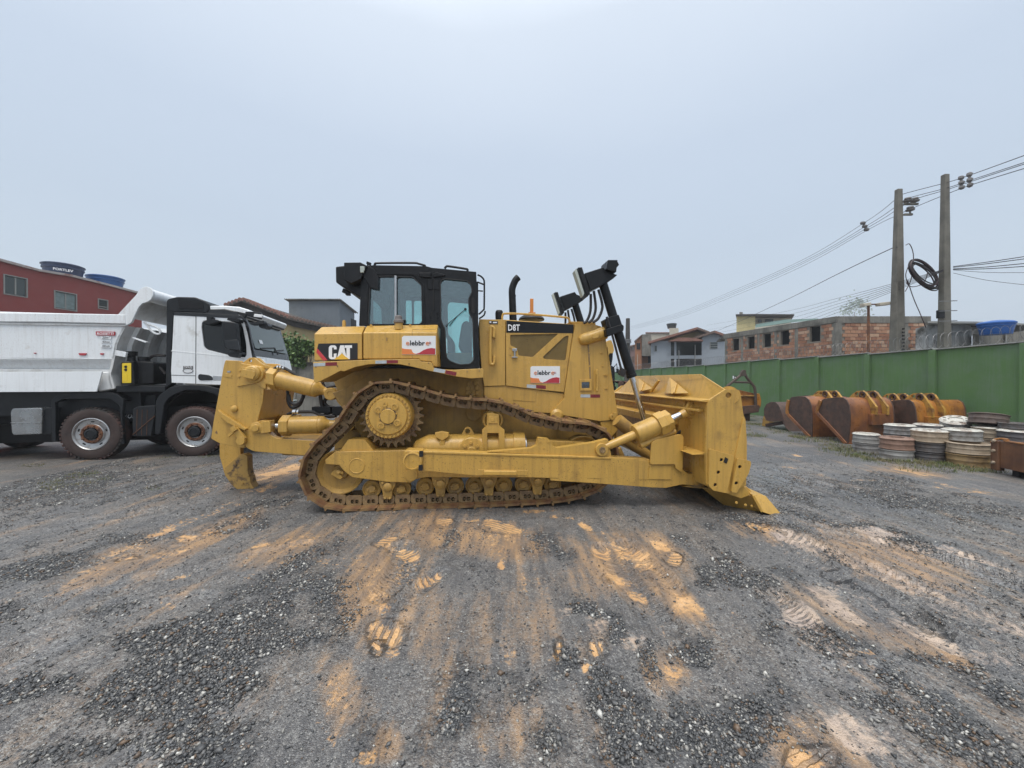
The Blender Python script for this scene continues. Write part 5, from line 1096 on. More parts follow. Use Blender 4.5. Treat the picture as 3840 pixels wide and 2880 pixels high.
M['tank_alu'] = paint('aluminium_tank', (.33, .345, .355), .24, metal=.8, var=.15, dirt=(.2,.19,.17), dscale=4, dlo=.5, dhi=.8)
def tprism(name, ps, y0, y1, m, parent=tr, bevel=.008, holes=(), rnd=0.0, **k):
    q = T.pts(ps, y0); q = round_poly(q, rnd) if rnd else q
    hs = []
    for h in holes:
        if isinstance(h, tuple): hs.append(round_poly(T.pts(h[0], y0), h[1]))
        else: hs.append(T.pts(h, y0))
    return MB().prism(q, y0, y1, hs).build(name, M[m], parent, bevel, **k)
TV = lambda p, y: T.at(p, y)
# wheels
def wheel_at(p, r_out, y=TW, flip=False, name='wheel'):
    c = TV(p, y); c.z = r_out - .015; mb = MB()
    mb.lathe([(r_out*.60,.20),(r_out*.60,.03),(r_out*.62,-.005),(r_out*.72,-.022),(r_out*.88,-.015),(r_out*.925,-.004)], c, (0,1,0), 48, caps=False)
    w = mb.build(name, M['tyre_wall'], tr, 0, ang=40)
    t_ = MB(); prof = [(r_out*.925,-.004),(r_out*.985,.02),(r_out,.05),(r_out,.27),(r_out*.97,.30),(r_out*.6,.31)]
    t_.lathe(prof, c, (0,1,0), 64, caps=False)
    for i in range(44):
        a = 2*math.pi*i/44; u = Vector((math.cos(a), 0, math.sin(a))); tg = Vector((-math.sin(a), 0, math.cos(a)))
        t_.obox(c + u*(r_out*.985) + Vector((0,.035,0)), tg*.022, Vector((0,.032,0)), u*.018)
    t_.build('tread', M['tyre'], w, 0, ang=40)
    ri = r_out*.61
    rim = MB().lathe([(ri*.98,.06),(ri,-.008),(ri*.955,-.015),(ri*.92,-.004),(ri*.88,.03),(ri*.62,.045),(ri*.56,.02),(ri*.40,.015),(ri*.40,.05),(0,.05)], c, (0,1,0), 48).build('rim', M['rim_alu'], w, 0, ang=35)
    hs = MB()
    for i in range(5):
        a = 2*math.pi*i/5 + .3; u = Vector((math.cos(a), 0, math.sin(a))); tg = Vector((-math.sin(a), 0, math.cos(a)))
        hs.obox(c + u*ri*.76 + Vector((0,.035,0)), tg*.032, Vector((0,.010,0)), u*.014)
    hs.build('hand_hole', M['dark'], rim, .01, kind='stuff')
    nb = MB().lathe([(ri*.58,.02),(ri*.60,.012),(ri*.56,-.004),(ri*.42,-.008),(ri*.40,.02)], c, (0,1,0), 32, caps=False)
    for i in range(10):
        a = 2*math.pi*i/10; u = Vector((math.cos(a), 0, math.sin(a))); nb.cyl(c + u*ri*.50 + Vector((0,.01,0)), c + u*ri*.50 - Vector((0,.045,0)), .018, .015, 6)
    nb.build('wheel_bolts', M['rust'], rim, 0, ang=40)
    MB().lathe([(ri*.37,.05),(ri*.35,-.02),(ri*.24,-.035),(ri*.22,-.025),(0,-.028)], c, (0,1,0), 28).build('hub', M['plastic'], rim, 0, ang=35)
    return w
wheel_at(T2((560,1365)), .575); wheel_at(T1((728,1425)), .575)
c1, c2 = TV(T2((560,1365)), TW), TV(T1((728,1425)), TW)
wx = c1.x - c2.x
for k in (2.62, 3.32):                                 # rear axles, mostly beyond the picture's edge
    o = wheel_at(T1((728,1425)), .575, name='rear_wheel')
    o.location.x = -(k*wx - wx)
for k in (0, 1, 2.62, 3.32):                           # far side
    MB().lathe([(.575*.9,0),(.575,.05),(.575,.3),(.5,.32),(0,.32)], (c1.x - k*wx, .93, .56), (0,1,0), 32).build('far_wheel', M['tyre'], tr)
# chassis
MB().box(c1.x-8.2, c1.x+.6, -.5, .5, .75, 1.15).build('chassis', M['plastic'], tr, .02)
MB().box(c1.x-8.2, c1.x+.3, -.45, .45, .30, .74).build('driveline', M['dark'], tr, .02)
MB().box(c1.x-8.2, c1.x-1.2, -1.0, 1.0, .95, 1.62).build('subframe', M['plastic'], tr, .02)
# tipper bed
bed_top = T1((0,450),(700,460),(997,466)); 
fe = T1((1000,470),(1000,555),(955,640),(928,705),(912,800),(895,880),(880,930),(880,990),(900,1060))
feL = T.pts(fe, TW)
xl = c1.x - 8.4
ztop = feL[0][1]; zlow = TV(T1((400,920)), TW).z; zmid = TV(T1((500,545)), TW).z
zch = TV(T1((640,818)), TW).z
bed = MB().prism([(xl, zch),(xl, ztop)] + feL[:5] + [(feL[4][0]-.02, zch)], TW+.02, TW+.06).build('tipper_bed', M['bed_white'], tr, .006)
MB().prism([(xl, zlow-.02),(xl, ztop)] + feL[:7], -TW-.06, -TW-.02).build('bed_side', M['bed_white'], bed, .006)
tprism('bed_rail', T1((-900,446),(-200,448),(400,455),(1000,466),(1003,542),(400,528),(-200,524),(-900,522)), TW-.04, TW+.10, 'bed_white', bed, bevel=.02)
tprism('bed_rail_lip', T1((-900,524),(0,528),(1000,545),(998,560),(0,545),(-900,540)), TW-.01, TW+.03, 'bed_grey', bed, bevel=.008)
MB().prism([(xl,zlow-.02),(feL[6][0]+.0,zlow-.02),(feL[6][0],zlow+.05),(xl,zlow+.05)], TW+.06, -TW-.06).build('bed_floor', M['bed_grey'], bed)
# lower chamfer of the side, skirt board, patch
A_ = T.pts(T1((-900,820),(640,818),(905,822)), TW); Bq = T.pts(T1((-900,922),(640,918),(878,926)), TW)
mb = MB(); mb.loft([Vector((A_[0][0],TW+.015,A_[0][1])), Vector((A_[-1][0],TW+.015,A_[-1][1])), Vector((Bq[-1][0],TW+.24,Bq[-1][1])), Vector((Bq[0][0],TW+.24,Bq[0][1]))],
                   [Vector((A_[0][0],TW+.05,A_[0][1]+.02)), Vector((A_[-1][0],TW+.05,A_[-1][1]+.02)), Vector((Bq[-1][0],TW+.28,Bq[-1][1])), Vector((Bq[0][0],TW+.28,Bq[0][1]))]); mb.build('bed_lower_band', M['bed_white'], bed, .004)
Pa, Pb = T.pts(T1((640,820),(848,817)), TW), T.pts(T1((655,900),(860,900)), TW)
PQ = [Vector((Pa[0][0], TW+.010, Pa[0][1])), Vector((Pa[1][0], TW+.010, Pa[1][1])), Vector((Pb[1][0], TW+.19, Pb[1][1])), Vector((Pb[0][0], TW+.19, Pb[0][1]))]
MB().loft(PQ, [p + Vector((0, .02, .01)) for p in PQ]).build('bed_patch', M['bed_white'], bed, .004)
tprism('skirt_board', T1((-900,928),(815,922),(770,1082),(-900,1090)), TW-.10, TW-.07, 'truck_white', bed, bevel=.005)
tprism('skirt_tube', T1((800,925),(880,925),(915,1060),(780,1082)), TW+.02, TW+.25, 'bed_grey', bed, bevel=.03)
# headboard across the front, ribs, canopy
mb = MB(); mb.loft([Vector((x, TW+.02, z)) for x, z in feL[1:]] + [Vector((x-.05, TW+.02, z)) for x, z in reversed(feL[1:])], [Vector((x, -TW-.02, z)) for x, z in feL[1:]] + [Vector((x-.05, -TW-.02, z)) for x, z in reversed(feL[1:])]); mb.build('headboard', M['bed_grey'], bed, .004)
for yy in (-.95, -.45, .05, .55, 1.0):
    mb = MB(); pr_ = feL[1:]; mb.loft([Vector((x+.10, yy, z)) for x, z in pr_] + [Vector((x, yy, z)) for x, z in reversed(pr_)], [Vector((x+.06, yy+.16, z)) for x, z in pr_] + [Vector((x, yy+.2, z)) for x, z in reversed(pr_)]); mb.build('headboard_rib', M['bed_grey'], bed, .01)
arm_o = T1((938,468),(1010,390),(1085,310),(1112,268),(1140,248),(1168,243),(1200,254),(1222,282),(1222,310),(1205,345),(1175,366),(1135,378),(1108,405),(1085,450),(1062,500),(1048,530),(1000,558),(1000,500))
tprism('canopy_arm', arm_o, TW-.03, TW+.03, 'bed_white', bed, bevel=.01)
MB().prism(T.pts(arm_o, TW), -TW-.03, -TW+.03).build('canopy_arm', M['bed_white'], bed, .01)
tc_ = TV(T1((1163,305)), TW); tr_ = (TV(T1((1163,245)), TW)-tc_).length
MB().cyl(tc_ + Vector((0,.03,0)), Vector((tc_.x, -TW-.03, tc_.z)), tr_*.86, None, 28).build('canopy_roll', M['bed_white'], bed)
cpts = T.pts(T1((1163,248),(1140,252),(1116,270),(1088,312),(1012,392),(942,468)), TW)
mb = MB(); mb.loft([Vector((x,TW+.03,z)) for x,z in cpts]+[Vector((x+.03,TW+.03,z-.03)) for x,z in reversed(cpts)], [Vector((x,-TW-.03,z)) for x,z in cpts]+[Vector((x+.03,-TW-.03,z-.03)) for x,z in reversed(cpts)]); mb.build('canopy_sheet', M['bed_grey'], bed)
mb = MB(); pts = [TV(p, TW+.15) for p in T1((1150,525),(1180,545),(1230,560),(1265,580),(1280,605),(1270,622),(1240,618),(1205,595),(1180,560))]; mb.tube(smooth_path(pts, 4, True), .022, 8, True); mb.build('hose_guide', M['bed_white'], bed)
mb = MB(); mb.obox(TV(T1((1125,672)), TW+.1), (.13,0,-.05), (0,.06,0), (.004,0,.012)); mb.obox(TV(T1((968,780)), TW-.01), (.10,0,-.02), (0,.03,0), (.01,0,.055)); mb.build('bed_bracket', M['bed_white'], bed, .004, kind='stuff')
# lettering on the bed
tprism('maker_board', T1((764,601),(915,604),(914,634),(764,632)), TW-.006, TW+.018, 'red_sign', bed, bevel=0)
p0 = TV(T1((772,628)), TW-.007); p1 = TV(T1((908,629)), TW-.007); h_ = (TV(T1((772,608)), TW)-TV(T1((772,628)), TW)).length
lettering('ROSSETTI', M['letter_white'], bed, p0, p1-p0, (0,0,1), (p1-p0).length, h_, bold=.02, shear=.2)
for k, s_ in enumerate(('20m³', '40ton', '40Km/h')):
    tprism('load_board', T1((803,641+34*k),(884,642+34*k),(884,662+34*k),(803,661+34*k)), TW-.004, TW+.018, 'white_sign', bed, bevel=0)
    p0 = TV(T1((815,658+34*k)), TW-.005); p1 = TV(T1((875,658+34*k)), TW-.005); lettering(s_, M['ink'], bed, p0, p1-p0, (0,0,1), (p1-p0).length, .045, shear=.2)
for q in ((625,775,688,792),(795,776,826,788),(265,772,285,779)):
    tprism('red_reflector', T1((q[0],q[1]),(q[2],q[1]),(q[2]-8,q[3]),(q[0]+8,q[3])), TW-.003, TW+.018, 'red_sign', bed, bevel=0)
# side tanks, guards, boxes under the bed
ft = tprism('fuel_tank', T1((80,1245),(95,1216),(325,1210),(335,1225),(332,1415),(320,1422),(105,1430),(90,1410)), TW, TW+.5, 'tank_alu', rnd=.04, bevel=.02)
mb = MB(); mb.bar(TV(T1((85,1330)), TW-.004), TV(T1((332,1326)), TW-.004), .01, .02, up=(0,1,0)); mb.build('tank_strap', M['steel'], ft, kind='stuff'); tprism('tank_cover', T1((330,1215),(415,1205),(418,1422),(330,1428)), TW+.05, TW+.5, 'plastic', bevel=.03)
gd = T1((408,1150),(465,1102),(890,1090),(940,1108),(985,1145),(975,1300),(990,1500),(960,1500),(962,1300),(950,1190),(880,1140),(500,1140),(440,1170),(445,1480),(412,1480))
tprism('mudguard', gd, TW+.02, TW+.10, 'plastic', bevel=.01)
MB().prism(T.pts(T1((408,1150),(465,1102),(890,1090),(985,1145),(970,1160),(880,1112),(480,1125),(420,1165)), TW), TW+.05, -.6).build('mudguard_top', M['plastic'], tr)
tprism('inner_arch', T1((440,1150),(960,1150),(980,1400),(440,1400)), -.75, -.7, 'dark', bevel=0)
fl = tprism('mud_flap', T1((975,1150),(1060,1120),(1240,1110),(1240,1300),(1060,1310),(975,1320)), TW+.35, TW+.38, 'plastic', bevel=0)
tprism('flap_board', T1((977,1265),(1230,1262),(1230,1300),(977,1302)), TW+.340, TW+.349, 'ink', fl, bevel=0)
p0 = TV(T1((985,1295)), TW+.337); p1 = TV(T1((1200,1292)), TW+.337); lettering('ROSSETTI', M['letter_white'], fl, p0, p1-p0, (0,0,1), (p1-p0).length, .10, bold=.02, shear=.2)
bb = tprism('battery_box', T1((1055,1222),(1100,1198),(1235,1193),(1240,1240),(1205,1438),(1055,1440)), TW+.02, TW+.4, 'plastic', bevel=.02)
mb = MB()
for px_ in (1095, 1135, 1175): mb.bar(TV(T1((px_,1225)), TW+.018), TV(T1((px_-5,1430)), TW+.018), .006, .012, up=(0,1,0))
mb.bar(TV(T1((1060,1425)), TW+.01), TV(T1((1235,1275)), TW+.01), .012, .02, up=(0,1,0)); mb.build('box_strap', M['rust'], bb, kind='stuff')
tk_ = tprism('hydraulic_tank', T1((1050,850),(1120,838),(1225,845),(1225,1018),(1050,1030)), TW+.10, TW+.7, 'black', rnd=.05, bevel=.03)
fc = tprism('control_box', T1((960,848),(1060,838),(1075,1025),(960,1028)), TW-.02, TW+.5, 'black', rnd=.03, bevel=.02)
M['safety_yellow'] = plain('safety_yellow', (.78, .56, .025), .4)
fb = tprism('yellow_panel', T1((972,856),(1045,853),(1046,1013),(974,1014)), TW-.035, TW-.02, 'safety_yellow', fc, rnd=.02, bevel=.006)
mb = MB()
for p in ((1005,884),(1005,908)): mb.cyl(TV(T1(p), TW-.03), TV(T1(p), TW-.045), .030, None, 12)
mb.build('panel_knob', M['ink'], fb, kind='stuff')
mb = MB(); mb.prism(T.pts(T1((995,945),(1025,942),(1025,1000),(992,1002)), TW), TW-.040, TW-.034); mb.build('panel_relief', M['safety_yellow'], fb, .006)
mb = MB(); mb.lathe([(.085,0),(.07,.04),(.07,.12),(.10,.13),(.11,.22),(0,.22)], TV(T1((1050,840)), TW+.2), (0,0,1), 18); mb.lathe([(.11,0),(.11,.10),(0,.10)], TV(T1((1150,840)), TW+.3), (0,0,1), 18); mb.build('filler_cap', M['black'], tk_, kind='stuff')
mb = MB(); mb.tube(smooth_path([TV(p, TW+.3) for p in T1((1180,825),(1230,795),(1319,795))], 5), .03, 8); mb.tube(smooth_path([TV(p, TW+.3) for p in T1((1200,850),(1260,880),(1319,940))], 5), .03, 8); mb.build('tank_hose', M['hose'], tk_, kind='stuff')
tprism('side_beam', T1((920,1035),(1090,1032),(1319,1035),(1319,1085),(930,1088)), TW+.05, TW+.5, 'plastic', bevel=.02)

# cab
CW = -1.22
xw0 = TV(T2((1115,640)), CW).x; xw1 = TV(T2((1062,372)), CW).x
ffx = TV(T2((1462,1000)), 1.2).x; wbx = TV(T2((1420,672)), 1.16).x; wtx = TV(T2((1350,440)), 1.16).x
cab_bot = TV(T2((570,920)), CW).z; z_wb = TV(T2((1420,672)), 1.16).z; z_wt = TV(T2((1350,440)), 1.16).z
z_roof = TV(T2((880,215)), CW).z; xb = TV(T2((372,600)), CW).x
core = [(xb, cab_bot), (ffx-.05, cab_bot), (ffx-.02, z_wb-.5), (wbx, z_wb), (wtx, z_wt), (wtx-.12, z_wt+.16), (wtx-.35, z_roof-.05), (xb, z_roof-.12)]
cabt = MB().prism(core, CW+.04, 1.18).build('cab', M['black_gloss'], tr, .03)
MB().loft([(wbx+.012, -1.02, z_wb+.05), (wbx+.012, 1.02, z_wb+.05), (wtx+.012, .98, z_wt-.04), (wtx+.012, -.98, z_wt-.04)], [(wbx+.03, -1.02, z_wb+.05), (wbx+.03, 1.02, z_wb+.05), (wtx+.03, .98, z_wt-.04), (wtx+.03, -.98, z_wt-.04)]).build('windscreen', M['windscreen'], cabt, .004)
wpt = lambda f, y: (wbx + .04 + (wtx-wbx)*f, y, z_wb + .05 + (z_wt - z_wb - .09)*f)
mb = MB(); mb.bar(wpt(.03, -.75), wpt(.16, .15), .02, .03); mb.bar(wpt(.03, .1), wpt(.14, .75), .02, .03); mb.bar(wpt(-.12, .2), wpt(.16, .15), .02, .02); mb.build('wiper', M['ink'], cabt, kind='stuff')
MB().loft([wpt(.22, -.70), wpt(.22, -.52), wpt(.36, -.52), wpt(.36, -.70)], [tuple(Vector(wpt(f, y)) + Vector((.004,0,.002))) for f, y in ((.22,-.70),(.22,-.52),(.36,-.52),(.36,-.70))]).build('windscreen_sticker', M['white_sign'], cabt)
# white side skin with the door window
side = T2((370,298),(575,306),(995,328),(1020,362),(1050,470),(1085,640),(1088,690),(1180,700),(1205,730),(1205,800),(1150,930),(790,934),(350,915),(345,800))
win = T2((622,400),(630,362),(650,345),(985,362),(1005,420),(1032,560),(1036,660),(1020,688),(960,684),(670,612),(645,585))
sd = tprism('cab_side', side, CW-.02, CW+.05, 'truck_white', cabt, bevel=.015, holes=[(win, .05)])
tprism('side_window', win, CW+.015, CW+.02, 'dark_glass', sd, bevel=0)
tprism('window_post', T2((955,362),(972,362),(985,640),(968,640)), CW-.015, CW+.012, 'black_gloss', sd, bevel=.004)
mb = MB(); mb.bar(TV(T2((574,306)), CW-.018), TV(T2((572,925)), CW-.018), .012, .014, up=(0,1,0)); mb.bar(TV(T2((350,846)), CW-.018), TV(T2((570,852)), CW-.018), .012, .010, up=(0,1,0)); mb.build('door_gap', M['ink'], sd, kind='stuff')
tprism('door_crease', T2((345,620),(575,640),(1090,690),(1090,700),(575,652),(345,628)), CW-.024, CW-.018, 'truck_white', sd, bevel=.003)
dh = tprism('door_handle', T2((590,850),(605,835),(690,845),(722,862),(728,892),(610,895),(592,880)), CW-.035, CW-.018, 'black_gloss', sd, rnd=.03, bevel=.008)
tprism('handle_trim', T2((726,852),(830,856),(830,895),(730,896)), CW-.024, CW-.018, 'plastic_grey' if 'plastic_grey' in M else 'steel', sd, bevel=.003)
nt_ = tprism('notice_board', T2((456,762),(546,762),(546,792),(456,790)), CW-.024, CW-.018, 'ink', sd, bevel=0)
tprism('notice_frame', T2((458,794),(545,794),(545,832),(458,832)), CW-.024, CW-.018, 'white_sign', sd, bevel=0)
for i_ in (0, 1):
    p0 = TV(T2((462,774+i_*13)), CW-.025); p1 = TV(T2((540,774+i_*13)), CW-.025); lettering(('INSPEÇÃO', 'CONTROLE')[i_], M['letter_white'], nt_, p0, p1-p0, (0,0,1), (p1-p0).length, .045)
p0 = TV(T2((500,806)), CW-.026); rg = [(p0 + Vector((.10*math.cos(a), 0, .050*math.sin(a)))) for a in [2*math.pi*i/20 for i in range(20)]]; MB().tube(rg, .006, 5, True).build('notice_emblem', M['ink'], nt_)
# roof, deflector, visor, rear post
rf = T2((372,292),(690,205),(820,205),(950,215),(1035,240),(1058,258),(1028,298),(995,318),(575,300))
rfL = T.pts(rf, CW); MB().loft([Vector((x, CW+.06, z)) for x, z in rfL], [Vector((x, 1.16, z)) for x, z in rfL]).build('cab_roof', M['truck_white'], cabt, .03)
tprism('roof_band', T2((370,268),(690,280),(990,300),(1030,330),(1060,420),(1085,560),(1120,700),(1088,690),(1046,470),(1015,362),(990,330),(575,308),(370,298)), CW-.03, CW+.04, 'black_gloss', cabt, bevel=.006)
df = tprism('air_deflector', T2((300,165),(318,145),(395,127),(560,131),(650,165),(690,195),(696,250),(668,276),(372,268),(310,260)), CW+.02, 1.1, 'plastic', cabt, rnd=.03, bevel=.03)
mb = MB()
for i in range(22):
    f = i/21; a_ = TV(T2((412 + 215*f, 150 + 30*f*f)), CW+.012); b_ = TV(T2((418 + 218*f, 236 + 4*f)), CW+.012); mb.bar(a_, b_, .012, .018, up=(0,1,0))
mb.build('deflector_louvre', M['ink'], df, kind='stuff')
tprism('rear_post', T2((302,165),(372,160),(366,300),(346,600),(345,930),(292,965),(296,700),(300,400)), CW+.03, CW+.22, 'plastic', cabt, bevel=.02)
vz = T2((1018,264),(1080,262),(1165,270),(1175,300),(1160,335),(1030,300)); tprism('visor_end', vz, CW+.0, CW+.10, 'plastic', cabt, rnd=.03, bevel=.02)
va = TV(T2((1165,275)), CW+.05); vb = TV(T2((1385,395)), 1.15); va.x = vb.x - .10; mb = MB()
mb.loft([va + Vector((-.15,0,.03)), va + Vector((.10,0,-.02)), va + Vector((.10,0,-.12)), va + Vector((.05,0,-.12)), va + Vector((-.15,0,-.02))], [Vector((va.x-.15, 1.15, va.z+.03)), Vector((va.x+.10,1.15,va.z-.02)), Vector((va.x+.10,1.15,va.z-.12)), Vector((va.x+.05,1.15,va.z-.12)), Vector((va.x-.15,1.15,va.z-.02))]); mb.build('sun_visor', M['plastic'], cabt, .02)
mb = MB(); mb.obox(TV(T2((1145,304)), CW-.01), (.09,0,-.01), (0,.02,0), (.01,0,.035)); mb.build('marker_lamp', M['letter_white'], cabt, .01)
# mirrors
mr = MB(); mr.prism(round_poly(T.pts(T2((832,372),(845,358),(950,368),(962,385),(985,615),(970,640),(860,605),(848,580)), CW-.25), .05), CW-.38, CW-.20)
mo = mr.build('mirror', M['plastic'], cabt, .03)
MB().prism(round_poly(T.pts(T2((872,652),(960,632),(985,650),(970,690),(900,680)), CW-.25), .03), CW-.34, CW-.18).build('mirror_foot', M['plastic'], mo, .02)
MB().prism(round_poly(T.pts(T2((840,530),(960,520),(978,620),(860,605)), CW-.36), .03), CW-.395, CW-.36).build('mirror_cap', M['black_gloss'], mo, .01)
mb = MB(); mb.obox(TV(T2((720,340)), CW-.05), (.05,0,0), (0,.12,0), (0,0,.05)); mb.prism(round_poly(T.pts(T2((640,378),(690,345),(790,345),(795,362),(720,382)), CW-.12), .02), CW-.2, CW-.06); mb.obox(TV(T2((940,345)), CW-.1), (.12,0,-.02), (0,.12,0), (.01,0,.035)); mb.build('mirror_arm', M['plastic'], mo, .015, kind='stuff')
mb = MB(); mb.prism(round_poly(T.pts(T2((1065,375),(1200,348),(1212,380),(1090,390)), CW-.2), .02), CW-.25, CW-.10); mb.prism(round_poly(T.pts(T2((1160,398),(1235,370),(1252,400),(1230,425),(1180,420)), CW-.1), .03), CW-.2, CW+.05); mb.build('front_mirror', M['plastic'], cabt, .015)
# wheel arch, step, bumper, grille
ar = T2((232,1030),(330,958),(430,936),(550,934),(680,942),(800,975),(840,1030),(800,1060),(720,1010),(600,985),(480,985),(380,1020),(320,1060),(280,1120),(245,1390),(195,1390),(205,1080))
tprism('wheel_arch', ar, CW-.05, CW+.10, 'plastic', cabt, rnd=.03, bevel=.02)
MB().prism(T.pts(T2((240,1030),(330,965),(550,940),(800,980),(1000,1020),(1000,1100),(800,1040),(560,990),(400,1030),(260,1140)), CW), CW+.10, 1.1).build('arch_liner', M['dark'], cabt)
z0b = .42
bp = MB().prism([(c1.x+.75, z0b), (ffx+.02, z0b), (ffx+.10, z0b+.35), (ffx+.06, z0b+.75), (c1.x+.75, z0b+.8)], -1.25, 1.25).build('bumper', M['plastic'], tr, .05)
zw = z_wb
MB().loft([(ffx-.03, -1.15, zw-.42), (ffx-.03, 1.15, zw-.42), (wbx+.02, 1.12, zw-.14), (wbx+.02, -1.12, zw-.14)], [(ffx-.01, -1.15, zw-.42), (ffx-.01, 1.15, zw-.42), (wbx+.05, 1.12, zw-.14), (wbx+.05, -1.12, zw-.14)]).build('front_panel', M['truck_white'], cabt, .01)
for k in range(3):
    zz = zw - .62 - .22*k; g_ = MB().box(ffx+.0, ffx+.08, -.95, .95, zz-.07, zz+.07).build('grille_bar', M['plastic'], cabt, .02)
    mb = MB()
    for i in range(16): mb.box(ffx+.075, ffx+.095, -.88+i*.11, -.82+i*.11, zz-.05, zz+.02)
    mb.build('grille_hole', M['dark'], g_, kind='stuff')
for yy in (-.95, .95):
    hl = MB().box(ffx+.05, ffx+.12, yy-.22, yy+.22, z0b+.45, z0b+.75).build('headlight', M['lens'], bp, .03)
    mb = MB()
    for i in range(5): mb.box(ffx+.118, ffx+.14, yy-.24, yy+.24, z0b+.43+.065*i, z0b+.45+.065*i)
    mb.build('headlight_guard', M['plastic'], hl, .004, kind='stuff')
pl_ = MB().box(ffx+.10, ffx+.115, .25, .70, z0b+.42, z0b+.56).build('number_plate', M['white_sign'], bp); MB().box(ffx+.1145, ffx+.117, .25, .70, z0b+.52, z0b+.56).build('plate_band', plain('plate_blue', (.02,.05,.30), .4), pl_)
# ================================================================ YARD: green wall, buckets, rims, skip
W = Frame(12.985, .63, R(92.78))                        # x runs away along the wall, y points into the yard
M['green'] = paint('green_wall_paint', (.092, .185, .062), .75, var=.10, vscale=1.2, dirt=(.12, .19, .115), dscale=1.3, dlo=.46, dhi=.75, streak=.40, scol=(.14,.20,.14), bump=.35, bscale=35, bdist=.006, grime=((.12,.19,.12), .6))
M['cap'] = paint('wall_cap_mortar', (.30, .31, .30), .8, var=.2)
ZG = zoom(2340, 960, 1.4747)
wall = thing('boundary_wall', 'long green rendered boundary wall in panels along the right of the yard', 'wall', W.o, W.yaw)
pil = [90, 140, 200, 268, 345, 440, 553, 687, 850, 1062, 1340, 1700]; topy = [625, 622, 618, 614, 609, 604, 596, 578, 571, 557, 540, 516]
xs = [W.at(ZG((p, y)), 0).x for p, y in zip(pil, topy)]; zs = [W.at(ZG((p, y)), 0).z for p, y in zip(pil, topy)]
step = xs[-2] - xs[-1]
for k in range(4): xs.append(xs[-1]-step); zs.append(zs[-1] + .02)
xs = [xs[0] + 8.6*step, xs[0] + 7*step, xs[0] + 5.5*step, xs[0] + 4*step, xs[0]+2.7*step, xs[0]+1.3*step] + xs; zs = [zs[0]-.10]*6 + zs
zs = [z - .02 for z in zs]
for i in range(len(xs)-1):
    xa, xb_ = xs[i], xs[i+1]; za, zb_ = zs[i], zs[i+1]; zc = max(za, zb_) if i < 12 else zb_
    p = MB().prism([(xb_+.09, -.1), (xa-.09, -.1), (xa-.09, (za+zb_)/2-.015), (xb_+.09, (za+zb_)/2+.015)], -.17, -.085).build('wall_panel', M['green'], wall, .006)
    MB().prism([(xb_+.0, (za+zb_)/2+.02), (xa, (za+zb_)/2-.01), (xa, (za+zb_)/2+.02), (xb_, (za+zb_)/2+.05)], -.18, -.03).build('wall_cap', M['cap'], wall, .004)
for x, z in zip(xs, zs):
    MB().box(x-.09, x+.09, -.17, .0, -.1, z-.005).build('wall_pillar', M['green'], wall, .008)
for k in range(11):                                     # the wall turns left at the far end of the yard
    MB().box(xs[0]-.17, xs[0]-.085, .05 + k*2.05, 2.0 + k*2.05, -.1, zs[0]-.02).build('wall_panel', M['green'], wall, .006)
    MB().box(xs[0]-.17, xs[0], 1.96 + k*2.05, 2.09 + k*2.05, -.1, zs[0]).build('wall_pillar', M['green'], wall, .008)
# razor wire in coils along the top
mb = MB(); P = []; x0, x1 = xs[-1], xs[3]
for i in range(2600):
    f = i/2599; x = x0 + (x1-x0)*f; a = i*.50; z = np.interp(x, xs[::-1], zs[::-1]) + .25; P.append((x, -.09 + .22*math.cos(a), z + .23*math.sin(a)))
mb.tube(P, .0048, 3); 
M['galv'] = paint('galvanised_wire', (.20, .20, .20), .5, metal=.5, var=.2)
rz_ = mb.build('razor_wire', M['galv'], None); rz_.location = W.o; rz_.rotation_euler = (0,0,W.yaw); tag(rz_, 'coiled razor wire running along the top of the green wall', 'razor wire')
sg = W.at((2755,1415), 0); es = MB().box(sg.x-.16, sg.x+.16, .001, .016, sg.z-.09, sg.z+.09).build('exit_sign', M['ink'], None); es.location = W.o; es.rotation_euler = (0,0,W.yaw); tag(es, 'small black and white emergency exit sign fixed to the green wall', 'sign')
f_ = MB().box(sg.x+.03, sg.x+.15, .0165, .019, sg.z-.08, sg.z+.08).build('sign_figure', M['letter_white'], es)
f2 = MB().prism([(sg.x-.02, sg.z+.02),(sg.x-.09, sg.z+.02),(sg.x-.09, sg.z+.05),(sg.x-.14, sg.z),(sg.x-.09, sg.z-.05),(sg.x-.09, sg.z-.02),(sg.x-.02, sg.z-.02)], .0165, .019).build('sign_arrow', M['letter_white'], es)

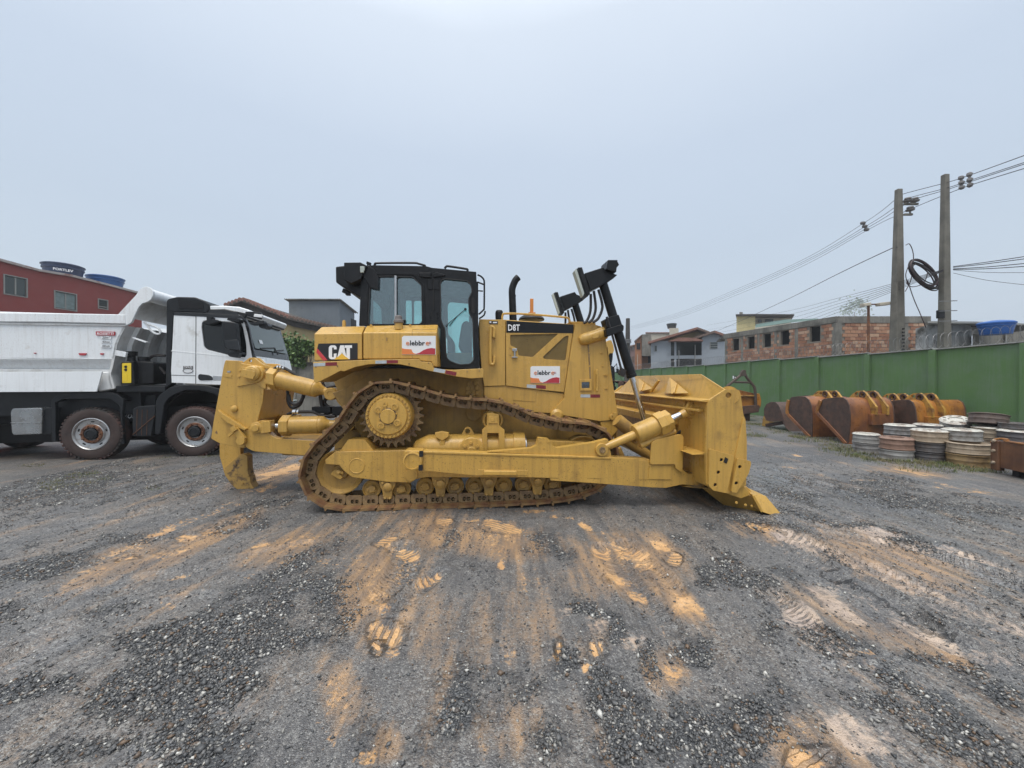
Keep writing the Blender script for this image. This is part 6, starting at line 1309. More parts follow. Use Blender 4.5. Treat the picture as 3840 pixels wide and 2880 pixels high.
# ---- excavator buckets lying on their lips
M['bucket_rust'] = paint('rusty_bucket', (.155, .064, .034), .36, var=.3, vscale=4, dirt=(.33, .130, .035), dscale=2.2, dlo=.42, dhi=.70, streak=.4, scol=(.10,.045,.03), bump=.3, bscale=40)
M['bucket_orange'] = paint('orange_bucket', (.38, .160, .030), .34, var=.2, vscale=3, dirt=(.15, .062, .030), dscale=2.0, dlo=.46, dhi=.66, streak=.5, scol=(.14,.06,.03), bump=.25, bscale=40)
M['bucket_dark'] = paint('dark_bucket_plate', (.060, .036, .028), .6, var=.3, vscale=6, dirt=(.105, .055, .038), dscale=5, dlo=.45, dhi=.65, bump=.35, bscale=50)
M['bucket_yellow'] = paint('worn_yellow_ear', (.42, .235, .045), .5, var=.2, dirt=(.16, .075, .030), dscale=5, dlo=.48, dhi=.66)
def bucket(label, plate, tip, width, ear_at=.5, shell='bucket_rust', ears=True, holes=True, group='excavator buckets by the green wall', lip=True):
    yk = W.loc(ground_at(*ZY(tip))).y if tip else width[1]
    wd = width if not isinstance(width, tuple) else width[0]
    P = W.pts(ZY(*plate), yk); xm = sum(p[0] for p in P)/len(P); zm = min(p[1] for p in P); P = [(x, z - zm) for x, z in P]
    root = thing('excavator_bucket', label, 'bucket', W.wor(0, 0), W.yaw, group)
    cx = sum(p[0] for p in P)/len(P); cz = sum(p[1] for p in P)/len(P)
    n = len(P); inner = [(cx + (x-cx)*.965, cz + (z-cz)*.965) for x, z in P]
    MB().prism(P, yk-.035, yk).build('side_plate', M['bucket_dark'], root, .008)
    MB().prism(P, yk-wd, yk-wd+.035).build('side_plate', M['bucket_dark'], root, .008)
    # shell: follows the rounded back only, thin and slightly inside the side plates
    k0, k1 = bucket.span
    S = P[k0:k1]; mb = MB(); th = [(cx + (x-cx)*.95, cz + (z-cz)*.95) for x, z in S]; s2 = [(cx + (x-cx)*.985, cz + (z-cz)*.985) for x, z in S]
    mb.loft([(x, yk-.035, z) for x, z in s2] + [(x, yk-.035, z) for x, z in reversed(th)], [(x, yk-wd+.035, z) for x, z in s2] + [(x, yk-wd+.035, z) for x, z in reversed(th)])
    sh = mb.build('shell', M[shell], root, 0, ang=40)
    if lip:                                               # raised edges of the side plate: cutting lip and mouth edge
        for (i0, i1, w_) in ((0, 1, .09), (1, 2, .10), (2, 3, .10)):
            a_, b_ = Vector((P[i0][0], yk+.012, P[i0][1])), Vector((P[i1][0], yk+.012, P[i1][1])); MB().bar(a_, b_, .045, w_, up=(b_-a_).cross(Vector((0,1,0)))).build('side_edge', M['bucket_orange'] if i0 else M['bucket_rust'], root, .008)
    mb = MB(); a_, b_ = P[-1], P[-2]
    if lip:
        mb.bar((P[0][0], yk-wd, P[0][1]), (P[0][0], yk, P[0][1]), .06, .16); lp = mb.build('lip', M[shell], root, .01)
        for q in range(4):
            yy = yk - .08 - (wd-.16)*q/3; MB().loft([(P[0][0]-.05, yy-.06, P[0][1]-.03),(P[0][0]-.05, yy+.06, P[0][1]-.03),(P[0][0]-.05, yy+.06, P[0][1]+.05),(P[0][0]-.05, yy-.06, P[0][1]+.05)], [(P[0][0]+.24, yy-.02, P[0][1]-.02),(P[0][0]+.24, yy+.02, P[0][1]-.02),(P[0][0]+.24, yy+.02, P[0][1]+.01),(P[0][0]+.24, yy-.02, P[0][1]+.01)]).build('tooth', M['bucket_rust'], root, .01)
    if ears:
        tx = min(p[0] for p in P); top = max(p[1] for p in P); xt = [p[0] for p in P if p[1] > top-.03]; xt = sum(xt)/len(xt)
        E = [(xt+.30, top-.05), (xt+.18, top+.08), (xt+.04, top+.17), (xt-.12, top+.18), (xt-.20, top+.13), (tx-.12, top-.24), (tx-.12, top-.46), (tx+.06, top-.46), (tx+.08, top-.15)]
        for yy in (yk - wd*ear_at + .16, yk - wd*ear_at - .16):
            e = MB().prism(E, yy-.03, yy+.03, [circ(xt+.05, top+.08, .05, 14), circ(xt-.12, top+.07, .055, 14)]).build('ear', M['bucket_yellow'], root, .008)
            MB().lathe([(.095,-.045),(.095,.045),(.056,.045),(.056,-.045)], (xt-.12, yy, top+.07), (0,1,0), 20).build('pin_bush', M['bucket_dark'], e)
        mb = MB(); mb.box(tx-.09, tx+.04, yk-wd*ear_at-.27, yk-wd*ear_at+.27, top-.74, top-.44); mb.build('wear_pad', M[shell], root, .01)
    return root
bucket.span = (3, 12)
pl = [(860,618),(645,385),(640,365),(668,288),(690,275),(760,266),(830,264),(862,285),(880,330),(888,400),(888,470),(872,612)]
bucket('rust-brown excavator bucket nearest the rim stacks, dark side plate facing the yard', pl, (865,618), 1.28, .62, 'bucket_rust')
pl2 = [(585,568),(415,392),(410,362),(422,285),(440,262),(500,255),(545,260),(575,285),(592,330),(598,400),(600,470),(598,566)]
bucket('rusty excavator bucket between the round-ended one and the nearest one', pl2, (590,568), 1.35, .62, 'bucket_rust')
pl4 = [(x*.92+335, y*.90-8) for x, y in pl]
bucket('orange excavator bucket behind the rim stacks, its yellow ears tilted', pl4, None, (1.3, 2.05), .5, 'bucket_orange')
pl5 = [(x*.98+520, y*.97+8) for x, y in pl]
b5 = bucket('large bright orange excavator bucket closest to the green wall', pl5, None, (1.45, 1.75), .35, 'bucket_orange')
pl6 = [(x*.80+150, y*.82+22) for x, y in pl2]
bucket('orange excavator bucket half hidden in the back row by the wall', pl6, None, (1.2, 1.6), .5, 'bucket_orange')
# round-ended bucket at the far left of the row, with a yellow blade under it
bucket.span = (0, 13)
pr3 = [(250,440),(232,400),(232,350),(250,315),(285,297),(320,300),(345,325),(365,370),(382,420),(392,470),(425,525),(400,500),(370,445),(300,448)]
bucket('brown round-ended bucket at the far end of the bucket row', pr3, (425,525), 1.1, .5, 'bucket_dark', ears=False, lip=False)
sb = thing('scrap_blade', 'small pale yellow blade lying on the grass before the round-ended bucket', 'blade', W.wor(0,0), W.yaw)
yk = W.loc(ground_at(*ZY((250,487)))).y
MB().prism(W.pts(ZY((235,390),(250,430),(300,450),(365,447),(370,470),(240,487),(218,480),(222,440)), yk), yk-.06, yk).build('blade_plate', M['bucket_yellow'], sb, .006)
MB().prism(W.pts(ZY((245,465),(370,445),(378,470),(250,490)), yk+.03), yk+.0, yk+.05).build('blade_edge', M['bucket_dark'], sb, .006)

# ---- towed implement with an A-frame hitch, behind the blade
ZH = zoom(2720, 1370, 6.143)
hx = thing('towed_implement', 'orange towed box scraper with brown A-frame hitch behind the blade', 'implement', (0,0,0), 0)
HF = Frame(0, 0, 0); HY = 16.5
def hp(name, ps, y0, y1, m, parent=hx, bevel=.01): return MB().prism(HF.pts(ps, y0), y0, y1).build(name, M[m], parent, bevel)
ob = hp('body', ZH((240,560),(340,570),(640,640),(790,650),(825,800),(815,960),(780,1010),(380,1010),(240,1000)), HY, HY+1.6, 'bucket_orange')
hp('side_wing', ZH((705,650),(790,650),(828,800),(820,940),(720,930)), HY-.10, HY, 'bucket_orange')
hp('top_rail', ZH((240,690),(690,685),(690,715),(240,720)), HY-.12, HY, 'bucket_yellow'); hp('lower_beam', ZH((240,960),(775,915),(800,960),(770,1080),(240,1150)), HY-.15, HY+.1, 'bucket_dark')
mb = MB(); mb.tube(smooth_path([HF.at(p, HY-.1) for p in ZH((30,490),(350,230),(415,170))], 5), .055, 8); mb.tube(smooth_path([HF.at(p, HY-.1) for p in ZH((440,180),(500,290),(600,410),(660,490),(680,560),(690,700),(700,930))], 5), .06, 8); mb.tube([HF.at(p, HY-.1) for p in ZH((170,385),(575,395))], .045, 8)
M['hitch'] = paint('brown_hitch', (.075, .055, .042), .7, var=.3)
ht = mb.build('hitch_frame', M['hitch'], hx, kind='stuff'); hp('hitch_eye', ZH((350,230),(360,170),(410,105),(460,105),(480,130),(478,240),(400,255)), HY-.16, HY-.04, 'hitch', ht)
for p in ((500,1100),(560,1110)): MB().box(*[f(HF.at(ZH(p), HY).x) for f in (lambda v: v-.08, lambda v: v+.08)], HY+.1, HY+.3, 0, .45).build('skid', M['bucket_dark'], hx, .01)

# ---- wheel rims in stacks
RIMC = {'white': (.62,.62,.58), 'grey': (.26,.26,.26), 'darkgrey': (.10,.10,.105), 'rusty': (.25,.155,.115), 'ochre': (.30,.205,.095), 'brown': (.125,.095,.085), 'pale': (.31,.31,.30), 'tan': (.36,.29,.21)}
for k, c in RIMC.items(): M['rim_'+k] = paint('steel_rim_'+k, c, .55, var=.2, vscale=6, dirt=tuple(x*.4+.03*(1,.6,.3)[i] for i, x in enumerate(c)), dscale=5, dlo=.46, dhi=.66, streak=.3, scol=(.15,.08,.05), bump=.3, bscale=30)
M['rim_face'] = paint('rim_face_white', (.52,.51,.46), .5, var=.15, dirt=(.22,.15,.11), dscale=8, dlo=.47, dhi=.66, grime=((.12,.07,.05),.8))
def rim(label, p, r, h, z0, m, face=None, tilt=(0,0), groups='steel wheel rims stacked at the right', hole=.62, at_g=None):
    g = at_g if at_g is not None else ground_at(*ZY(p)); d = Vector((g.x, g.y, 0)).normalized(); c = Vector((g.x, g.y, 0)) + d*r
    o = thing('wheel_rim', label, 'wheel rim', (c.x, c.y, z0), 0, groups); o.rotation_euler = (R(tilt[0]), R(tilt[1]), random.uniform(0, 6))
    b = MB().lathe([(r*.78,.01),(r*.99,.0),(r,.004),(r,.016),(r*.965,.022),(r*.955,.05),(r*.945,h*.42),(r*.965,h*.46),(r*.965,h*.52),(r*.945,h*.56),(r*.95,h*.80),(r*.965,h*.86),(r,h*.89),(r,h*.93),(r*.97,h*.95),(r*.88,h-.002),(r*.84,h-.02),(r*.80,h*.5)], (0,0,0), (0,0,1), 40).build('barrel', M['rim_'+m], o, 0, ang=40)
    b.data.polygons  # barrel is open inside; the disc closes it
    if face is not None:
        zf = h + .012; fm = M['rim_'+face] if face != 'face' else M['rim_face']
        hl = [circ(r*.70*math.cos(a), r*.70*math.sin(a), .032, 10) for a in [2*math.pi*i/8 for i in range(8)]]
        MB().prism(circ(0,0,r*.86,40), zf-.02, zf, [circ(0,0,r*.46,28)] + hl, axis='z').build('disc', fm, o, .004)
        MB().lathe([(r*.985,h*.945),(r*.86,zf),(r*.82,zf-.004),(r*.93,h*.90)], (0,0,0), (0,0,1), 40).build('shoulder', fm, o, 0, ang=50)
        MB().lathe([(r*.80,.0),(r*.80,.004),(0,.004)], (0,0,h-.06), (0,0,1), 28).build('rim_inside', M['dark'], o)
    return o
def stack(p, r, spec):
    z = 0
    for (h, m, f, lb) in spec: rim(lb, p, r, h, z, m, f); z += h + .004
stack((1010,690), .262, [(.225,'grey',None,'grey rim at the bottom of the small stack by the bucket lip'), (.215,'pale','face','silver-topped rim on top of the leftmost short stack')])
stack((1240,748), .290, [(.225,'pale',None,'pale grey rim under the rusty-faced one'), (.245,'rusty','rusty','rusty brown rim with an open face on top of the front stack')])
stack((1490,758), .300, [(.20,'darkgrey',None,'dark rim at the bottom of the three-high stack'), (.205,'darkgrey',None,'dark rim in the middle of the three-high stack'), (.245,'tan','face','tan-sided rim with white face on top of the three-high stack')])
stack((1785,800), .318, [(.255,'ochre',None,'ochre yellow rim on the grass beside the rusty skip'), (.215,'tan',None,'tan rim with a slot above the ochre one'),])
rim('white rim sitting on the tan one near the rusty skip', (1735,775), .30, .22, .478, 'pale', 'face')
def back(p, r, h, z0, m, f, lb, Yd, tilt=(0,0)):
    v = at_depth(*ZY(p), Yd); return rim(lb, p, r, h, z0, m, f, tilt, at_g=v)
back((1265,600), .29, .22, .0, 'grey', None, 'grey rim in the second row behind the rusty-faced stack', 9.0); back((1265,600), .29, .22, .224, 'darkgrey', None, 'dark rim second up in the second row behind the rusty-faced stack', 9.0); back((1265,600), .29, .22, .448, 'grey', 'face', 'white-faced rim topping the second-row stack behind the rusty-faced rim', 9.0)
back((1480,600), .27, .22, .448, 'grey', 'face', 'white-faced rim peeping over the tan-sided one', 9.1); back((1480,600), .27, .22, .0, 'grey', None, 'grey rim hidden low behind the three-high stack', 9.1); back((1480,600), .27, .22, .224, 'grey', None, 'grey rim midway up behind the three-high stack', 9.1)
back((1960,600), .30, .23, .0, 'grey', None, 'grey rim low behind the ochre stack', 8.3); back((1960,600), .30, .23, .234, 'tan', None, 'tan rim in the middle of the stack under the tilted brown rim', 8.3); back((1960,600), .30, .23, .468, 'tan', 'face', 'white-faced rim right under the tilted brown rim', 8.3)
back((1935,600), .31, .24, .745, 'brown', None, 'large brown rim tilted upside down on top of the pile', 8.35, (10,-4))
back((1690,600), .27, .20, .62, 'pale', 'face', 'white slotted rim leaning at an angle between two stacks', 8.9, (18,-8))
back((1690,600), .27, .22, .0, 'grey', None, 'grey rim at the foot of the leaning rim', 9.0); back((1690,600), .27, .22, .3, 'grey', None, 'grey rim propping the leaning rim', 9.0)
back((2170,600), .30, .23, .0, 'grey', None, 'grey bottom rim behind the rusty skip', 7.7); back((2170,600), .30, .23, .234, 'darkgrey', None, 'dark rim in the middle behind the rusty skip', 7.7); back((2170,600), .30, .23, .468, 'darkgrey', 'face', 'white-faced rim at the right edge above the rusty skip', 7.7); back((2160,600), .27, .12, .72, 'darkgrey', None, 'thin dark ring lying on the rim at the right edge', 7.9)

# ---- rusty skip at the right edge
g0 = ground_at(*ZY((1985,838))); g1 = ground_at(*ZY((2212,890)))
SKF = Frame(g0.x, g0.y, math.atan2(g1.y-g0.y, g1.x-g0.x))
sk_ = thing('rusty_skip', 'rust-brown steel skip with a folded lip, cut off by the right edge', 'skip', SKF.o, SKF.yaw)
hz_ = SKF.at(ZY((2010,590)), 0).z
M['skip'] = paint('rusty_skip_plate', (.095, .042, .024), .6, var=.25, vscale=3, dirt=(.21, .092, .036), dscale=2.5, dlo=.45, dhi=.7, streak=.4, scol=(.22,.12,.06), bump=.35, bscale=35)
fr_ = MB().box(.10, 2.4, 0, .03, .12, hz_-.02).build('front_plate', M['skip'], sk_, .006)
MB().box(.05, .10, .03, 1.1, .12, hz_-.02).build('end_plate', M['skip'], sk_, .006); MB().box(.10, 2.4, 1.07, 1.1, .12, hz_-.02).build('back_plate', M['skip'], sk_, .006); MB().box(.05, 2.4, .03, 1.1, .12, .16).build('floor_plate', M['skip'], sk_)
po = MB().box(-.04, .10, -.03, .08, .06, hz_-.01).build('corner_post', M['skip'], sk_, .012)
mb = MB()
for z_ in (.20, .42, .60): mb.lathe([(.022,-.03),(.03,-.015),(.03,.015),(.022,.03)], (.03, -.035, z_), (0,1,0), 12)
mb.build('post_bolts', M['rim_tan'], po)
MB().tube(smooth_path([(-.06,0,hz_-.06),(.0,0,hz_),(.10,0.02,hz_+.035),(.22,.02,hz_+.03),(.35,.01,hz_+.0),(2.4,.01,hz_)], 5), .02, 8).build('folded_lip', M['bucket_orange'], sk_)
for xx in (.2, 2.0): MB().box(xx, xx+.12, .1, 1.0, 0, .13).build('skid', M['dark'], sk_)

# ---- grass and weeds
def grass_patch(spots, n, seed, lo=.03, hi=.10):
    r = np.random.default_rng(seed); V = []; Fq = []
    tot_ = sum(s[4] for s in spots)
    for (x, y, rx_, ry_, wgt) in spots:
        for _ in range(int(n*wgt/tot_)):
            a = r.uniform(0, 6.28); q = math.sqrt(r.random()); px_, py_ = x + rx_*q*math.cos(a), y + ry_*q*math.sin(a)
            if vnoise(np.array([px_*2.3]), np.array([py_*2.3]))[0] < .42: continue
            h = r.uniform(lo, hi); t_ = r.uniform(0, 6.28); w = r.uniform(.003, .007); lean = r.uniform(.1, .6)*h; z = hgt(px_, py_)-.005
            dx, dy = math.cos(t_), math.sin(t_); b = len(V)
            V += [(px_-dy*w, py_+dx*w, z), (px_+dy*w, py_-dx*w, z), (px_+dx*lean*.4+dy*w*.7, py_+dy*lean*.4-dx*w*.7, z+h*.6), (px_+dx*lean*.4-dy*w*.7, py_+dy*lean*.4+dx*w*.7, z+h*.6), (px_+dx*lean, py_+dy*lean, z+h)]
            Fq += [(b, b+1, b+2, b+3), (b+3, b+2, b+4)]
    me = bpy.data.meshes.new('grass'); me.from_pydata(V, [], Fq); return me
t = NT('grass_blades'); c = t.mix(t.rng(t.noise(6, 3), .35, .65), (.065, .100, .025), (.150, .165, .055)); c = t.mix(t.rng(t.noise(2.2, 3), .42, .62, 0, .85), c, (.20, .165, .085)); t.l(c, t.b.inputs['Base Color']); t.set(Roughness=.6); M['grass'] = t.m
strip = []
for f in np.linspace(0, 1, 26):
    gg = W.wor(np.interp(f, [0, 1], [7.2, 21]), np.interp(f, [0, .25, 1], [4.3, 3.9, 2.6])); strip.append((gg.x, gg.y, 1.0, .5, 1.0))
for zz in ((300,500),(480,570),(650,620),(850,665),(980,710),(1150,745),(1420,760),(1620,790),(1850,815),(2000,850),(150,470),(180,420),(130,560)):
    v = ground_at(*ZY(zz)); strip.append((v.x, v.y, .45, .28, .9))
for k in range(12):
    v = W.wor(9+k*1.1, .7); strip.append((v.x, v.y, .5, .6, .6))
tl = []
for p, s in ((G1((380,220)), .55), (G1((420,185)), .3), (G1((960,185)), .4), (G1((830,255)), .3), (G1((850,105)), .25), (G1((1290,90)), .4), (G1((340,250)), .4), (G1((180,140)), .3), (G1((1060,95)), .3)):
    v = ground_at(*p); tl.append((v.x, v.y, s, s*.55, s))
g1_ = grass_patch(strip, 17000, 5, .02, .085); g1_.materials.append(M['grass']); o = bpy.data.objects.new('grass', g1_); COL.objects.link(o); tag(o, 'thin grass growing along the foot of the buckets and rims', 'grass', kind='stuff')
g2_ = grass_patch(tl, 1900, 6, .012, .04); g2_.materials.append(M['grass']); o = bpy.data.objects.new('grass', g2_); COL.objects.link(o); tag(o, 'sparse green tufts in the gravel before the tipper truck', 'grass', kind='stuff')
# ================================================================ BACKGROUND, left: red house, yellow house, grey box, rear wall
M['red_wall'] = paint('red_render', (.235, .050, .045), .8, var=.08, vscale=.8, dirt=(.19,.055,.05), dscale=.7, bump=.2, bscale=20)
M['cream_wall'] = paint('yellow_render', (.43, .335, .165), .85, var=.08, vscale=.8, dirt=(.33,.27,.15), dscale=.8, streak=.2)
M['grey_render'] = paint('grey_render', (.145, .168, .190), .85, var=.12, vscale=.6, dirt=(.10,.115,.13), dscale=.8, streak=.35)
M['concrete'] = paint('old_concrete', (.205, .195, .170), .85, var=.2, vscale=1.2, dirt=(.085,.082,.072), dscale=1.1, dlo=.46, dhi=.68, streak=.6, scol=(.08,.078,.07), bump=.3, bscale=20)
M['roof_tile'] = paint('clay_roof_tile', (.235, .115, .085), .8, var=.25, vscale=3, dirt=(.13,.075,.06), dscale=2)
M['old_tile'] = paint('weathered_tile', (.14, .095, .075), .85, var=.3, vscale=3)
M['soffit'] = paint('dark_soffit', (.055, .050, .045), .85, var=.2)
M['window_glass'] = plain('house_window_glass', (.045, .060, .060), .12)
M['curtain'] = paint('pale_curtain', (.17, .22, .22), .8, var=.25, vscale=5)
M['frame_white'] = plain('white_window_frame', (.25, .25, .235), .5)
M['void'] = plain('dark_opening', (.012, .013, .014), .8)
BL = Frame(-27.8, 3.07, R(83.7))
ZL = T1
rh_ = thing('red_house', 'dark red two-storey house with sloping roof line behind the tipper bed', 'house', BL.o, BL.yaw)
ro = BL.pts(ZL((-260,-15),(0,42),(300,122),(560,165),(820,228),(1085,297),(1130,310)), 0)
xa, xb2 = ro[0][0], ro[-1][0]
def frame_hole(z, *p): return BL.pts(z(*p), 0)
h1 = frame_hole(ZL, (33,150),(212,180),(212,328),(33,302)); h2 = frame_hole(ZL, (436,278),(608,305),(608,438),(436,415)); h3 = frame_hole(ZL, (785,344),(855,352),(858,425),(785,418))
def rect(h): xs_ = [p[0] for p in h]; zs_ = [p[1] for p in h]; return (min(xs_), max(xs_), sum(sorted(zs_)[:2])/2, sum(sorted(zs_)[2:])/2)
wins = [rect(h) for h in (h1, h2, h3)]
MB().prism([(xa, -.1)] + [(x, z) for x, z in ro] + [(xb2, -.1)], 0, .2, [[(a, c), (b, c), (b, d), (a, d)] for a, b, c, d in wins]).build('wall', M['red_wall'], rh_)
MB().prism([(xa, ro[0][1]), (xb2, ro[-1][1]), (xb2, -.1), (xa, -.1)], 9.8, 10).build('wall', M['red_wall'], rh_)
MB().box(xb2-.2, xb2, .21, 9.8, -.1, ro[-1][1]-.1).build('wall', M['red_wall'], rh_); MB().box(xa, xa+.2, .21, 9.8, -.1, ro[0][1]-.1).build('wall', M['red_wall'], rh_)
mb = MB(); 
for (x0_, z0_), (x1_, z1_) in zip(ro[:-1], ro[1:]): mb.loft([(x0_,-.12,z0_),(x1_,-.12,z1_),(x1_,-.12,z1_+.12),(x0_,-.12,z0_+.12)], [(x0_,10.1,z0_),(x1_,10.1,z1_),(x1_,10.1,z1_+.12),(x0_,10.1,z0_+.12)])
mb.build('roof', paint('roof_edge', (.40,.36,.34), .7, dirt=(.25,.12,.10)), rh_)
for k, (a, b, c, d) in enumerate(wins):
    w = MB().prism([(a-.03,c-.03),(b+.03,c-.03),(b+.03,d+.03),(a-.03,d+.03)], -.03, .06, [[(a+.02,c+.02),(b-.02,c+.02),(b-.02,d-.02),(a+.02,d-.02)]]).build('window', M['frame_white'], rh_)
    if k < 2:
        MB().box((a+b)/2-.03, (a+b)/2+.03, .0, .05, c+.05, d-.05).build('mullion', M['frame_white'], w)
        for s0, s1 in ((a+.05,(a+b)/2-.03), ((a+b)/2+.03, b-.05)): MB().box(s0, s1, .03, .04, c+.05, d-.05).build('pane', M['window_glass'] if k == 0 else M['curtain'], w)
    else:
        MB().box(a+.05, b-.05, .05, .06, c+.05, d-.05).build('pane', M['void'], w)
        for q in range(4): MB().box(a+.06, b-.06, -.01, .03, c+.10+q*(d-c)*.22, c+.16+q*(d-c)*.22).build('slat', M['frame_white'] if q == 0 else M['window_glass'], w)
def water_tank(label, c, r, h, col, r_top=1.08, lidded=True, band=None):
    m = paint('tank_plastic', col, .4, var=.1)
    o = thing('water_tank', label, 'water tank', c)
    MB().lathe([(r*.80,0),(r*.82,.02),(r*.95,h*.78),(r*1.0,h*.80),(r*1.0,h*.86),(r*.97,h*.88),(r*.99,h*.95),(r*.99,h)], (0,0,0), (0,0,1), 40).build('body', m, o, 0, ang=30)
    MB().lathe([(r*1.04,h),(r*1.04,h+.05),(r*.9,h+.10),(r*.3,h+.16),(0,h+.16)], (0,0,0), (0,0,1), 40).build('lid', m, o, 0, ang=30)
    return o
def on_roof(p, x): v = BL.atx(p, x); return v
cA = BL.at(ZL((505,85)), 2.2); rA = abs(BL.at(ZL((632,85)), 2.2).x - BL.at(ZL((350,85)), 2.2).x)*.30
wA = BL.wor(cA.x, 2.2); zA = BL.at(ZL((490,165)), 2.2).z
tA_ = water_tank('navy blue water tank with white lettering on the red house roof', (wA.x, wA.y, zA-.34), .90, .98, (.020,.035,.085))
d_ = Vector((CAM.x-wA.x, CAM.y-wA.y, 0)).normalized(); sd_ = Vector((-d_.y, d_.x, 0))
lettering('FORTLEV', M['letter_white'], tA_, d_*.865 - sd_*.40 + Vector((0,0,.56)), sd_, (0,0,1), 0.80, .14, bold=.03)
cB = BL.at(ZL((700,170)), 2.2); wB = BL.wor(cB.x+1.0, 2.2); zB = BL.at(ZL((700,218)), 2.2).z
water_tank('bright blue water tank beside the navy one on the red house roof', (wB.x, wB.y, zB-.35), .92, .92, (.015,.085,.26))
# yellow gabled house
YF = Frame(0, 0, 0); YD = 27.0
yh = thing('yellow_house', 'yellow rendered house with clay tile gable roof beyond the truck cab', 'house', (0,0,0))
yp = lambda *ps: YF.pts(T2(*ps), YD)
MB().prism(yp((600,700),(840,222),(988,170),(1400,330),(1850,430),(1850,760)) [1:] + [(yp((1850,760))[0][0] if False else YF.at(T2((1850,760)), YD).x, -.1), (YF.at(T2((840,700)), YD).x, -.1)], YD, YD+8).build('wall', M['cream_wall'], yh)
ridge, eL, eR1, eR2 = (YF.at(T2(p), YD-.7) for p in ((988,148),(828,208),(1418,316),(1860,415)))
for a, b, nm in ((eL, ridge, 'roof'), (ridge, eR1, 'roof'), (eR1, eR2, 'roof')):
    rfm = MB(); rfm.loft([a, b, b - Vector((0,0,.16)), a - Vector((0,0,.16))], [Vector((p.x, YD+8.7, p.z)) for p in (a, b, b - Vector((0,0,.16)), a - Vector((0,0,.16)))]); o = rfm.build('roof', M['soffit'], yh)
    n = max(3, int((b-a).length/.24)); mt = M['roof_tile'] if nm and b is not eR2 else M['old_tile']; tl_ = MB(); d = (b-a)/n; up = Vector((-d.z, 0, d.x)).normalized(); up = up if up.z > 0 else -up
    tme = MB().cyl(Vector((0,-.25,0)), Vector((0,.25,0)), .135, .115, 8).mesh('tile', mt)
    for i in range(n):
        c = a + d*(i+.5) + up*.02
        for j in range(2):
            q = bpy.data.objects.new('tile', tme); COL.objects.link(q); q.parent = o; q.location = c + Vector((0, .25 + .46*j, 0)); q.rotation_euler = (0, random.uniform(-.06,.06), random.uniform(-.05,.05))
MB().prism([(p.x, p.z) for p in (eL - Vector((0,0,.17)), ridge - Vector((0,0,.17)), eR1 - Vector((0,0,.17)), eR2 - Vector((0,0,.17)), eR2 - Vector((0,0,.5)), eR1 - Vector((0,0,.55)), ridge - Vector((0,0,.6)), eL - Vector((0,0,.5)))], YD-.25, YD-.02).build('gable_board', M['soffit'], yh)
# grey rendered box with corrugated roof
ZB4 = zoom(1000, 1080, 3.455)
GD = 34.0; gf_ = YF.pts(ZB4((288,158),(943,165),(948,520),(288,520)), GD)
gx0, gx1 = gf_[0][0], gf_[1][0]; gzt = gf_[1][1]; d2 = None
vr = ray(ZB4((1136,255))); depth_back = gx1/(vr.x/vr.y) if abs(vr.x) > 1e-6 else GD+6
depth_back = min(max(depth_back, GD+3), GD+14)
gb = thing('grey_building', 'plain grey rendered block with corrugated roof behind the yellow house', 'building', (0,0,0))
hb_ = (255-165)/ (1440-1125)
zback = gzt - .55
MB().loft([(gx0,GD,-.1),(gx1,GD,-.1),(gx1,GD,gzt),(gx0,GD,gzt)], [(gx0,depth_back,-.1),(gx1,depth_back,-.1),(gx1,depth_back,zback),(gx0,depth_back,zback)]).build('wall', M['grey_render'], gb)
mb = MB(); nW = 27; prof = []
for i in range(nW*4+1):
    x = gx0-.25 + (gx1-gx0+.5)*i/(nW*4); prof.append((x, .055*math.sin(2*math.pi*i/4)))
mb.loft([(x, GD-.3, gzt+.10+q) for x, q in prof] + [(x, GD-.3, gzt+.07+q) for x, q in reversed(prof)], [(x, depth_back+.3, zback+.10+q) for x, q in prof] + [(x, depth_back+.3, zback+.07+q) for x, q in reversed(prof)]); mb.build('corrugated_roof', M['concrete'], gb)
vw = YF.at(ZB4((1070,475)), GD+3); w_ = MB().box(gx1-.02, gx1+.03, GD+2.4, GD+3.6, vw.z-.4, vw.z+.5).build('window', M['void'], gb)
# rear concrete wall, picket rail and creeper
cw = thing('concrete_wall', 'stained concrete yard wall with dark coping behind the ripper', 'wall', (0,0,0))
CD = 20.5; ctop = YF.at(ZB4((450,962)), CD).z
for k in range(9):
    x0_ = -22 + k*2.6; MB().box(x0_+.01, x0_+2.59, CD, CD+.14, -.1, ctop-.08).build('wall_panel', M['concrete'], cw, .006)
    MB().box(x0_-.10, x0_+.10, CD-.05, CD+.18, -.1, ctop-.06).build('wall_post', M['concrete'], cw, .006)
MB().box(-22, 1.4, CD-.08, CD+.22, ctop-.08, ctop).build('coping', M['soffit'], cw, .01)
pf = thing('picket_rail', 'pale concrete picket rail on top of the rear wall under the creeper', 'fence', (0,0,0))
for k in range(34):
    x = YF.at(ZB4((330,800)), CD+.05).x + k*.115; MB().cyl((x, CD+.07, ctop), (x, CD+.07, ctop+.62), .035, .03, 6).build('baluster', paint('picket_paint', (.46,.38,.24), .8) if k == 0 else bpy.data.materials['picket_paint'], pf)
MB().box(YF.at(ZB4((320,800)), CD).x, YF.at(ZB4((320,800)), CD).x+4, CD+.02, CD+.12, ctop+.62, ctop+.70).build('top_rail', bpy.data.materials['picket_paint'], pf)
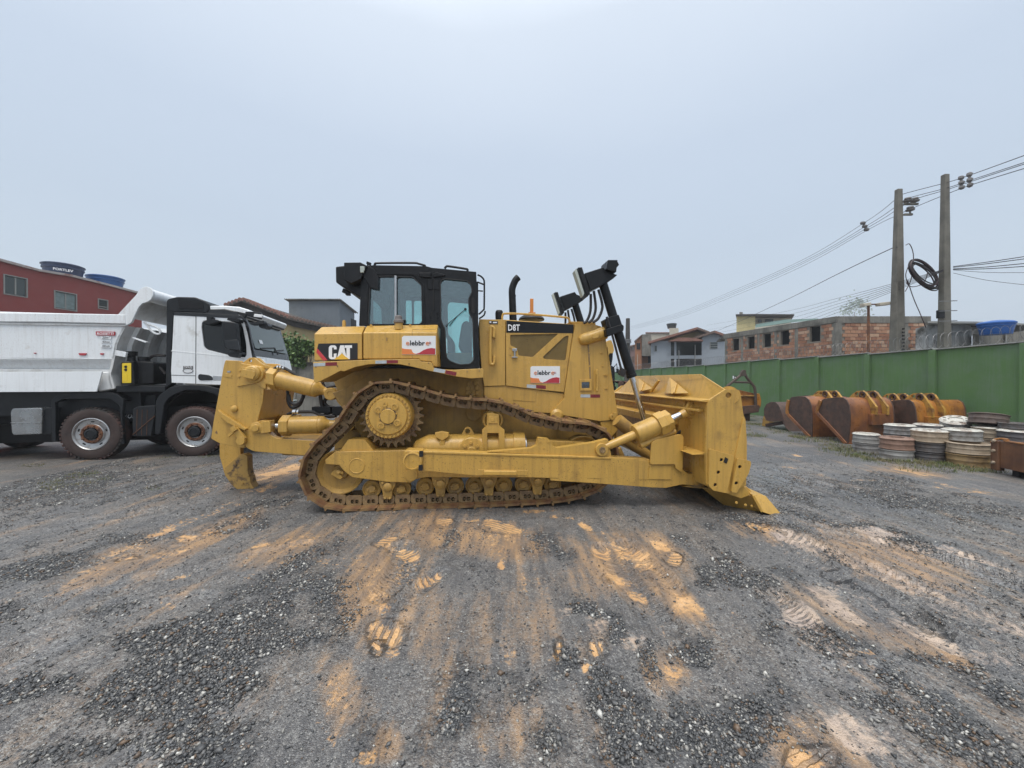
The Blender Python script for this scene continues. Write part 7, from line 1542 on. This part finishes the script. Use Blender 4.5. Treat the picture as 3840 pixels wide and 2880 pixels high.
def leaves(name, centres, n, size, m, seed, parent=None):
    r = np.random.default_rng(seed); C_ = np.array(centres); k = r.integers(0, len(C_), n)
    p = C_[k, :3] + r.normal(0, 1, (n, 3))*C_[k, 3:4]*np.array([1, .6, 1])*.45
    u = r.normal(0, 1, (n, 3)); u /= np.linalg.norm(u, axis=1)[:, None]; w = np.cross(u, r.normal(0, 1, (n, 3))); w /= np.linalg.norm(w, axis=1)[:, None]
    s = size*r.uniform(.6, 1.3, (n, 1)); V = np.stack([p - u*s, p + w*s*.65 - u*s*.1, p + u*s, p - w*s*.65 - u*s*.1], 1).reshape(-1, 3)
    me = bpy.data.meshes.new(name); me.from_pydata(V.tolist(), [], [(4*i, 4*i+1, 4*i+2, 4*i+3) for i in range(n)]); at = me.attributes.new('tone', 'FLOAT', 'POINT'); at.data.foreach_set('value', np.repeat(r.random(n), 4).astype(np.float32))
    me.materials.append(m); o = bpy.data.objects.new(name, me); COL.objects.link(o); o['kind'] = 'stuff'
    if parent: o.parent = parent
    return o
t = NT('creeper_leaf'); a = t.attr('tone').outputs['Fac']; c = t.mix(a, (.035, .085, .018), (.135, .215, .050)); t.l(c, t.b.inputs['Base Color']); t.set(Roughness=.5); M['leaf'] = t.m
cp = thing('creeper', 'leafy green creeper spilling over the rear wall beside the truck', 'plant', (0,0,0))
cc_ = []
for p, s in (((250,720),.75),((300,740),.8),((360,750),.8),((420,760),.75),((480,770),.6),((560,780),.5),((240,790),.7),((300,820),.7),((370,820),.7),((430,850),.55),((330,890),.55),((400,920),.6),((440,950),.4),((455,980),.25),((590,800),.4),((590,760),.35),((520,760),.4)):
    v = YF.at(ZB4(p), CD-.05); cc_.append((v.x, v.y, v.z, s*.75))
leaves('leaves', cc_, 3600, .095, M['leaf'], 8, cp)
mb = MB()
for k in range(7): v = YF.at(ZB4((260+50*k, 960)), CD-.02); mb.tube([(v.x, v.y, ctop-.2), (v.x+.1, v.y-.03, ctop+.4), (v.x+.05*k, v.y, ctop+.9)], .018, 5)
mb.build('stem', M['old_tile'], cp, kind='stuff')

# ================================================================ BACKGROUND, right: brick shell, houses, poles, wires
BK = thing('brick_building', 'unfinished brick building with empty windows beyond the green wall', 'building', (0,0,0))
BR = Frame(0, 0, 0); BY = 22.0
ZP = zoom(3140, 560, 2.2414); ZC = zoom(2200, 1050, 3.6867)
cor = BR.at(ZG((1172,334)), BY); rgt = BR.at(ZG((1682,334)), BY); zt_b = cor.z
lf = ray(ZG((558,432))); tt = (zt_b - CAM_H)/lf.z; lfp = CAM + lf*tt
LFr = Frame(lfp.x, lfp.y, math.atan2(cor.y-lfp.y, cor.x-lfp.x)); Ll = (Vector((cor.x, cor.y, 0)) - Vector((lfp.x, lfp.y, 0))).length
M['mortar'] = paint('mortar', (.20, .175, .145), .9, var=.2)
bricks_m = []
for i, c in enumerate(((.34,.165,.095),(.40,.215,.13),(.29,.135,.08),(.47,.30,.20),(.24,.125,.085))): bricks_m.append(paint('hollow_brick_%s' % 'abcde'[i], c, .85, var=.2, vscale=3, dirt=(.16,.11,.08), dscale=2.5, dlo=.52, dhi=.75))
bmesh_ = []
for m in bricks_m: bmesh_.append(MB().box(-.142, .142, -.02, .10, -.088, .088).mesh('brick', m))
# wall bodies with window openings (local frames: x along the face, y into the building)
def face_obj(mb, name, m, fr, bev=0): o = mb.build(name, m, BK, bev); o.location = fr.o; o.rotation_euler = (0,0,fr.yaw); return o
wl = []
for q in ((600,458,636,522),(684,446,722,512),(770,430,812,503),(866,413,916,490),(1028,390,1085,473)):
    a = LFr.at(ZG((q[0], (q[1]+q[3])/2)), 0).x; b = LFr.at(ZG((q[2], (q[1]+q[3])/2)), 0).x; zc0 = LFr.at(ZG(((q[0]+q[2])/2, q[3])), 0).z; zc1 = LFr.at(ZG(((q[0]+q[2])/2, q[1])), 0).z
    wl.append((a, b, zc0, zc1))
face_obj(MB().prism([(0,-.1),(Ll,-.1),(Ll,zt_b-.35),(0,zt_b-.35)], .0, .15, [[(a,c),(b,c),(b,d),(a,d)] for a,b,c,d in wl]), 'wall', M['mortar'], LFr)
face_obj(MB().box(-.1, Ll+.05, -.06, .3, zt_b-.35, zt_b), 'ring_beam', M['concrete'], LFr)
for q in (565, 655, 745, 840, 955): x = LFr.at(ZG((q, 480)), 0).x; face_obj(MB().box(x-.11, x+.11, -.035, .15, -.1, zt_b-.36), 'column', M['concrete'], LFr)
RFr = Frame(cor.x, BY, 0); Lr = rgt.x - cor.x
face_obj(MB().box(.15, Lr, 0, .15, -.1, zt_b-.35), 'wall', M['mortar'], RFr); face_obj(MB().box(.06, Lr+.1, -.06, .3, zt_b-.38, zt_b), 'ring_beam', M['concrete'], RFr); face_obj(MB().box(-.06, .30, -.05, .30, -.1, zt_b-.36), 'column', M['concrete'], RFr)
x = RFr.at(ZG((1555,400)), 0).x; face_obj(MB().box(x-.15, x+.15, -.035, .15, -.1, zt_b-.38), 'column', M['concrete'], RFr)
face_obj(MB().box(0, Lr, 8, 8.2, -.1, zt_b), 'wall', M['mortar'], RFr)
mb = MB(); P4 = [lfp, cor, rgt, Vector((rgt.x, BY+8, zt_b)), Vector((lfp.x+2, lfp.y+5, zt_b))]; mb.loft([Vector((p.x+ (0 if i else .1), p.y, zt_b-.12)) for i, p in enumerate(P4)], [Vector((p.x, p.y, zt_b-.02)) for p in P4]); mb.build('slab', M['concrete'], BK)
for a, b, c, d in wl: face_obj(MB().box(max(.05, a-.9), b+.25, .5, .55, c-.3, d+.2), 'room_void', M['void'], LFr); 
for a, b, c, d in wl: face_obj(MB().box(a-.06, b+.06, -.03, .02, c-.09, c-.01), 'sill', M['mortar'], LFr)
cnt = 0; rest = MB(); jr = random.Random(5)
def lay(fr, L_, holes, z_lo):
    global cnt
    z = zt_b - .48; row = 0
    while z > z_lo:
        x = .35 + (.15 if row % 2 else 0)
        while x < L_ - .15:
            if not any(a-.12 < x < b+.12 and c-.1 < z < d+.08 for a, b, c, d in holes):
                pr_ = jr.uniform(0, .018); k = min(4, int(jr.triangular(0, 5, 1.4)))
                if cnt < 300 and fr is RFr:
                    o = bpy.data.objects.new('brick', bmesh_[k]); COL.objects.link(o); o.parent = BK; o.location = fr.wor(x, -pr_, z); o.rotation_euler = (0, jr.uniform(-.02,.02), fr.yaw); cnt += 1
                else:
                    w_ = fr.wor(x, -pr_+.02, z); rest.obox(w_, fr.ux*.142, fr.uy*.04, (0,0,.088))
            x += .30
        z -= .20; row += 1
lay(RFr, Lr, [(.0,.32,-1,9),(RFr.at(ZG((1555,400)),0).x-.17, RFr.at(ZG((1555,400)),0).x+.17, -1, 9)], zt_b-2.6); lay(LFr, Ll, wl, zt_b-2.9)
t = NT('brick_courses'); ri_ = t.n('ShaderNodeNewGeometry').outputs['Random Per Island']
c = t.mix(t.rng(ri_, 0, .7), (.25,.115,.07), (.40,.20,.12)); c = t.mix(t.rng(ri_, .8, .84), c, (.46,.30,.21)); c = t.mix(t.rng(t.noise(1.5, 4), .5, .7, 0, .7), c, (.15,.10,.075)); t.l(c, t.b.inputs['Base Color']); t.set(Roughness=.9)
rest.build('brick_courses', t.m, BK, kind='stuff')
# grey gabled house
HH = Frame(0,0,0); HD = 40.0
M['blue_grey'] = paint('blue_grey_render', (.31, .345, .385), .85, var=.08, vscale=.6, dirt=(.24,.26,.28), dscale=.7, streak=.2)
gh = thing('grey_house', 'pale blue-grey house with two red gables and a dark open porch', 'house', (0,0,0))
hpz = lambda ps, y=HD: HH.pts(ZC(*ps), y)
def skew(P, y0, y1, k=None):                        # a body whose sides run back to the right, as these houses stand turned
    k = (max(.0, min(x for x, z in P)/y0) + .04) if k is None else k
    return MB().loft([(x, y0, z) for x, z in P], [(x + (y1-y0)*k, y1, z) for x, z in P])
def hpr(name, ps, y0, y1, m, par=gh, holes=()): return skew(HH.pts(ZC(*ps), y0), y0, y1).build(name, m, par)
W1 = ((935,905),(972,905),(972,988),(935,988)); W2 = ((1702,858),(1810,858),(1810,948),(1702,948))
hpr('wall', ((888,845),(1165,838),(1165,1330),(888,1330)), HD, HD+8, M['blue_grey']); 
hpr('wall', ((1590,800),(1775,705),(1918,760),(1918,1330),(1590,1330)), HD, HD+8, M['blue_grey'])
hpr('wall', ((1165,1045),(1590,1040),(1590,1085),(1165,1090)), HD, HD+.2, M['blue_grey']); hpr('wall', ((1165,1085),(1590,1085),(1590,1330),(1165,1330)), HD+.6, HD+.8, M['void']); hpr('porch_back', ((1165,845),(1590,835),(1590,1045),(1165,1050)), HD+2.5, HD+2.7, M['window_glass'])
hpr('porch_post', ((1212,850),(1240,850),(1240,1330),(1212,1330)), HD-.1, HD+.2, M['blue_grey'])
hpr('gable_wall', ((1000,830),(1528,668),(1690,725),(1600,830)), HD+1, HD+1.4, M['cream_wall'])
for a, b, m in (((845,852),(1530,650),M['roof_tile']), ((1530,650),(1700,712),M['old_tile']), ((1490,785),(1772,697),M['old_tile']), ((1772,697),(1925,752),M['roof_tile'])):
    pa_, pb_ = HH.at(ZC(a), HD-.6), HH.at(ZC(b), HD-.6); MB().loft([pa_, pb_, pb_ - Vector((0,0,.22)), pa_ - Vector((0,0,.22))], [Vector((p.x+4.6, HD+9, p.z-.1)) for p in (pa_, pb_, pb_ - Vector((0,0,.22)), pa_ - Vector((0,0,.22)))]).build('roof', m, gh)
hpr('porch_roof', ((1120,845),(1205,825),(1268,796),(1500,800),(1610,830),(1610,842)), HD-.8, HD+.4, M['roof_tile'])
for w in (W1, W2):
    o = hpr('window', w, HD-.05, HD-.02, M['frame_white'], gh); x = HH.pts(ZC(*w), HD); x0_, x1_, z0_, z1_ = x[0][0], x[1][0], x[2][1], x[0][1]
    for q in range(3 if w is W2 else 1):
        n_ = 3 if w is W2 else 1; MB().box(x0_+.06, x1_-.06, HD-.08, HD-.055, z0_+.04+(z1_-z0_)*q/n_, z0_+(z1_-z0_)*(q+1)/n_-.04).build('pane', M['window_glass'], o)
for p in ((1480,900,1486),(1258,975,1264)): MB().box(HH.at(ZC((p[0],p[1])), HD).x, HH.at(ZC((p[2],p[1])), HD).x, HD-.3, HD-.2, -.1, HH.at(ZC((p[0],p[1])), HD).z).build('drain_pipe', M['frame_white'], gh)
# orange house, concrete annex, cream parapet with tank, pink houses further off
oh = thing('orange_house', 'narrow orange house with a grey concrete side beside the grey house', 'house', (0,0,0)); OD = 46
M['orange_wall'] = paint('orange_render', (.36, .165, .085), .85, var=.12, vscale=.7, dirt=(.25,.13,.08), dscale=.8); M['cream'] = paint('cream_parapet', (.50,.46,.38), .85, var=.1); M['pink'] = paint('dusty_pink_render', (.26,.175,.17), .85, var=.15, vscale=.6)
hpr('wall', ((668,838),(758,765),(762,1330),(668,1330)), OD, OD+6, M['orange_wall'], oh); hpr('wall', ((762,752),(888,748),(888,1050),(762,1050)), OD-.2, OD+5, M['grey_render'] if False else M['concrete'], oh); hpr('wall', ((762,1050),(888,1050),(888,1330),(762,1330)), OD+1.0, OD+5, M['orange_wall'], oh)
hpr('roof', ((655,845),(758,755),(764,765),(660,860)), OD-.4, OD+6, M['old_tile'], oh); o = hpr('window', ((692,875),(742,870),(742,958),(692,955)), OD-.08, OD-.02, M['void'], oh); hpr('drain_pipe', ((700,1030),(707,1030),(707,1330),(700,1330)), OD-.2, OD-.1, M['cream'], oh); hpr('window', ((848,1050),(886,1050),(886,1150),(848,1150)), OD+.9, OD+.98, M['void'], oh)
cb_ = thing('cream_building', 'low cream parapet building with a tank stand behind the grey gable', 'building', (0,0,0)); CDp = 55
hpr('wall', ((815,730),(1145,730),(1145,1330),(815,1330)), CDp, CDp+6, M['cream'], cb_); hpr('coping', ((812,722),(1148,722),(1148,734),(812,734)), CDp-.2, CDp+6, M['roof_tile'], cb_); hpr('tank_stand', ((1142,665),(1268,665),(1268,760),(1142,760)), CDp-.5, CDp+1.5, M['cream'], cb_)
v = HH.at(ZC((1195,664)), CDp); water_tank('small dark water tank on the cream stand above the gable', (v.x, CDp+.5, v.z), .68, .60, (.035,.042,.045))
ph_ = thing('pink_house', 'dusty pink house half hidden by the leaning utility pole', 'house', (0,0,0)); PD = 60
hpr('wall', ((585,910),(668,890),(668,1330),(560,1330)), PD, PD+6, M['pink'], ph_); hpr('roof', ((575,925),(670,890),(672,905),(580,940)), PD-.5, PD+6, M['old_tile'], ph_); hpr('window', ((630,925),(652,922),(652,965),(630,968)), PD-.1, PD-.02, M['frame_white'], ph_)
hpr('door', ((620,1060),(660,1050),(660,1140),(620,1140)), PD-.1, PD-.02, M['old_tile'], ph_)
# yellow tower block with glass balcony
yt = thing('yellow_block', 'yellow three-storey block with glass balcony rising behind the brick shell', 'building', (0,0,0)); YTD = 48
gpr = lambda name, ps, y0, y1, m, par: skew(HH.pts(ZG(*ps), y0), y0, y1).build(name, m, par)
M['pale_yellow'] = paint('pale_yellow_render', (.62,.53,.27), .85, var=.08, dirt=(.36,.31,.17), dscale=.8, streak=.2); M['balcony_glass'] = plain('balcony_glass', (.22,.33,.30), .15)
gpr('wall', ((622,327),(726,327),(726,560),(622,560)), YTD, YTD+8, M['pale_yellow'], yt); gpr('wall', ((727,330),(925,330),(925,560),(727,560)), YTD+1.5, YTD+8, M['cream'], yt); gpr('roof', ((618,322),(728,320),(942,322),(942,328),(618,329)), YTD-.6, YTD+8, M['soffit'], yt)
gpr('balcony', ((728,378),(880,352),(1075,345),(1075,352),(885,372),(728,396)), YTD-1, YTD-.9, M['balcony_glass'], yt); gpr('balcony_floor', ((728,396),(1080,352),(1080,362),(728,408)), YTD-1.2, YTD+1.4, M['cream'], yt)
for q in ((742,352,762,368),(780,350,826,364)): gpr('window', ((q[0],q[1]),(q[2],q[1]),(q[2],q[3]),(q[0],q[3])), YTD+1.35, YTD+1.45, M['window_glass'], yt)
gpr('chimney', ((638,310),(656,310),(656,324),(638,324)), YTD+1, YTD+2, M['concrete'], yt)
# weathered annex on the far right, white slab roof, blue tank, parapet
an = thing('weathered_annex', 'mould-stained grey annex with thin white roof slab behind the poles', 'building', (0,0,0)); AD = 17.5
M['mouldy'] = paint('mouldy_render', (.30,.31,.31), .9, var=.15, vscale=1, dirt=(.045,.045,.042), dscale=1.6, dlo=.50, dhi=.66, streak=.5, scol=(.07,.07,.065))
gpr('wall', ((1612,402),(1700,375),(1922,372),(1924,620),(1612,620)), AD, AD+4, M['mouldy'], an); gpr('roof_slab', ((1680,360),(1940,362),(2260,375),(2260,384),(1940,373),(1680,371)), AD-.5, AD+4, M['frame_white'], an)
gpr('parapet', ((1926,430),(2010,438),(2120,428),(2260,408),(2260,620),(1926,620)), AD-.6, AD+2, M['concrete'], an)
for q in (1966, 2114): gpr('post', ((q-4,425),(q+4,425),(q+4,475),(q-4,475)), AD-.7, AD-.62, M['frame_white'], an)
mb = MB(); mb.tube([HH.at(ZG(p), AD-.3) for p in ((1922,388),(2010,390),(2240,380))], .025, 6); mb.build('roof_rail', M['ink'], an)
v0, v1, v2 = HH.at(ZG((2030,432)), AD-.2), HH.at(ZG((1942,400)), AD-.2), HH.at(ZG((2126,400)), AD-.2); rr_ = (v2.x-v1.x)/2*.80
water_tank('round bright blue water tank on the annex parapet at the far right', (v0.x-1.1, AD-.95-rr_*.5, v0.z-.15), rr_*.9, HH.at(ZG((2030,378)), AD-.2).z - v0.z, (.014,.10,.36))
mb = MB(); mb.box(*[HH.at(ZG((1832,340)), AD).x, HH.at(ZG((1842,340)), AD).x], AD+.5, AD+.6, HH.at(ZG((1836,362)), AD).z-.05, HH.at(ZG((1836,312)), AD).z); mb.build('vent_pipe', M['concrete'], an)
# utility poles
M['pole'] = paint('pole_concrete', (.175,.165,.140), .85, var=.18, vscale=2, dirt=(.085,.083,.072), dscale=1.5, dlo=.45, dhi=.7, streak=.4, bump=.3, bscale=30)
def pole(label, ps_top, ps_bot, Yd, holes=True):
    a0, a1 = at_depth(*ZP(ps_top[0]), Yd), at_depth(*ZP(ps_top[1]), Yd); b0, b1 = at_depth(*ZP(ps_bot[0]), Yd), at_depth(*ZP(ps_bot[1]), Yd)
    zt_, zb_ = a0.z, b0.z; wt_, wb_ = (a1.x-a0.x)*.74, (b1.x-b0.x)*.74; f = zb_/(zt_-zb_); wg = wb_ + (wb_-wt_)*f; xg = (b0.x+b1.x)/2
    ctr = Vector(((a0.x+a1.x)/2, Yd+.1, 0)); o = thing('utility_pole', label, 'utility pole', (xg, Yd+.1, 0), group='concrete utility poles behind the green wall')
    dx = ctr.x - xg
    MB().loft([(-wg/2,-wg*.42,0),(wg/2,-wg*.42,0),(wg/2,wg*.42,0),(-wg/2,wg*.42,0)], [(dx-wt_/2,-wt_*.42,zt_),(dx+wt_/2,-wt_*.42,zt_),(dx+wt_/2,wt_*.42,zt_),(dx-wt_/2,wt_*.42,zt_)]).build('shaft', M['pole'], o, .015)
    return o, zt_, dx, wt_
p1, z1_, d1_, w1_ = pole('left and shorter concrete utility pole holding the cross-arms', ((512,325),(566,325)), ((472,1650),(578,1650)), 13.6)
p2, z2_, d2_, w2_ = pole('right and taller concrete utility pole with a black meter box', ((906,200),(962,200)), ((886,1650),(974,1650)), 13.0)
mb = MB()
for k in range(9): mb.box(-.03, .03, -.24, -.20, 2.55+k*.12, 2.60+k*.12)
mb.build('step_slot', M['dark'], p1, kind='stuff')
def pz(p, Yd): return at_depth(*ZP(p), Yd)
base1, base2 = p1.location.copy(), p2.location.copy()
M['insul'] = paint('grey_insulator', (.17,.16,.155), .4, var=.2)
for (xa_, ya_), (xb_, yb_) in (((560,460),(678,460)), ((560,548),(630,548))):
    a, b = pz((xa_, ya_), 13.6), pz((xb_, yb_), 13.6); MB().bar(a-base1, b-base1, .06, .07).build('cross_arm', M['pole'], p1, .006)
for c in ((592,440),(652,440),(612,515)):
    v = pz(c, 13.6) - base1; MB().lathe([(.03,-.10),(.03,-.02),(.12,.0),(.13,.04),(.07,.06),(.10,.09),(.09,.13),(.0,.15)], v, (0,0,1), 14).build('insulator', M['insul'], p1)
a, b = pz((845,1352), 12.9), pz((892,1420), 12.9); MB().box(a.x-base2.x, b.x-base2.x, -.25, -.14, b.z, a.z).build('meter_box', M['black'], p2, .01)
mb = MB()
for yy in (1275,1357,1442): 
    v = pz((930, yy), 12.75) - base2; mb.obox(v, (.30,0,.01), (0,.01,0), (0,0,.012))
mb.build('pole_band', M['galv'], p2, kind='stuff')
# wires
M['wire'] = plain('wire', (.035,.032,.036), .6)
def wire(label, pts, r=.0105, group='overhead wires', z=ZP, name='overhead_wire'):
    P = [at_depth(*z(p[:2]), p[2]) for p in pts]; o = MB().tube(smooth_path(P, 8), r, 5).build(name, M['wire']); tag(o, label, 'wire', group); return o
wire('topmost power line running past both concrete poles', ((1700,5,8.5),(1140,208,11.6),(934,275,13.0),(566,372,14.0),(510,405,14.4),(235,612,19.5),(-305,935,27),(-881,1190,40),(-1338,1375,58),(-1733,1490,80)))
wire('second power line from the top, on the long cross-arm', ((1700,68,8.5),(1170,243,11.6),(930,322,13.0),(600,410,13.9),(508,470,14.4),(250,640,19.5),(-305,953,27),(-881,1206,40),(-1338,1388,58),(-1733,1498,80)))
wire('third power line, close under the second', ((1700,82,8.6),(1180,252,11.6),(930,336,13.1),(640,424,13.9),(505,505,14.4),(260,655,19.5),(-305,968,27),(-881,1220,40),(-1338,1399,58),(-1733,1506,80)))
wire('lowest power line, on the short cross-arm', ((1700,122,8.6),(1160,288,11.6),(930,372,13.1),(620,500,13.9),(505,553,14.4),(265,672,19.5),(-305,988,27),(-881,1238,40),(-1338,1413,58),(-1733,1516,80)))
wire('thick telephone cable sloping down from the left pole', ((498,822,13.6),(420,850,15),(0,1050,21),(-450,1275,32),(-900,1480,48),(-1100,1560,60)), .017)
for k in range(6):
    wire(('uppermost thin cable of the low bundle across the houses','second thin cable from the top of the low bundle','third thin cable from the top of the low bundle','third thin cable from the bottom of the low bundle','second thin cable from the bottom of the low bundle','lowest thin cable of the low bundle across the houses')[k], ((890,1010+k*3,13.0),(480,1125+k*13,13.8),(0,1252+k*24,21),(-500,1375+k*34,34),(-1100,1480+k*40,60)), .008, 'thin cables strung low across the houses', name='cable')
for k, (ya, yb) in enumerate(((905,985),(925,992),(965,1005),(990,1010),(1045,1015),(1150,1040))):
    wire(('upper service wire leaving the right pole', 'second service wire leaving the right pole', 'middle service wire leaving the right pole', 'fourth service wire leaving the right pole', 'thin drooping wire leaving the right pole', 'lowest thin wire sloping away from the right pole')[k], ((975,yb,13.0),(1250,(ya+yb)/2+4,12.0),(1600,ya-8,11.0)), .012 if k < 4 else .007, 'service wires at the right pole', name='service_wire')
ins = [((1040,240),(1045,320),13.6),((1110,212),(1115,300),12.3),((215,620),(245,675),20.0)]
for k, (a, b, Yd) in enumerate(ins):
    o = thing('line_spacer', ('cluster of insulators on the lines just right of the taller pole', 'larger cluster of insulators further along the lines to the right', 'insulator cluster on the lines left of the poles')[k], 'insulator', at_depth(*ZP(a), Yd), group='insulator clusters on the power lines')
    A_, B_ = at_depth(*ZP(a), Yd), at_depth(*ZP(b), Yd); d = B_-A_; s = .072*Yd/13
    MB().tube([Vector((0,0,.05)), d*.5, d], .035*Yd/13, 6).build('rod', M['insul'], o)
    for f in (0, .5, 1): MB().lathe([(.02,-.08),(s,-.04),(s*1.1,.03),(.02,.08)], d*f, (.3,0,1), 10).build('insulator', M['insul'], o)
# coil of spare cable between the poles
cl = thing('cable_coil', 'big coil of spare cable hanging between the two concrete poles', 'cable coil', pz((728,1050), 13.2)); cvec = cl.location.copy()
cs_ = MB(); jr2 = random.Random(4)
ax1, ax2 = (pz((848,1160), 13.2) - pz((610,935), 13.2))/2, (pz((795,985), 13.3) - pz((660,1115), 13.1))/2
M['cable_maroon'] = paint('maroon_cable', (.045,.024,.028), .5, var=.3)
for k in range(13):
    s1, s2 = jr2.uniform(.78, 1.0), jr2.uniform(.56, .84); off = Vector((jr2.uniform(-.10,.10), jr2.uniform(-.10,.10), jr2.uniform(-.09,.09)))
    MB().tube([ax1*s1*math.cos(a) + ax2*s2*.92*math.sin(a) + off for a in [2*math.pi*i/36 for i in range(36)]], .020, 5, True).build('cable_loop', M['cable_maroon'] if k % 2 else M['wire'], cl)
mb = MB()
for P_ in (((590,1130),(575,1060),(590,1000),(610,960)), ((570,1195),(620,1090),(640,900),(610,800),(575,805)), ((590,1100),(640,1250),(700,1390),(745,1500)), ((760,1030),(740,1100),(700,1140),(620,1155),(580,1120))): mb.tube(smooth_path([pz(p, 13.2) - cvec for p in P_], 6), .013, 5)
mb.build('loose_end', M['cable_maroon'], cl, kind='stuff')
# floodlight post with two heads, distant wooden pole
lp = thing('street_lamp', 'rusty post with two pale floodlight heads in front of the brick building', 'street lamp', at_depth(*ZG((1355,532)), 14.0)); lb = lp.location.copy(); lp.location.z = 0; lb.z = 0
MB().cyl(Vector((0,0,0)), at_depth(*ZG((1352,272)), 14.0)-lb, .045, .04, 10).build('post', M['rust'], lp); MB().bar(at_depth(*ZG((1330,268)), 14.0)-lb, at_depth(*ZG((1455,266)), 14.0)-lb, .04, .04).build('arm', M['rust'], lp)
for q in ((1335,270),(1432,266)): MB().obox(at_depth(*ZG(q), 13.95)-lb, (.20 if q[0] > 1400 else .13,0,.02), (0,.10,0), (-.01,0,.055)).build('lamp_head', M['cream'], lp, .02)
wp = thing('wooden_pole', 'dark far utility pole seen beside the lift cylinder', 'utility pole', at_depth(*ZC((560,1200)), 34)); wb_ = wp.location.copy(); wp.location.z = 0; wb_.z = 0
MB().cyl((0,0,0), at_depth(*ZC((570,532)), 34)-wb_, .30, .17, 12).build('shaft', M['soffit'], wp); mb = MB()
for q in (830,850,868): mb.cyl(at_depth(*ZC((562,q)), 34)-wb_-Vector((0,0,.04)), at_depth(*ZC((562,q)), 34)-wb_+Vector((0,0,.04)), .33, None, 12)
mb.build('band', M['galv'], wp, kind='stuff')
# faint tree in the mist
TD = 440
tp_ = at_depth(*ZG((1275,330)), TD); tre = thing('tree', 'faint grey tree in the mist above the brick building', 'tree', (tp_.x, TD, 0))
MB().tube([(0,0,0),(.3,0,tp_.z*.6),(0,0,tp_.z+4)], 1.1, 8, r1=.4).build('trunk', M['old_tile'], tre)
tc = []
for p, s in (((1230,318),3.0),((1260,285),3.4),((1290,275),3.2),((1325,285),2.6),((1280,310),3.5),((1335,320),2.4),((1245,300),2.6),((1305,255),1.8)):
    v = at_depth(*ZG(p), TD); tc.append((v.x-tp_.x, 0, v.z, s*3.4))
leaves('crown', tc, 420, 1.3, M['leaf'], 12, tre)
# excavator parked behind, seen through the gap at the lift cylinder
ZQ = zoom(2280, 1200, 5.925); XD = 14.5
ev = thing('excavator', 'yellow excavator boom and black cab glimpsed behind the radiator guard', 'excavator', (0,0,0))
qp = lambda name, ps, y0, y1, m, par=ev: MB().prism(HH.pts(ZQ(*ps), y0), y0, y1).build(name, M[m], par, .01)
qp('boom', ((-30,480),(20,450),(75,450),(120,560),(135,680),(110,740),(40,740),(-40,900),(-200,900)), XD, XD+.5, 'yellow'); MB().box(.2, 3.0, XD+.2, XD+2.5, 1.05, 2.25).build('house_body', M['yellow'], ev, .05); MB().box(-.4, 3.6, XD-.1, XD+.5, .05, .85).build('crawler', M['black'], ev, .2); MB().box(-.4, 3.6, XD+2.2, XD+2.8, .05, .85).build('crawler', M['black'], ev, .2); MB().box(.6, 2.6, XD+.5, XD+2.2, .4, 1.05).build('turntable', M['black'], ev, .02)
MB().prism([(2.2, 1.9), (2.9, 1.6), (3.55, 3.2), (3.3, 3.6)], XD+.05, XD+.45).build('boom_foot', M['yellow'], ev, .02)
qp('boom_ram', ((20,730),(110,730),(105,850),(80,1010),(30,1010)), XD+.1, XD+.3, 'black')
qp('cab', ((70,1010),(130,1040),(150,1100),(155,1520),(110,1520)), XD-.1, XD+.05, 'black'); qp('cab_glass', ((70,1100),(118,1090),(120,1400),(80,1420)), XD-.05, XD, 'window_glass'); qp('mirror', ((195,1080),(245,1090),(245,1185),(200,1180)), XD-.2, XD-.1, 'black'); qp('mirror_arm', ((130,1040),(200,960),(215,1080),(205,1085),(190,980),(140,1060)), XD-.15, XD-.1, 'black')
qp('side_frame', ((-200,1400),(180,1480),(180,1700),(-200,1700)), XD+.1, XD+1.2, 'black')
fb_ = thing('far_bucket', 'brown bucket lying beyond the blade near the far wall', 'bucket', (0,0,0)); 
qp('side_plate', ((225,1490),(235,1410),(270,1358),(330,1350),(360,1390),(345,1440),(300,1470)), XD-1, XD-.95, 'bucket_dark', fb_); qp('shell', ((270,1358),(400,1360),(480,1375),(500,1400),(480,1470),(345,1470),(355,1400),(330,1350)), XD-.95, XD-.2, 'bucket_rust', fb_)
yb_ = thing('yellow_attachment', 'yellow plate with a round hole standing behind the blade', 'attachment', (0,0,0))
hl_ = [[(2280+(332+28*math.cos(a))/5.925, 1200+(1530+30*math.sin(a))/5.925) for a in [2*math.pi*i/16 for i in range(16)]]]
MB().prism(HH.pts(ZQ((120,1600),(300,1460),(470,1450),(620,1700),(120,1700)), 10.2), 10.2, 10.26, [HH.pts(h, 10.2) for h in hl_]).build('hole_plate', M['yellow'], yb_, .006); qp('base_plate', ((130,1600),(700,1620),(700,1700),(130,1700)), 10.0, 10.9, 'yellow', yb_)

# ---------------------------------------------------------------- mist
hzm = bpy.data.materials.new('mist'); hzm.use_nodes = True; ht_ = hzm.node_tree; ht_.nodes.clear()
ho = ht_.nodes.new('ShaderNodeOutputMaterial'); hv = ht_.nodes.new('ShaderNodeVolumePrincipled'); hv.inputs['Color'].default_value = (.90,.93,.97,1); hv.inputs['Density'].default_value = .0014; hv.inputs['Anisotropy'].default_value = .2
ht_.links.new(hv.outputs[0], ho.inputs['Volume'])
hb_o = MB().box(-385, 385, -125, 485, -1.4, 62).build('haze', hzm); hb_o['kind'] = 'stuff'; hb_o['label'] = 'thin rainy mist over the yard and the houses'
